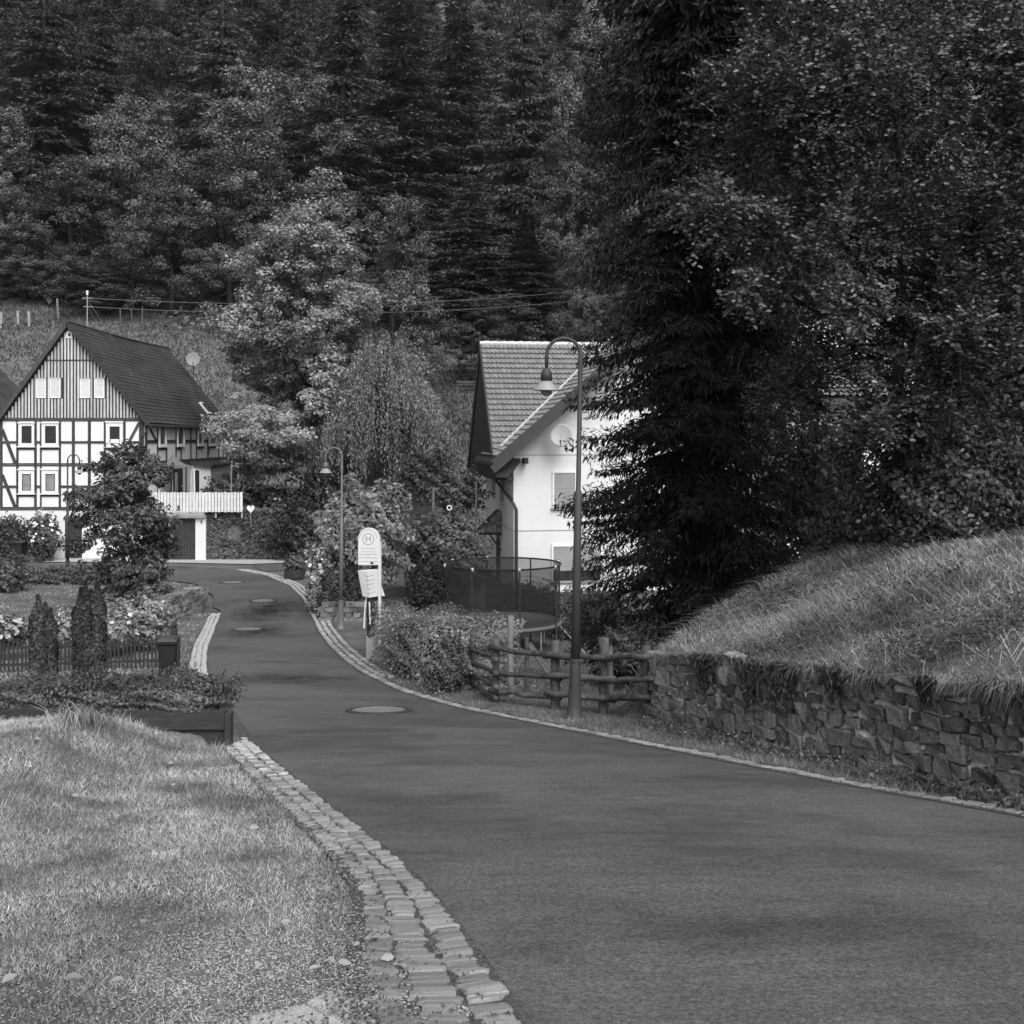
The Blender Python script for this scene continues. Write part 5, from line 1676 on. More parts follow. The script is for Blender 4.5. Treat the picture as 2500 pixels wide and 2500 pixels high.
# ---------------------------------------------------------------- log fence and stakes
def gz(x, y): return float(zg(x, y))
def post_at(px, d): return Vector((wx(px, d), d, gz(wx(px, d), d)))
P1, P2, P3, P4 = post_at(1210, 18.7), post_at(1355, 17.8), post_at(1473, 17.25), post_at(1577, 16.15)
P0 = post_at(1153, 20.6)
lf = empty('log_fence', P2, label='rustic fence of peeled round logs between the lamp post and the stone wall', cat='fence')
def lfo(mb, nm, m=M_LOG):
    o = mb.build(nm, m, lf, True); o.data.transform(Matrix.Translation(-lf.location)); return o
def log(a, b, r0, r1, seed, wob=0.02, n=7):
    r_ = np.random.RandomState(seed)
    a, b = Vector(a), Vector(b)
    pts, rad = [], []
    for i in range(n):
        t = i / (n - 1)
        p = a.lerp(b, t) + Vector(r_.uniform(-wob, wob, 3))
        pts.append(p); rad.append((r0 + (r1 - r0) * t) * r_.uniform(0.9, 1.12))
    return MB().tube(pts, rad, 9)
for i, (P, h, r_) in enumerate(((P1, 0.98, 0.075), (P2, 1.0, 0.10), (P3, 1.08, 0.10), (P4, 1.02, 0.075), (P0, 1.0, 0.075))):
    lfo(log(P + Vector((0, 0, -0.3)), P + Vector((0.01, 0.0, h + 0.06)), r_ * 0.8, r_ * 0.74, 10 + i, 0.006), 'post')
def rail(a, b, ha, hb_, r0, r1, seed, ext=0.13, yo=-0.06):
    A = a + Vector((0, yo, ha)); B = b + Vector((0, yo, hb_))
    d = (B - A).normalized()
    lfo(log(A - d * ext, B + d * ext, r0 * 0.78, r1 * 0.78, seed, 0.02), 'rail')
rail(P1, P2, 0.88, 0.86, 0.055, 0.06, 31); rail(P1, P2, 0.50, 0.50, 0.05, 0.055, 32); rail(P1, P2, 0.20, 0.18, 0.05, 0.05, 33)
rail(P2, P3, 0.86, 0.86, 0.068, 0.06, 34, 0.2, -0.13); rail(P2, P3, 0.54, 0.54, 0.068, 0.06, 35, 0.2, -0.13); rail(P2, P3, 0.26, 0.25, 0.068, 0.06, 36, 0.2, -0.13)
rail(P3, P4, 0.85, 0.95, 0.066, 0.055, 37, 0.1, -0.10); rail(P3, P4, 0.52, 0.62, 0.06, 0.05, 38, 0.1, -0.10); rail(P3, P4, 0.24, 0.36, 0.062, 0.052, 39, 0.1, -0.10)
for k, h in enumerate((0.74, 0.52, 0.3, 0.1)):
    rail(P0, P1, h, h - 0.02, 0.045, 0.05, 41 + k, 0.12, -0.09)
def stake(px, d, h, r_, label, tilt=(0, 0), m=M_LOGL, group=None):
    p = post_at(px, d)
    o = log((0, 0, -0.3), (tilt[0], tilt[1], h), r_, r_ * 0.85, int(px), 0.008).build('wooden_stake', m, None, True)
    o.location = p
    return tag(o, label, 'stake', group)
stake(1247, 19.4, 1.38, 0.055, 'tall weathered stake standing just behind the log fence')
stake(1286, 19.9, 0.98, 0.04, 'thin stake behind the middle of the log fence rails', m=M_LOG)
stake(1489, 18.2, 0.95, 0.06, 'short stake behind the log fence to the right of the lamp post', m=M_LOG)
af = empty('bean_frame', post_at(1290, 20.4), label='leaning frame of pale poles behind the log fence', cat='pole frame')
MB().tube([(-0.42, 0, -0.1), (0.02, 0.02, 0.82)], 0.026, 6).build('pole', M_LOGL, af)
MB().tube([(0.62, 0, -0.1), (-0.03, -0.03, 0.86)], 0.03, 6).build('pole', M_LOGL, af)
MB().tube([(0.70, 0.05, -0.1), (0.03, 0.03, 0.84)], 0.026, 6).build('pole', M_LOGL, af)

# ---------------------------------------------------------------- picket fence, bin, timber planter in the left garden
fA, fB = (-12.8, 26.2), (wx(430, 27.6), 27.6)
pf = empty('picket_fence', (fA[0], fA[1], gz(*fA)), label='low dark picket fence across the left garden behind the columnar yews', cat='fence')
fd = Vector((fB[0] - fA[0], fB[1] - fA[1], gz(*fB) - gz(*fA)))
Lf = fd.length
npk = int(Lf / 0.092)
pk = MB().add([(-0.022, -0.012, 0.02), (0.022, -0.012, 0.02), (0.022, 0.012, 0.02), (-0.022, 0.012, 0.02), (-0.022, -0.012, 0.70), (0.022, -0.012, 0.70), (0.022, 0.012, 0.70), (-0.022, 0.012, 0.70), (0, -0.012, 0.745), (0, 0.012, 0.745)],
              [(0, 1, 5, 8, 4), (2, 3, 7, 9, 6), (1, 2, 6, 5), (3, 0, 4, 7), (5, 6, 9, 8), (7, 4, 8, 9)]).mesh('picket')
for k in range(npk):
    o = obj('picket', pk, M_DARKWOOD, pf)
    o.location = fd * (k / npk) + Vector((0, 0, random.uniform(-0.012, 0.012))); o.rotation_euler = (0, random.uniform(-.03, .03), 0)
fdd = fd.normalized()
for z in (0.18, 0.58):
    MB().bar((0, 0.04, z), fd + Vector((0, 0.04, z)), 0.045, 0.06).build('rail', M_DARKWOOD, pf)
for k in range(4):
    p = fd * (k / 3)
    MB().box(p.x - 0.05, p.x + 0.05, p.y + 0.065, p.y + 0.16, p.z - 0.3, p.z + 0.74).build('post', M_DARKWOOD, pf)
gp_ = empty('gate_post', (wx(425, 28.2), 28.2, gz(wx(425, 28.2), 28.2)), label='dark gate post with rounded finials at the right end of the picket fence', cat='gate post')
MB().box(-0.06, 0.06, -0.06, 0.06, -0.2, 0.92).build('post', M_DARKWOOD, gp_)
MB().lathe([(0.0, 0.92), (0.05, 0.925), (0.075, 0.985), (0.06, 1.05), (0.0, 1.07)], 10).build('finial', M_DARKWOOD, gp_, True)
MB().bar((0, 0, 0.92), (-0.28, -0.2, 0.99), 0.07, 0.05).build('top_rail', M_DARKWOOD, gp_)
def wheelie(loc, h, w_, label, rz=0.0):
    e = empty('wheelie_bin', loc, rz, label=label, cat='rubbish bin', group='rubbish bins')
    b = w_ * 0.40; t = w_ * 0.49
    mb = MB().add([(-b, -b, 0.06), (b, -b, 0.06), (b, b, 0.02), (-b, b, 0.02), (-t, -t, h), (t, -t, h), (t, t * 1.1, h), (-t, t * 1.1, h)], [(0, 3, 2, 1), (4, 5, 6, 7), (0, 1, 5, 4), (1, 2, 6, 5), (2, 3, 7, 6), (3, 0, 4, 7)])
    o = mb.build('bin_body', M_BIN, e)
    bv = o.modifiers.new('edge', 'BEVEL'); bv.width = 0.02; bv.segments = 2
    mb = MB().box(-t - 0.03, t + 0.03, -t - 0.035, t * 1.1 + 0.02, h - 0.06, h - 0.0)
    mb.build('rim', M_BIN, e)
    mb = MB().add([(-t - 0.035, -t - 0.04, h + 0.002), (t + 0.035, -t - 0.04, h + 0.002), (t + 0.035, t * 1.15, h + 0.002), (-t - 0.035, t * 1.15, h + 0.002), (-t * .85, -t * .8, h + 0.055), (t * .85, -t * .8, h + 0.055), (t * .85, t, h + 0.075), (-t * .85, t, h + 0.075)],
                  [(0, 3, 2, 1), (4, 5, 6, 7), (0, 1, 5, 4), (1, 2, 6, 5), (2, 3, 7, 6), (3, 0, 4, 7)])
    mb.build('lid', M_BINLID, e)
    for s_ in (-1, 1):
        q = MB().lathe([(0.0, -0.02), (0.09, -0.02), (0.09, 0.02), (0.0, 0.02)], 12)
        me = q.mesh('wheel'); me.transform(Matrix.Translation((s_ * (b + 0.03), b, 0.09)) @ Matrix.Rotation(math.pi / 2, 4, 'Y'))
        obj('wheel', me, M_BLACK, e)
    MB().tube([(-t * .8, t * 1.2, h - 0.05), (t * .8, t * 1.2, h - 0.05)], 0.016, 6).build('handle', M_BIN, e)
    return e
bx_, by_ = wx(409, 25.6), 25.6
wheelie((bx_, by_, gz(bx_, by_) - 0.02), 0.86, 0.40, 'dark wheelie bin with paler lid at the right end of the picket fence', 0.15)
bx_, by_ = wx(45, 55.6), 55.6
wheelie((bx_, by_, gz(bx_, by_) + 0.02), 1.02, 0.56, 'dark wheelie bin half hidden under the round bush beside the old house')

PD = 13.3
rp = empty('timber_planter', (wx(550, PD), PD, float(G(PD))), label='dark timber edged raised planter between the lawn and the garden', cat='planter')
ptz = wz(1736, PD)
def rpo(mb, nm):
    o = mb.build(nm, M_DARKWOOD, rp); o.data.transform(Matrix.Translation(-rp.location)); return o
xR = wx(552, PD)
lev = [(ptz - 0.20, ptz), (ptz - 0.40, ptz - 0.205), (ptz - 0.62, ptz - 0.405)]
for i, (za, zb) in enumerate(lev):
    for k, (xa, xb) in enumerate(((xR - 1.55, xR), (xR - 4.4, xR - 1.555), (xR - 7.5, xR - 4.405))):
        off = 0.012 * ((i + k) % 2) + (0.03 if i > 0 else 0)
        rpo(MB().box(xa, xb - 0.004, PD - 0.07 + off, PD + 0.06, za + 0.03 * k, zb + 0.03 * k), 'plank')
    rpo(MB().bar((xR - 0.05 - 0.003 * i, PD + 0.063, (za + zb) / 2), (xR - 0.45, PD + 1.5, (za + zb) / 2), 0.08, zb - za), 'plank')
rpo(MB().box(xR - 0.19, xR - 0.06, PD - 0.115, PD - 0.075, ptz - 0.75, ptz - 0.25), 'post')
rpo(MB().box(xR + 0.004, xR + 0.075, PD - 0.09, PD + 0.03, ptz - 0.95, ptz - 0.01), 'post')

# stone planter tub by the side road
tub = empty('plant_tub', (wx(720, 48.6), 48.6, gz(wx(720, 48.6), 48.6)), label='low dark plant tub on the verge where the side road leaves the bend', cat='planter')
MB().lathe([(0.0, -0.05), (0.38, -0.05), (0.45, 0.08), (0.45, 0.42), (0.41, 0.44), (0.38, 0.38), (0.0, 0.38)], 14).build('tub', M_DARKWOOD, tub)

# fence posts on the meadows
for px, py, d, h, m, lb in ((2, 800, 100, 1.35, M_POST, 'pale meadow fence post at the left picture edge'), (45, 793, 101, 1.25, M_POST, 'pale meadow fence post, left one of the close pair above the old house'),
                         (72, 797, 100, 1.3, M_POST, 'pale meadow fence post, right one of the close pair above the old house'), (143, 775, 104, 1.6, M_POST, 'taller pale meadow fence post standing apart above the gable'),
                         (296, 810, 93, 2.0, M_LOG, 'dark thin post behind the roof ridge, leaning left of two others'), (323, 814, 92, 2.2, M_LOG, 'dark thin post behind the roof ridge, middle of three'), (347, 808, 93, 2.1, M_LOG, 'dark thin post behind the roof ridge, right of three')):
    x = wx(px, d)
    lo, hi = 70.0, 125.0
    dd = np.linspace(70, 125, 800); xx = (px - 1250) / FPX * dd
    f = (EYE - (py - HORIZON) / FPX * dd) - zg(xx, dd)
    i = int(np.argmax(f < 0)) if (f < 0).any() else 400
    d = float(dd[i]); x = float(xx[i])
    hh = h * d / 100
    o = log((0, 0, -0.4), (random.uniform(-.12, .08), 0, hh), 0.12 if m is M_POST else 0.07, 0.11 if m is M_POST else 0.06, int(px), 0.01, 4).build('fence_post', m, None)
    o.location = (x, d, gz(x, d))
    tag(o, lb, 'fence post', 'posts of the meadow fences')
# wood stack / bench on the meadow left of the white house
x, y = wx(1143, 70), 70.0
bn = empty('bench', (x, y, wz(966, 70)), label='low wooden bench on the meadow behind the white house roof', cat='bench')
for k in range(3):
    MB().box(-0.75, 0.75, -0.2 + 0.14 * k, -0.09 + 0.14 * k, 0.43, 0.47).build('seat_plank', M_LOG, bn)
for k in range(2):
    MB().box(-0.75, 0.75, 0.24, 0.28, 0.62 + 0.17 * k, 0.75 + 0.17 * k).build('back_plank', M_LOG, bn)
for s_ in (-0.6, 0.6):
    MB().box(s_ - 0.05, s_ + 0.05, -0.2, 0.22, -0.9, 0.428).build('leg', M_LOG, bn)
    MB().box(s_ - 0.04, s_ + 0.04, 0.281, 0.33, -0.9, 0.95).build('leg', M_LOG, bn)
# garden stairs of dark timber
stx, sty = wx(1018, 58), 58.0
gs = empty('garden_stairs', (stx, sty, wz(1195, 58)), label='steep dark garden stairs beside the hanging willow branches', cat='stairs')
for k in range(10):
    o = MB().box(-0.42 + 0.02 * k, 0.42 + 0.02 * k, 0.3 * k, 0.3 * k + 0.36, 0.2 * k + 0.13, 0.2 * k + 0.19).build('step', M_LOG, gs)
    MB().box(-0.42 + 0.02 * k, 0.42 + 0.02 * k, 0.3 * k + 0.3, 0.3 * k + 0.345, 0.2 * k - 0.1, 0.2 * k + 0.128).build('riser', M_DARKWOOD, gs)
for s_ in (-0.47, 0.47):
    MB().bar((s_, -0.1, 0.0), (s_ + 0.2, 3.1, 2.05), 0.06, 0.26).build('stringer', M_DARKWOOD, gs)
# garden poles left of the white house
for px, pyt, pyb, d, lb in ((1056, 1190, 1240, 45, 'thin garden pole between the shrubs below the stairs'), (1161, 1175, 1245, 46, 'thin garden pole close to the left wall of the white house')):
    x = wx(px, d)
    o = MB().tube([(0, 0, gz(x, d) - 0.3), (0.03, 0, wz(pyt, d))], 0.045, 6).build('garden_pole', M_LOGL); o.location = (x, d, 0)
    tag(o, lb, 'pole')
# white ring and butterfly ornaments in the gardens
ro = empty('ring_ornament', at(1097, 1240, 44), label='small white ring ornament on the shrubs left of the white house', cat='garden ornament')
MB().tube([(0.085 * math.cos(2 * math.pi * k / 16), 0, 0.085 * math.sin(2 * math.pi * k / 16)) for k in range(17)], 0.028, 6).build('ring', M_SIGN, ro)
MB().tube([(0, 0, -0.08), (0, 0.05, -2.2)], 0.012, 5).build('stick', M_METAL, ro)
bo = empty('heart_ornament', at(612, 1242, 56.4), label='small white heart shaped ornament beside the terrace fence', cat='garden ornament')
hp = []
for k in range(20):
    t = 2 * math.pi * k / 20
    hp.append((0.0125 * 16 * math.sin(t) ** 3, 0, 0.0135 * (13 * math.cos(t) - 5 * math.cos(2 * t) - 2 * math.cos(3 * t) - math.cos(4 * t))))
MB().prism(hp, (0, 0.03, 0)).build('heart', M_SIGN, bo)
MB().tube([(0, 0.02, -0.2), (0.0, 0.05, -0.9)], 0.012, 5).build('stick', M_METAL, bo)
# ---------------------------------------------------------------- grasses (one object per kind of growth)
def stuff(name, me, m, label):
    return tag(obj(name, me, m), label, kind='stuff')
def sample_persp(n, y0, y1, a0, a1, seed, power=1.0):
    rs = np.random.RandomState(seed)
    u = rs.uniform(0, 1, n)
    y = 1.0 / ((1 / y0) * (1 - u) + (1 / y1) * u) if power == 1 else y0 * (y1 / y0) ** u
    x = y * rs.uniform(a0, a1, n)
    return x, y, rs
def vnoise(x, y, f, seed):
    rs = np.random.RandomState(seed)
    out = 0
    for k in range(5):
        a, b, c = rs.uniform(0.5, 1.5, 3); p = rs.uniform(0, 6.28, 2)
        out = out + np.sin(x * f * a + 1.7 * np.sin(y * f * b * 0.7 + p[0]) + p[1]) * np.cos(y * f * c + x * f * 0.4)
    return out / 5
x, y, rs = sample_persp(360000, 3.6, 13.25, -0.47, 0.10, 1, 0)
ins = in_poly(x, y, ROADPOLY)
dl_ = road_side_dist(x, y, LEs)
n1 = vnoise(x, y, 2.2, 4); n2 = vnoise(x, y, 6.0, 5)
edge = 0.34 + 0.05 * n1 + 0.05 * n2 + 0.26 * (1 - sst(5.2, 7.0, y)) - 0.07 * sst(6.4, 7.4, y) * (1 - sst(8.8, 10, y)) + 0.06 * sst(9.5, 11, y)
dens = np.clip(0.5 + 0.5 * sst(5.0, 7.6, y + 0.9 * n1) + 0.35 * n2, 0.2, 1)
gravelly = (1 - sst(5.6, 7.0, y + 0.5 * n1)) * (1 - sst(1.0, 2.1, dl_ + 0.4 * n1))
keep = (~ins) & (dl_ > edge) & (rs.uniform(0, 1, len(x)) < dens * (1 - 0.6 * gravelly)) & (x < 1)
x, y = x[keep], y[keep]; hn_ = (0.6 + 0.4 * sst(6, 9, y)) * (1 + 0.45 * n1[keep])
h = rs.uniform(0.02, 0.065, len(x)) * np.clip(hn_, 0.35, 1.6) * (1 + 0.2 * sst(11.3, 12.6, y) + 0.9 * sst(12.5, 13.0, y) * sst(-4.9, -4.3, x))
stuff('lawn_grass', grass_mesh('lawn_grass', x, y, h, rs.uniform(0.003, 0.006, len(x)) * (0.7 + y * 0.07), rs.uniform(0.2, 1.6, len(x)), 2), L_LAWN, 'pale mown grass of the sloping lawn in the left foreground')
# broad leaved weeds and moss on the thin part of the lawn and in the joints of the gutter
x, y, rs = sample_persp(60000, 4.2, 13, -0.47, 0.12, 11, 0)
dl_ = road_side_dist(x, y, LEs); ins = in_poly(x, y, ROADPOLY)
n1 = vnoise(x, y, 3, 8)
kn_ = 1 + 0.35 * (1 - sst(4.8, 7.2, y))
inj = (np.abs(dl_ / kn_ - 0.147) < 0.02) | (np.abs(dl_ / kn_ - 0.30) < 0.025) | (np.abs(dl_ / kn_ - 0.43) < 0.03)
keep = (~ins) & (((dl_ > 0.36 * kn_) & (rs.uniform(0, 1, len(x)) < np.where(dl_ < 0.75, 0.7, 0.13))) | (inj & (n1 > -0.3) & (rs.uniform(0, 1, len(x)) < 0.5)))
x, y = x[keep], y[keep]
P = np.stack([x, y, zg(x, y) + rs.uniform(0.02, 0.05, len(x))], 1)
V, F = leaf_quads(P, unit(np.stack([rs.normal(size=len(x)), rs.normal(size=len(x)) - .2, np.ones(len(x))], 1)), rs.uniform(0.009, 0.026, len(x)), 0.6, rs)
stuff('lawn_weeds', mesh_np('lawn_weeds', V, [F]), leaf_mat('weed leaves', 0.13, var=0.6, rough=0.5, trans=0.2, patch=0.4), 'small broad leaved weeds in the lawn and between the gutter stones')
# gravel grit showing at the bottom of the lawn
x, y, rs = sample_persp(60000, 3.8, 8.5, -0.47, 0.10, 13, 0)
dl_ = road_side_dist(x, y, LEs); ins = in_poly(x, y, ROADPOLY)
keep = (~ins) & (dl_ > 0.3) & (rs.uniform(0, 1, len(x)) < np.maximum(0.25 * (1 - sst(5.2, 8.4, y + 0.8 * vnoise(x, y, 2.2, 4))), (1 - sst(5.6, 7.0, y + 0.5 * vnoise(x, y, 2.2, 4))) * (1 - sst(1.0, 2.1, dl_ + 0.4 * vnoise(x, y, 2.2, 4))))) & (x < 0.2)
x, y = x[keep], y[keep]
P = np.stack([x, y, zg(x, y) + np.where(dl_[keep] < 0.75, 0.026, 0.006)], 1)
n = len(x); s_ = rs.uniform(0.002, 0.006, n)[:, None]
oct_ = np.array([[1, 0, 0], [0, 1, 0], [-1, 0, 0], [0, -1, 0], [0, 0, .8]])
ang = rs.uniform(0, 6.28, n)
ca, sa = np.cos(ang), np.sin(ang)
V = np.empty((n, 5, 3))
for k in range(5):
    o_ = oct_[k]
    V[:, k, 0] = P[:, 0] + (o_[0] * ca - o_[1] * sa) * s_[:, 0] * 1.3; V[:, k, 1] = P[:, 1] + (o_[0] * sa + o_[1] * ca) * s_[:, 0]; V[:, k, 2] = P[:, 2] + o_[2] * s_[:, 0]
b = np.arange(n)[:, None] * 5
stuff('gravel', mesh_np('gravel', V.reshape(-1, 3), [np.concatenate([b + np.array([[i, (i + 1) % 4, 4]]) for i in range(4)])]), leaf_mat('grit', 0.3, var=0.5, rough=0.9, trans=0), 'pale grit showing through the thin grass at the bottom left')
# fallen leaves
x, y, rs = sample_persp(75, 4.8, 12.5, -0.46, 0.0, 17, 0)
dl_ = road_side_dist(x, y, LEs); keep = (~in_poly(x, y, ROADPOLY)) & (dl_ > 0.3)
x, y = x[keep], y[keep]; n = len(x)
V, F = leaf_folded(np.stack([x, y, zg(x, y) + 0.05], 1), unit(rs.normal(size=(n, 3)) * 0.4 + np.array([0, -0.3, 1])), unit(rs.normal(size=(n, 3)) * np.array([1, 1, .2])), rs.uniform(0.04, 0.085, n), 0.55, 0.5)
stuff('leaves', mesh_np('leaves', V, [F]), L_LITTER, 'dry fallen leaves scattered over the lawn')
# grass tuft at the top of the lawn
def tuft(px, d, n, h, label, r=0.16, m=L_LAWN):
    rs = np.random.RandomState(int(px))
    x0 = wx(px, d)
    x = x0 + rs.normal(size=n) * r * 0.5; y = d + rs.normal(size=n) * r * 0.5
    me = grass_mesh('grass_tuft', x, y, rs.uniform(0.5, 1.1, n) * h, np.full(n, 0.009), rs.uniform(0.2, 1.0, n), int(px) + 1, two=True)
    me.transform(Matrix.Translation((-x0, -d, -gz(x0, d))))
    o = obj('grass_tuft', me, m); o.location = (x0, d, gz(x0, d))
    return tag(o, label, 'grass tuft')
tuft(200, 12.3, 260, 0.33, 'tall tuft of grass on the lawn in front of the timber planter', 0.3)
# long grass on the bank
def st_to_xy(s, t): return WA[0] + WD[0] * s + WN[0] * t, WA[1] + WD[1] * s + WN[1] * t
rs = np.random.RandomState(31)
n = 95000
s = rs.uniform(-0.5, WL + 1.9, n); t = 0.12 + 5.0 * rs.uniform(0, 1, n) ** 1.15
x, y = st_to_xy(s, t)
nz = vnoise(x, y, 1.6, 9); nf = vnoise(x, y, 5.0, 10)
keep = (x < 0.47 * y) & (zg(x, y) > G(y) + 0.25) & (rs.uniform(0, 1, n) < np.clip(0.75 + 0.5 * nz + 0.3 * nf, 0.15, 1))
x, y, nz = x[keep], y[keep], nz[keep]; n = len(x)
h = rs.uniform(0.05, 0.24, n) * np.clip(1 + 1.2 * nz, 0.3, 1.8) * (0.55 + 0.45 * sst(0.2, 1.0, t[keep]))
stuff('bank_grass', grass_mesh('bank_grass', x, y, h, rs.uniform(0.006, 0.012, n), rs.uniform(0.5, 2.6, n), 33, two=True), L_BANK, 'long dry grass covering the bank above the stone wall')
n = 2000
s = rs.uniform(-0.5, WL + 1.5, n); t = rs.uniform(0.1, 4.5, n); x, y = st_to_xy(s, t)
stuff('grass_stems', grass_mesh('grass_stems', x, y, rs.uniform(0.15, 0.42, n), np.full(n, 0.006), rs.uniform(0.9, 2.6, n), 35, two=True), leaf_mat('straw', 0.4, var=0.3, trans=0.1), 'pale dry grass stalks sticking out of the bank')
# broad leaved weeds in patches on the bank
n = 60000
s = rs.uniform(-0.5, WL + 1.9, n); t = rs.uniform(0.1, 5.0, n); x, y = st_to_xy(s, t)
keep = (vnoise(x, y, 1.4, 61) + 0.3 * vnoise(x, y, 5, 62) > 0.12) & (zg(x, y) > G(y) + 0.2) & (x < 0.47 * y)
x, y = x[keep], y[keep]; n = len(x)
V, F = leaf_quads(np.stack([x, y, zg(x, y) + rs.uniform(0.02, 0.2, n)], 1), unit(rs.normal(size=(n, 3)) * .8 + np.array([-.3, -.4, .8])), rs.uniform(0.02, 0.06, n), 0.6, rs)
stuff('bank_weeds', mesh_np('bank_weeds', V, [F]), leaf_mat('bank weed leaves', 0.085, var=0.6, trans=0.15, patch=0.4, pscale=1.2), 'patches of leafy weeds among the dry grass of the bank')
# dark tufts trailing down the face of the wall
Ps, As, Ss = [], [], []
for k in range(9):
    s0 = rs.uniform(1.5, WL - 0.3); wd_ = rs.uniform(0.08, 0.28); ln_ = rs.uniform(0.2, 0.62)
    m = int(700 * wd_ / 0.2)
    s = s0 + rs.normal(size=m) * wd_ * 0.6; f = rs.uniform(0, 1, m) ** 1.2
    x, y = st_to_xy(s, -0.06 - 0.10 * rs.uniform(0, 1, m) * (1 - f * 0.6))
    Ps.append(np.stack([x, y, wall_top(s) + 0.05 - ln_ * f * np.exp(-((s - s0) / wd_) ** 2)], 1)); As.append(np.stack([rs.normal(size=m) * .3, rs.normal(size=m) * .3, np.full(m, -1.0)], 1)); Ss.append(rs.uniform(0.05, 0.13, m))
Ps, As, Ss = np.concatenate(Ps), np.concatenate(As), np.concatenate(Ss)
V, F = leaf_quads(Ps, unit(rs.normal(size=Ps.shape) + np.array([-1, -.5, .3])), Ss, 0.22, rs, As)
stuff('trailing_plants', mesh_np('trailing_plants', V, [F]), leaf_mat('trailing plants', 0.05, var=0.6, trans=0.1, patch=0.4), 'dark plants trailing down the face of the stone wall')
# grass hanging over the wall top, and plants in the wall
n = 6000
s = rs.uniform(-0.3, WL, n); keep = vnoise(s, s * 0, 2.4, 12) + 0.7 * vnoise(s, s * 0, 7.0, 13) + rs.uniform(-.45, .45, n) > 0.3
s = s[keep]; n = len(s)
x, y = st_to_xy(s, rs.uniform(0.02, 0.2, n))
L = rs.uniform(0.0, 1.0, n) ** 1.8 * 0.32 * np.clip(0.6 + 0.9 * vnoise(s, s * 0, 3.3, 21), 0.2, 1.3)
tipd = rs.uniform(0.03, 0.26, n)
V = np.empty((n, 5, 3)); z0_ = wall_top(s) + 0.02
wv = np.stack([WD[0] * np.full(n, 0.006), WD[1] * np.full(n, 0.006), np.zeros(n)], 1)
b0 = np.stack([x, y, z0_], 1); jx = rs.normal(size=n) * 0.13
m0 = b0 + np.stack([-WN[0] * tipd * 0.7 + WD[0] * jx * .5, -WN[1] * tipd * 0.7 + WD[1] * jx * .5, rs.uniform(-0.02, 0.08, n)], 1)
t0 = b0 + np.stack([-WN[0] * tipd * 1.15 + WD[0] * jx, -WN[1] * tipd * 1.15 + WD[1] * jx, -L], 1)
V[:, 0] = b0 - wv; V[:, 1] = b0 + wv; V[:, 2] = m0 + wv; V[:, 3] = m0 - wv; V[:, 4] = t0
bb = np.arange(n)[:, None] * 5
stuff('hanging_grass', mesh_np('hanging_grass', V.reshape(-1, 3), [bb + np.array([[0, 1, 2, 3]]), bb + np.array([[3, 2, 4]])]), leaf_mat('hanging grass', 0.13, var=0.6, trans=0.15, patch=0.5, pscale=1.5), 'grass hanging down over the top of the stone wall')
# leafy plants at the wall foot and in its joints
n = 9000
s = rs.uniform(0, WL, n); k_ = vnoise(s, s * 0, 1.5, 14)
low = rs.uniform(0, 1, n) < 0.6
zf = np.where(low, rs.uniform(0, 0.16, n) ** 1.0, rs.uniform(0.1, 1.0, n))
keep = (low | (vnoise(s * 1.0, zf * 3, 2.2, 15) > 0.28))
s, zf, low = s[keep], zf[keep], low[keep]; n = len(s)
x, y = st_to_xy(s, np.where(low, rs.uniform(-0.32, 0.02, n), rs.uniform(-0.07, -0.01, n)))
zz = np.where(low, G(y) + zf * rs.uniform(0.2, 1, n), G(y) + zf * (wall_top(s) - G(y)))
V, F = leaf_quads(np.stack([x, y, zz], 1), unit(rs.normal(size=(n, 3)) * .6 + np.array([-WN[0], -WN[1], 0.7])), rs.uniform(0.02, 0.055, n), 0.7, rs)
stuff('wall_plants', mesh_np('wall_plants', V, [F]), leaf_mat('wall plants', 0.10, var=0.6, trans=0.15, patch=0.5, pscale=1.5), 'small leafy plants along the foot and joints of the stone wall')
# verge on the right of the road
x, y, rs = sample_persp(90000, 9, 27, -0.20, 0.42, 41, 0)
dr_ = road_side_dist(x, y, REs); ins = in_poly(x, y, ROADPOLY)
sw_ = (x - WA[0]) * WN[0] + (y - WA[1]) * WN[1]
keep = (~ins) & (dr_ > 0.15 + 0.12 * vnoise(x, y, 5, 3)) & (dr_ < 3.2) & (x > -6) & (sw_ < 0) & (y * 0 + x > np.interp(y, LEs[:250, 1], LEs[:250, 0]) + 1.0)
x, y = x[keep], y[keep]; n = len(x)
stuff('verge_grass', grass_mesh('verge_grass', x, y, rs.uniform(0.02, 0.09, n) * (1 + 0.5 * vnoise(x, y, 3, 6)), rs.uniform(0.006, 0.014, n) * (0.6 + y * 0.03), rs.uniform(0.2, 1.3, n), 42), L_VERGE, 'short grass of the verge between the kerb stones and the log fence')
x, y, rs = sample_persp(45000, 17.5, 44, -0.06, 0.30, 43, 0)
keep = (zg(x, y) < G(y) + 0.1) & (x > -1.6 + 0.0 * y) & (road_side_dist(x, y, REs) > 2.0)
x, y = x[keep], y[keep]; n = len(x)
stuff('garden_grass', grass_mesh('garden_grass', x, y, rs.uniform(0.03, 0.10, n) * (1 + 0.5 * vnoise(x, y, 1.5, 6)), rs.uniform(0.008, 0.02, n) * (0.4 + y * 0.03), rs.uniform(0.2, 1.3, n), 44), L_BANK, 'grass of the garden behind the log fence round the trampoline')
x, y, rs = sample_persp(90000, 15, 49, -0.47, -0.2, 45, 0)
dl_ = road_side_dist(x, y, LEs); ins = in_poly(x, y, ROADPOLY)
keep = (~ins) & (dl_ > 0.36 + 0.1 * vnoise(x, y, 3, 3)) & (x < np.interp(y, LEs[:300, 1], LEs[:300, 0]))
x, y = x[keep], y[keep]; n = len(x)
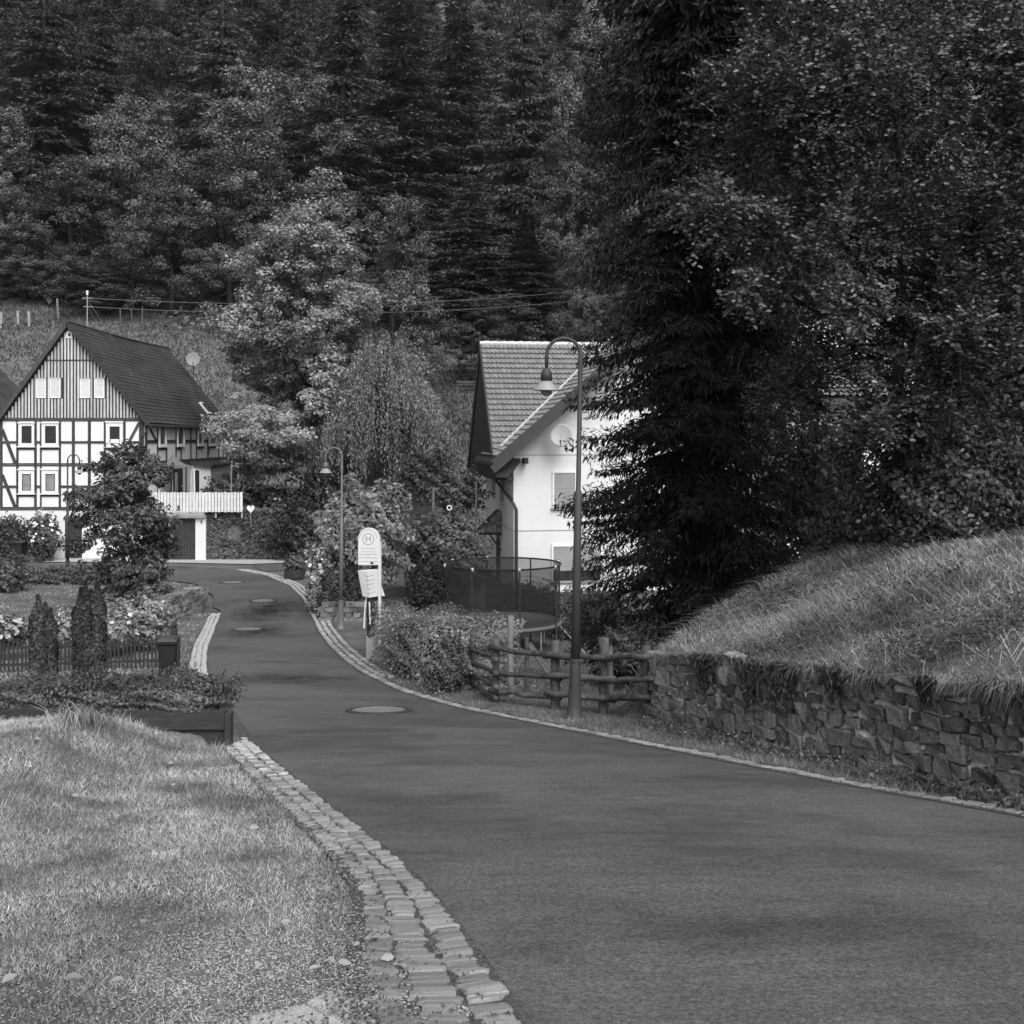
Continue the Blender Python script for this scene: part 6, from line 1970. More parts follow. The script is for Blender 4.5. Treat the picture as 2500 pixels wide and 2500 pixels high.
stuff('garden_grass', grass_mesh('garden_grass', x, y, rs.uniform(0.02, 0.08, n) * (1 + 0.5 * vnoise(x, y, 1.5, 6)), rs.uniform(0.01, 0.02, n) * (0.4 + y * 0.03), rs.uniform(0.2, 1.3, n), 46), L_LAWN, 'pale grass of the gardens left of the road before the bend')
# meadows on the hillside
rs = np.random.RandomState(51)
n = 105000
y = rs.uniform(64, 118, n); x = y * rs.uniform(-0.62, 0.06, n)
stuff('meadow_grass', grass_mesh('meadow_grass', x, y, rs.uniform(0.12, 0.4, n) * (1 + 0.5 * vnoise(x, y, 0.6, 6)), rs.uniform(0.05, 0.12, n), rs.uniform(0.2, 1.2, n), 52), L_MEADOW, 'rough meadow grass on the hillside behind the houses')
# undergrowth below the forest
n = 62000
y = rs.uniform(100, 215, n); x = y * rs.uniform(-0.64, 0.5, n)
keep = vnoise(x, y, 0.25, 3) > -0.12
x, y = x[keep], y[keep]; n = len(x)
P = np.stack([x, y, zg(x, y) + rs.uniform(0.0, 1.3, n) * np.clip(0.7 + vnoise(x, y, 0.3, 7), 0.2, 2)], 1)
V, F = leaf_quads(P, unit(rs.normal(size=(n, 3)) * .6 + np.array([0, -.4, 1])), rs.uniform(0.3, 0.8, n), 0.7, rs)
stuff('undergrowth', mesh_np('undergrowth', V, [F]), L_FAR, 'low undergrowth on the forest floor of the hillside')

# ---------------------------------------------------------------- tree prototypes
def tree_parts(name, crown_me, crown_mat, trunk_me, loc, scale, rz, label, group=None, cat='tree'):
    e = empty(name, loc, rz, label=label, cat=cat, group=group)
    e.scale = scale if hasattr(scale, '__len__') else (scale,) * 3
    if trunk_me is not None:
        obj('trunk', trunk_me, M_BARK, e, True)
    o = obj('crown', crown_me, None, e)
    o.data.materials.clear() if False else None
    if len(crown_me.materials) == 0:
        crown_me.materials.append(crown_mat)
    elif crown_me.materials[0] is not crown_mat:
        o.material_slots[0].link = 'OBJECT'; o.material_slots[0].material = crown_mat
    return e
LEAFY = []
for i, (H, Rr, sh) in enumerate(((14, 5.0, 'round'), (15, 4.6, 'cone'), (13, 5.2, 'tall'))):
    cm, C = crown_mesh('leafy_crown', H, Rr, 46, 330, 130, 0.185, 60 + i, 0.10, sh, 0.27, 0.10)
    LEAFY.append((cm, trunk_mesh('trunk', H * 0.8, 0.24, C, 60 + i), H))
CONS = []
for i, (H, Rr, lv, nb_, dr, hg, pw) in enumerate(((24, 3.6, 34, 6, 0.42, 1.0, 0.75), (23, 4.2, 30, 6, 0.55, 1.3, 0.7), (24, 3.2, 36, 6, 0.35, 0.9, 0.8))):
    CONS.append((conifer_mesh('conifer_crown', H, Rr, lv, nb_, 80 + i, 0.07, dr, 0.55, 0.22, 0.24, pw, hg, 7, 1e9, 0.8), trunk_mesh('trunk', H * 0.98, 0.26, None, 80 + i, bend=0.05), H))
def place_leafy(px, pt, d, wpx, label, kind=0, m=L_FAR, group='broad leaved trees at the foot of the forest', base=None, name='leafy_tree'):
    cm, tm, H = LEAFY[kind]
    x = wx(px, d); zb = gz(x, d) if base is None else base
    Ht = wz(pt, d) - zb
    Rr = {0: 5.0, 1: 4.6, 2: 5.2}[kind]
    sx_ = wpx / FPX * d / 2 / Rr
    return tree_parts(name, cm, m, tm, (x, d, zb), (sx_, sx_, Ht / H / 1.0), random.uniform(0, 6.28), label, group)
def place_con(px, pt, d, wpx, label, kind=0, m=L_CON, group='conifers of the hillside forest', name='conifer_tree'):
    cm, tm, H = CONS[kind]
    x = wx(px, d); zb = gz(x, d)
    Ht = wz(pt, d) - zb
    Rr = (3.8, 4.4, 3.2)[kind]
    sx_ = wpx / FPX * d / 2 / Rr
    return tree_parts(name, cm, m, tm, (x, d, zb), (sx_, sx_, Ht / H), random.uniform(0, 6.28), label, group)

# rows deep in the forest, all alike
FOREST = 'dark conifer standing deep in the forest on the hillside'
FOREST2 = 'rounded broad leaved tree standing deep in the forest on the hillside'
L_CONL = leaf_mat('pale conifer needles', 0.10, var=0.45, trans=0.1, patch=0.25, pscale=0.25)
rs = np.random.RandomState(71)
for d0, step in ((132, 8.0), (146, 8.0), (162, 8.5), (180, 9), (198, 9.5), (214, 10)):
    x = -0.66 * d0
    while x < 0.47 * d0:
        xx = x + rs.uniform(-2.5, 2.5); d = d0 + rs.uniform(-6, 6)
        k = rs.randint(3)
        leafy = rs.rand() < (0.85 if xx < -0.18 * d0 else 0.35)
        if leafy:
            cm, tm, H = LEAFY[k]
            s_ = rs.uniform(1.2, 1.75)
            args = ('leafy_tree', cm, L_DARK if xx < -0.15 * d0 else L_FAR, tm)
            sc_ = (s_ * rs.uniform(.85, 1.05),) * 2 + (s_ * rs.uniform(0.9, 1.1),)
        else:
            cm, tm, H = CONS[k]
            s_ = rs.uniform(0.7, 1.25) * (23 / H)
            args = ('conifer_tree', cm, L_CON, tm)
            sc_ = (s_ * rs.uniform(1.2, 1.7),) * 2 + (s_,)
        if xx < 0.12 * d0 or rs.rand() < 0.4:
            tree_parts(*args, (xx, d, gz(xx, d)), sc_, rs.uniform(0, 6.28), FOREST2 if leafy else FOREST, 'broad leaved trees deep in the forest' if leafy else 'conifers deep in the forest')
        x += step
# the trees that can be told apart
place_con(110, -60, 122, 520, 'very dark broad conifer at the top left corner', 1)
place_con(250, -60, 128, 300, 'dark conifer between the top left corner and the big pale conifer', 0)
place_con(545, -40, 118, 500, 'big pale shaggy conifer at the top, left of centre', 1, m=L_CONL)
place_con(840, -130, 116, 430, 'tall dark conifer to the right of the big pale conifer', 0)
place_con(985, -90, 120, 420, 'tall dark conifer with a bare lower trunk, above the middle shrubs', 2)
place_con(1120, -20, 124, 440, 'tall dark conifer right of the one with the bare trunk', 0)
place_con(1275, -30, 112, 420, 'tall dark conifer left of the pale feathery tree', 1)
place_con(1150, 420, 98, 460, 'shorter very dark fir in front of the tall conifers in the middle', 1)
place_con(1010, 470, 101, 380, 'shorter dark fir at the left of the dark middle group', 0)
place_con(1290, 500, 97, 300, 'shorter dark fir at the right of the dark middle group', 2)
place_leafy(320, 240, 112, 340, 'rounded leafy tree left of centre, under the big pale conifer', 2, m=L_FARL)
place_leafy(650, 165, 109, 420, 'large rounded leafy tree with bright tips left of the dark conifers', 0, m=L_FARL)
place_leafy(15, 270, 108, 260, 'pale pointed leafy tree at the left edge halfway up the forest', 1, m=L_FARL)
place_leafy(175, 400, 107, 330, 'broad leafy tree low at the forest edge above the old house gable', 0)
place_leafy(420, 420, 105, 330, 'leafy tree with a visible dark trunk above the slate roof', 2)
place_leafy(560, 380, 104, 340, 'leafy tree directly behind the crown of the big pale ash', 0)
place_leafy(60, 560, 107, 260, 'small bushy tree at the left edge above the meadow', 2, m=L_FARL)
place_leafy(255, 660, 105, 260, 'low spreading bushy tree just above the roof mast', 2)
place_leafy(1440, -40, 108, 260, 'pale feathery tree at the top left of the big spruce', 1, m=L_FARL)
place_leafy(1390, 330, 100, 260, 'grey feathery tree below the pale feathery one beside the big spruce', 0)
place_leafy(1440, 600, 84, 230, 'pale bushy tree just above the white house roof beside the spruce', 2, m=L_FARL)
place_leafy(960, 490, 80, 290, 'leafy tree peeping out at the upper right of the big pale ash', 0, m=L_SHRUB)
place_leafy(1215, 725, 84, 260, 'spreading leafy bush tree above the white house ridge', 2, m=L_FAR)
for k, (px, pt, d, w_) in enumerate(((1560, 60, 100, 400), (1800, 0, 96, 420), (1760, -300, 62, 560), (2040, -340, 58, 560), (2330, -380, 56, 600), (2600, -300, 56, 560), (1700, 500, 70, 360))):
    place_leafy(px, pt, d, w_, 'dark leafy tree far behind the spruce and the right hand tree', k % 3, m=L_DARK, group='trees hidden behind the spruce')

# ---------------------------------------------------------------- the big pale ash and the willow behind the garage
ax, ay = wx(750, 63), 63.0
ab = -3.6
cm, C = crown_mesh('ash_crown', wz(520, ay) - ab, 6.2, 95, 1350, 124, 0.195, 7, 0.08, 'round', 0.25, 0.075, 0.9, 0.6, 0.5)
tree_parts('ash_tree', cm, L_ASH, trunk_mesh('trunk', 8, 0.38, C[C[:, 2] > 9], 7, 7), (ax, ay, ab), 1, 0, 'large pale leafy tree behind the garage, right of the old house')
# willow
wxx, wyy = wx(940, 60), 60.0
wb_ = gz(wxx, wyy)
Hw = wz(800, wyy) - wb_
rs = np.random.RandomState(9)
Pw, Aw, Sw = [], [], []
mbw = MB()
mbw.tube([(0, 0, -0.5), (0.1, 0, Hw * 0.35), (0.2, 0.1, Hw * 0.7)], [0.3, 0.24, 0.12], 8)
gw_a, gw_r = rs.uniform(0, 6.28, 95), np.sqrt(rs.uniform(0.02, 1, 95)) * 3.7
gw_low = rs.uniform(2.0, 5.6, 95)
for k in range(95 * 13):
    g_ = k % 95
    a = gw_a[g_] + rs.normal() * 0.07; r_ = gw_r[g_] + rs.normal() * 0.16
    top_z = Hw * (0.98 - 0.42 * (r_ / 3.7) ** 2) * rs.uniform(0.88, 1.04)
    low = max(0.6, top_z - gw_low[g_] * rs.uniform(0.7, 1.1))
    n = int((top_z - low) / 0.085)
    f = np.arange(n) / max(n - 1, 1)
    cx = math.cos(a) * r_ * (0.75 + 0.3 * np.minimum(f * 2, 1)) ; cy_ = math.sin(a) * r_ * (0.75 + 0.3 * np.minimum(f * 2, 1))
    z = top_z - (top_z - low) * f
    p = np.stack([cx + rs.normal(size=n) * 0.05, cy_ + rs.normal(size=n) * 0.05, z], 1)
    Pw.append(p); Aw.append(np.stack([rs.normal(size=n) * .45, rs.normal(size=n) * .45, np.full(n, -1.0)], 1)); Sw.append(rs.uniform(0.12, 0.24, n))
    if k % 40 == 0:
        mbw.tube([(0.15, 0, Hw * 0.5), (math.cos(a) * r_ * .45, math.sin(a) * r_ * .45, top_z * 0.93), (math.cos(a) * r_ * 0.75, math.sin(a) * r_ * 0.75, top_z)], [0.09, 0.05, 0.015], 5)
Pw, Aw, Sw = np.concatenate(Pw), np.concatenate(Aw), np.concatenate(Sw)
V, F = leaf_quads(Pw, unit(rs.normal(size=Pw.shape) + np.array([0, -.3, .4])), Sw, 0.36, rs, Aw)
tree_parts('willow_tree', mesh_np('willow_crown', V, [F]), L_WILLOW, mbw.mesh('trunk'), (wxx, wyy, wb_), 1, 0, 'weeping willow with hanging branches right of the pale tree')
# small garden tree in front of the old house
tx_, ty_ = wx(305, 38), 38.0
tb = gz(tx_, ty_)
cm, C = crown_mesh('garden_tree_crown', wz(1085, ty_) - tb, 1.75, 48, 640, 46, 0.165, 17, 0.02, 'tall', 0.34, 0.12, 1.0, 0.45, 0.2)
tree_parts('garden_tree', cm, L_WALNUT, trunk_mesh('trunk', 4.3, 0.11, C, 17, 16), (tx_, ty_, tb), 1, 0.4, 'slim leafy garden tree in front of the half timbered house')

# ---------------------------------------------------------------- big dark spruce on the right
sx_, sy_ = wx(1700, 22), 22.0
sb = gz(sx_, sy_) - 0.2
cmS = conifer_mesh('spruce_crown', 30, 2.8, 125, 9, 5, 0.012, 0.40, 0.23, 0.115, 0.2, 0.54, 1.1, 8, 12.6, 0.62, 6, 0.78)
e = tree_parts('spruce_tree', cmS, L_SPRUCE, trunk_mesh('trunk', 29, 0.28, None, 5, bend=0.03), (sx_, sy_, sb), 1, 0, 'huge nearly black spruce in the middle right, taller than the picture')
# ---------------------------------------------------------------- broad leaved tree at the right edge, leaves built one by one
bx0, by0 = wx(2195, 18.3), 18.3
bb0 = gz(bx0, by0)
rs = np.random.RandomState(19)
E_ = [(2180, 230, 16.3, 2.4, 2.0, 2.4, 2520), (1900, 330, 16.0, 1.2, 1.3, 1.4, 912), (1790, 520, 15.7, 0.85, 0.9, 0.65, 360), (2420, 560, 15.8, 1.3, 1.3, 2.0, 1560), (2050, 580, 15.8, 1.1, 1.2, 1.0, 744),
      (1990, 90, 16.4, 1.5, 1.4, 1.8, 960), (2340, 880, 15.6, 1.1, 1.0, 1.1, 672), (1900, 700, 15.6, 0.7, 0.8, 0.5, 228), (2470, 150, 16.2, 1.6, 1.5, 2.1, 1140), (2270, 720, 16, 0.9, 0.9, 0.9, 456), (2110, 1040, 16.2, 1.0, 1.0, 0.5, 312), (2040, 880, 16.6, 1.0, 1.0, 0.7, 396), (2800, 250, 14.6, 2.0, 1.8, 2.6, 600), (3000, 750, 13.4, 1.8, 1.8, 2.0, 400), (2080, 760, 16.2, 0.9, 1.0, 0.6, 360), (1950, 960, 17.5, 0.6, 0.8, 0.9, 312)]
tp_, td_ = [], []
for (px, py, d, rx, ry, rz__, n) in E_:
    c = np.array(at(px, py, d)) - np.array([bx0, by0, bb0])
    nb_ = max(4, n // 38)
    e1 = unit(rs.normal(size=(nb_, 3)) + np.array([0, -0.2, 0.15])) * rs.uniform(0.7, 1.05, (nb_, 1))
    e0 = e1 * rs.uniform(0.1, 0.4, (nb_, 1)) + rs.normal(size=(nb_, 3)) * 0.18
    bi = rs.randint(0, nb_, n); bf = rs.uniform(0, 1, (n, 1))
    q = e0[bi] * (1 - bf) + e1[bi] * bf + rs.normal(size=(n, 3)) * 0.075
    q[:, 2] -= 0.10 * bf[:, 0] ** 2
    tp_.append(c + q * np.array([rx, ry, rz__]))
    dd = unit(q + rs.normal(size=(n, 3)) * 0.4) * np.array([1, 1, 0.7]) + np.array([0, 0, -0.12])
    td_.append(unit(dd))
tp_, td_ = np.concatenate(tp_), np.concatenate(td_)
nT, nl = len(tp_), 10
k = (np.arange(nl) / nl)[None, :, None]
tl = rs.uniform(0.3, 0.55, (nT, 1, 1))
base = tp_[:, None, :] + td_[:, None, :] * k * tl + np.array([0, 0, -0.10]) * k ** 2 * tl * 2
side = unit(np.cross(td_, np.array([0, 0, 1.0])))[:, None, :] * np.where(np.arange(nl) % 2 == 0, 1, -1)[None, :, None]
al = td_[:, None, :] * 0.65 + side * 0.8 + rs.normal(size=(nT, nl, 3)) * 0.25
nr = np.array([0, -0.5, 0.9]) + rs.normal(size=(nT, 1, 3)) * 0.5 + rs.normal(size=(nT, nl, 3)) * 0.45
sz = rs.uniform(0.048, 0.09, (nT, nl))
V, F = leaf_folded(base.reshape(-1, 3), unit(nr.reshape(-1, 3)), unit(al.reshape(-1, 3)), sz.ravel(), 0.6, 0.25)
mbt = MB()
tr_pts = [Vector((0, 0, -0.3)), Vector((0.02, 0, 1.2)), Vector((-0.03, 0.02, 2.6)), Vector((0.03, 0, 4.2)), Vector((0.0, 0.05, 6.0)), Vector((0.05, 0, 8.2))]
mbt.tube(tr_pts, [0.13, 0.105, 0.09, 0.08, 0.055, 0.02], 9)
for (px, py, d, rx, ry, rz__, n) in E_:
    c = at(px, py, d) - Vector((bx0, by0, bb0))
    s0 = Vector((0, 0, min(max(c.z - 1.3, 0.9), 6.5)))
    mid = s0.lerp(c, 0.55) + Vector((0, 0, 0.15))
    mbt.tube([s0, mid, c], [0.05, 0.032, 0.015], 6)
    for j in range(9):
        q = unit(rs.normal(size=(1, 3)))[0] * np.array([rx, ry, rz__]) * 0.9
        mbt.tube([mid.lerp(c, rs.uniform(0.2, 1)), c + Vector(q) * 0.55 + Vector((0, 0, .05)), c + Vector(q)], [0.018, 0.011, 0.004], 4)
tree_parts('broadleaf_tree', mesh_np('broadleaf_crown', V, [F]), L_BEECH, mbt.mesh('trunk'), (bx0, by0, bb0), 1, 0, 'dark broad leaved tree with slender trunk filling the right edge')

# ---------------------------------------------------------------- shrubs and hedges
def shrub(name, loc, ell, n, leaf, m, label, box=False, seed=1, rz=0.0, group=None, cat='shrub', aspect=0.6, shell=0.4, k=0.68, flowers=0, rough=0.15, up=0.35, z_off=None):
    e = empty(name, loc, rz, label=label, cat=cat, group=group)
    zo = ell[2] * (0.92 if z_off is None else z_off)
    c = obj('dark_core', core_mesh('dark_core', ell, seed, box, k), M_CORE, e); c.location = (0, 0, zo)
    o = obj('foliage', shell_leaves('foliage', ell, n, leaf, seed, aspect, shell, box, up, rough), m, e); o.location = (0, 0, zo)
    if flowers:
        f = obj('blossom', shell_leaves('blossom', tuple(q * 1.03 for q in ell), flowers, leaf * 1.3, seed + 5, 0.9, 0.06, box, 0.6, rough, -0.1), L_FLOWER, e); f.location = (0, 0, zo)
    return e
def shrub_px(name, px0, px1, pt, pb, d, n, leaf, m, label, **kw):
    rx = (px1 - px0) / 2 / FPX * d; x = wx((px0 + px1) / 2, d)
    zt_, zb_ = wz(pt, d), wz(pb, d)
    ry = kw.pop('ry', rx)
    return shrub(name, (x, d, zb_), (rx, ry, (zt_ - zb_) / 2), n, leaf, m, label, z_off=1.0, **kw)
# hedge between bus stop and log fence: pale top, dark end
a_, b_ = Vector((-2.75, 26.0)), Vector((-0.85, 20.6))
hd = (b_ - a_); ang_ = math.atan2(hd.y, hd.x)
mid_ = (a_ + b_) / 2
zb_ = (gz(a_.x, a_.y) + gz(b_.x, b_.y)) / 2
slope_ = math.atan2(gz(b_.x, b_.y) - gz(a_.x, a_.y) + 0.12 - 0.12, hd.length)
h1 = shrub('hedge', (mid_.x + 0.35, mid_.y, zb_ - 0.1), (hd.length / 2 + 0.1, 0.95, 0.69), 46000, 0.055, L_SPIREA, 'loose pale topped hedge between the bus stop and the log fence', box=True, seed=3, rz=ang_, cat='hedge', shell=0.35, rough=0.16, k=0.74)
h1.rotation_euler = (0, -slope_ * 0.75, ang_)
shrub_px('hedge', 1055, 1138, 1552, 1695, 20.1, 10000, 0.05, L_SHRUB, 'dark rounded end of the hedge next to the left log fence panel', seed=4, cat='hedge')
shrub_px('round_bush', 992, 1092, 1368, 1520, 30, 9000, 0.07, L_DARK, 'dark round clipped bush left of the trampoline', seed=5)
shrub_px('flowering_shrub', 775, 1008, 1178, 1425, 40, 16000, 0.15, L_PALE, 'big bushy shrub with pale leaf tips behind the middle lamp post', seed=6, rough=0.2, ry=1.8)
shrub_px('blossom_hedge', 752, 800, 1340, 1500, 38.5, 3500, 0.1, L_PALE, 'pale blossoming hedge end beside the bend, left of the middle lamp', box=True, seed=7, flowers=260, ry=0.7)
shrub_px('blossom_hedge', 790, 925, 1395, 1505, 37.6, 6000, 0.1, L_DARK, 'dark garden hedge between the middle lamp post and the bus stop', box=True, seed=8, ry=0.8)
gw = empty('garden_wall', (wx(860, 36.6), 36.6, gz(wx(860, 36.6), 36.6)), label='low dark stone wall under the hedge behind the middle lamp post', cat='wall')
for j in range(4):
    for k in range(8):
        o = obj('stone', STONES[(j * 8 + k) % 12], M_WSTONE, gw)
        o.location = (-0.95 + 0.25 * k + 0.1 * (j % 2), 0.0, 0.05 + 0.16 * j); o.scale = (0.24, 0.25, 0.155)
shrub_px('shrub', 985, 1190, 1245, 1420, 42, 9000, 0.13, L_SHRUB, 'mixed leafy shrub left of the white house porch', seed=9, rough=0.25)
shrub_px('shrub', 940, 1085, 1255, 1400, 44, 7000, 0.13, L_FAR, 'darker shrub between the big bushy shrub and the garden pole', seed=10, rough=0.25)
shrub_px('shrub', 1045, 1180, 1150, 1260, 47, 6000, 0.14, L_SHRUB, 'spreading shrub below the bench, left of the white house', seed=11, rough=0.3)
shrub_px('shrub', 980, 1100, 1100, 1215, 52, 6000, 0.16, L_FAR, 'dark shrub beside the garden stairs', seed=12, rough=0.3)
shrub_px('shrub', 1085, 1190, 1330, 1440, 40, 6000, 0.12, L_SHRUB, 'low shrub right behind the round clipped bush', seed=13, rough=0.25)
shrub_px('hedge', 1195, 1345, 1425, 1520, 39.5, 7000, 0.10, L_DARK, 'low dark hedge seen through the trampoline net', box=True, seed=14, cat='hedge', ry=0.6)
shrub_px('hedge', 1335, 1480, 1445, 1560, 37.5, 8000, 0.10, L_SHRUB, 'dark hedge between the trampoline and the spruce', box=True, seed=15, cat='hedge', ry=0.7)
shrub_px('shrub', 1465, 1610, 1520, 1640, 20.5, 7000, 0.055, L_SHRUB, 'small leafed bush under the lowest spruce branches behind the log fence', seed=16, rough=0.25)
shrub_px('shrub', 1395, 1520, 1440, 1590, 27, 7000, 0.07, L_FAR, 'twiggy bush right of the lamp post in front of the spruce', seed=18, rough=0.3)
# dark shrubs at the crest of the bank and behind
shrub_px('shrub', 2060, 2580, 1000, 1400, 16.9, 26000, 0.075, L_BEECH, 'large dark shrub on the crest of the grassy bank at the right edge', seed=20, rough=0.2, ry=1.0)
shrub_px('shrub', 1960, 2220, 1180, 1480, 18.2, 12000, 0.075, L_BEECH, 'dark shrub between the spruce and the bank crest', seed=21, rough=0.25, ry=0.9)
shrub_px('tall_shrub', 2190, 2420, 640, 1330, 24, 16000, 0.11, L_DARK, 'tall dark bush behind the slender trunk of the right hand tree', seed=41, rough=0.3, ry=1.0)
shrub_px('tall_shrub', 2380, 2650, 560, 1330, 22, 16000, 0.11, L_DARK, 'tall dark bush at the right edge behind the bank crest', seed=42, rough=0.3, ry=1.0)
shrub_px('tall_shrub', 1870, 2130, 985, 1420, 23, 13000, 0.10, L_DARK, 'dark bush filling the gap between the spruce and the slender trunk', seed=43, rough=0.35, ry=0.9)
# left: bushes by the old house
shrub_px('round_bush', -30, 72, 1258, 1395, 56.2, 8000, 0.13, L_DARK, 'dark round bush at the left edge against the white plinth', seed=22)
shrub_px('flowering_shrub', 62, 146, 1252, 1372, 56.4, 4500, 0.14, L_SHRUB, 'flowering shrub between the round bush and the cellar door', seed=23, flowers=160)
shrub_px('shrub', -30, 62, 1352, 1442, 44, 5000, 0.12, L_SHRUB, 'bush at the left edge of the garden in front of the road bend', seed=24, rough=0.3)
shrub_px('hedge', 55, 270, 1386, 1430, 46.8, 8000, 0.10, L_SHRUB, 'low loose hedge along the near side of the far road', box=True, seed=25, cat='hedge', ry=0.5, rough=0.25)
shrub_px('shrub', 240, 420, 1462, 1570, 30.5, 8000, 0.10, L_PALE, 'low pale garden shrub at the foot of the slim garden tree', seed=26, rough=0.3, ry=0.8)
shrub_px('flowering_shrub', -20, 66, 1508, 1580, 29.0, 3500, 0.09, L_SHRUB, 'white flowering bush behind the picket fence at the left edge', seed=27, flowers=420, rough=0.25)
shrub_px('flowering_shrub', 225, 330, 1500, 1580, 29.2, 3500, 0.085, L_PALE, 'white flowering bush behind the right columnar yew', seed=28, flowers=160, rough=0.25)
shrub_px('shrub', 125, 185, 1488, 1580, 28.8, 3000, 0.09, L_PALE, 'pale feathery shrub between the two columnar yews', seed=29, rough=0.3)
shrub_px('shrub', 318, 420, 1420, 1500, 37.2, 4000, 0.10, L_SHRUB, 'bush spilling over the low stone wall at the left kerb', seed=36, rough=0.25)
# columnar yews
def yew(px, d, cols, label, seed):
    x = wx(px, d)
    e = empty('columnar_yew', (x, d, gz(x, d) - 0.05), label=label, cat='yew', group='columnar yews in the left garden')
    for i, (ox, oy, h, r_) in enumerate(cols):
        rs = np.random.RandomState(seed + i)
        n = 6000
        t = rs.uniform(0, 1, n) ** 0.9; a = rs.uniform(0, 6.28, n)
        prof = r_ * np.minimum(1, (1 - t) * 4.5 + 0.08) * (0.92 + 0.08 * np.sin(t * 23 + 3 * a)) * (1 + 0.12 * np.sin(5 * a + 13 * t)) * (0.82 + 0.18 * np.sin(np.pi * t))
        rr = prof * (1 - 0.45 * rs.uniform(0, 1, n) ** 2)
        P = np.stack([ox + np.cos(a) * rr, oy + np.sin(a) * rr, t * h], 1)
        al = np.stack([np.cos(a) * .5, np.sin(a) * .5, np.ones(n)], 1) + rs.normal(size=(n, 3)) * 0.35
        V, F = leaf_quads(P, unit(np.stack([np.cos(a), np.sin(a), np.full(n, .5)], 1) + rs.normal(size=(n, 3)) * .5), rs.uniform(0.05, 0.13, n), 0.34, rs, al)
        obj('foliage', mesh_np('foliage', V, [F]), L_YEW, e)
        MB().tube([(ox, oy, -0.1), (ox, oy, h * 0.55), (ox, oy, h * 0.93)], [r_ * 0.62, r_ * 0.6, 0.02], 8).build('stem', M_CORE, e)
yew(105, 21.6, ((-0.09, 0, 2.0, 0.17), (0.11, 0.06, 1.74, 0.15), (0.02, 0.05, 1.85, 0.12)), 'columnar yew with two stems, the left and smaller one of the pair', 200)
yew(217, 21.0, ((-0.14, 0, 2.16, 0.17), (0.14, 0.05, 2.24, 0.17), (0.0, 0.1, 2.1, 0.2), (-0.03, -0.08, 2.28, 0.1)), 'columnar yew, the right and larger one of the pair', 210)
# hedge in the timber planter: two clumps
def planter_hedge(x0, x1, h, n, label, seed, m=L_SHRUB):
    e = empty('planter_hedge', ((x0 + x1) / 2, 13.95, -1.62), label=label, cat='hedge')
    c = obj('dark_core', core_mesh('dark_core', ((x1 - x0) / 2, 0.5, h / 2), seed, True, 0.7), M_CORE, e); c.location = (0, 0, h / 2)
    o = obj('foliage', shell_leaves('foliage', ((x1 - x0) / 2, 0.6, h / 2), n, 0.042, seed, 0.55, 0.45, True, 0.4, 0.2), m, e); o.location = (0, 0, h / 2)
    rs = np.random.RandomState(seed)
    P, A = [], []
    for k in range(int((x1 - x0) * 55)):
        bx, by = rs.uniform(-(x1 - x0) / 2, (x1 - x0) / 2 + 0.08), rs.uniform(-0.5, 0.5)
        dx, dy, ln = rs.normal() * 0.3, rs.normal() * 0.3, rs.uniform(0.06, 0.2)
        for j in range(9):
            f = j / 8
            P.append((bx + dx * ln * f, by + dy * ln * f, h * 0.9 + ln * f)); A.append((rs.normal(), rs.normal(), 0.6))
    P, A = np.array(P), np.array(A)
    V, F = leaf_quads(P, unit(rs.normal(size=P.shape) * .5 + np.array([0, -.4, .8])), rs.uniform(0.025, 0.05, len(P)), 0.5, rs, A)
    tag(obj('shoots', mesh_np('shoots', V, [F]), m, e), kind='stuff')
planter_hedge(wx(172, 13.9), wx(560, 13.9), 0.33, 22000, 'small leaved hedge in the right part of the timber planter', 230)
planter_hedge(wx(-20, 13.9), wx(166, 13.9), 0.30, 11000, 'small leaved hedge in the left part of the timber planter', 231)
# ivy over the retaining wall right of the garage
iv = empty('retaining_wall', (wx(575, 57.3), 57.3, Z0 + 0.2), label='ivy covered retaining wall to the right of the garage', cat='wall')
x0_, x1_ = wx(503, 57.3) - iv.location.x, wx(690, 57.3) - iv.location.x
MB().box(x0_, x1_, 0.05, 0.45, -0.4, 2.25).build('masonry', M_WSTONE, iv)
rs = np.random.RandomState(240)
n = 9000
P = np.stack([rs.uniform(x0_, x1_, n), rs.uniform(-0.18, 0.06, n), rs.uniform(-0.1, 2.4, n)], 1)
P = P[vnoise(P[:, 0], P[:, 2], 2.5, 2) > -0.35]
V, F = leaf_quads(P, unit(rs.normal(size=P.shape) * .5 + np.array([0, -1, .5])), rs.uniform(0.1, 0.2, len(P)), 0.8, rs)
obj('ivy', mesh_np('ivy', V, [F]), L_SHRUB, iv)
shrub_px('shrub', 600, 745, 1215, 1372, 58.5, 9000, 0.17, L_DARK, 'dark shrub mass between the ivy wall and the bend', seed=31, rough=0.3)
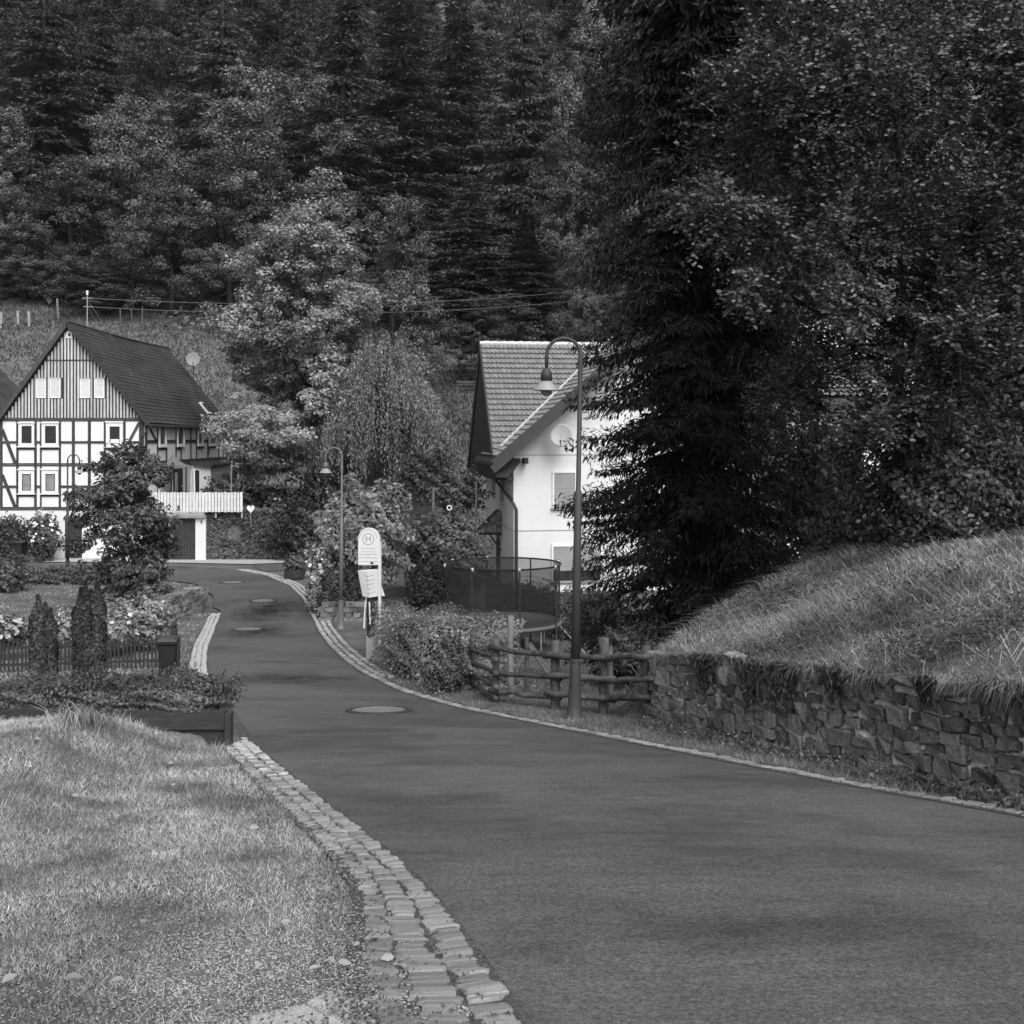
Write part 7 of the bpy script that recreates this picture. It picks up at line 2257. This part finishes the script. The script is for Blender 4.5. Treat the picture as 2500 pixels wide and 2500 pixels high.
shrub_px('shrub', 500, 620, 1165, 1262, 60.5, 7000, 0.17, L_SHRUB, 'leafy shrub behind the right end of the terrace fence', seed=32, rough=0.3)
shrub_px('shrub', 672, 800, 1232, 1380, 57.0, 8000, 0.16, L_DARK, 'dark shrub where the side road runs up past the ivy wall', seed=44, rough=0.3, ry=1.0)
shrub_px('shrub', 640, 800, 1120, 1280, 61.0, 9000, 0.18, L_DARK, 'dark shrub under the crown of the big pale tree', seed=33, rough=0.3)
shrub_px('shrub', 694, 746, 1355, 1392, 48.6, 2500, 0.1, L_SHRUB, 'low plants growing in the dark tub by the side road', seed=34, rough=0.3)
rk = tag(obj('boulder', STONES[3].copy(), M_FLAG), 'pale pointed rock between the shrubs right of the ivy wall', 'rock')
rk.location = (wx(733, 57.2), 57.2, wz(1322, 57.2)); rk.scale = (0.7, 0.5, 0.95); rk.rotation_euler = (0, 0.5, 0.3)
shrub_px('hedge', 1003, 1072, 795, 842, 92, 4000, 0.25, L_DARK, 'small clipped box hedge at the top of the meadow', box=True, seed=37, cat='hedge', ry=1.0, rough=0.05)
shrub_px('hedge', 1095, 1350, 790, 850, 86, 9000, 0.25, L_FAR, 'wide loose hedge along the top of the meadow above the white house', box=True, seed=38, cat='hedge', ry=1.0, rough=0.2)

# ---------------------------------------------------------------- thin haze that lifts the far forest
hz_ = MB().box(-190, 190, -35, 262, -12, 0).mesh('haze')
zt_h = 130.0
for v in hz_.vertices:
    if v.co.z > -1: v.co.z = zt_h
hm = bpy.data.materials.new('haze'); hm.use_nodes = True
hm.node_tree.nodes.clear()
ho = hm.node_tree.nodes.new('ShaderNodeOutputMaterial'); hv = hm.node_tree.nodes.new('ShaderNodeVolumePrincipled')
hv.inputs['Color'].default_value = (0.9, 0.9, 0.9, 1); hv.inputs['Density'].default_value = 0.0001; hv.inputs['Anisotropy'].default_value = 0.2
hm.node_tree.links.new(hv.outputs[0], ho.inputs['Volume'])
tag(obj('haze', hz_, hm), 'thin haze in the valley air', kind='stuff')
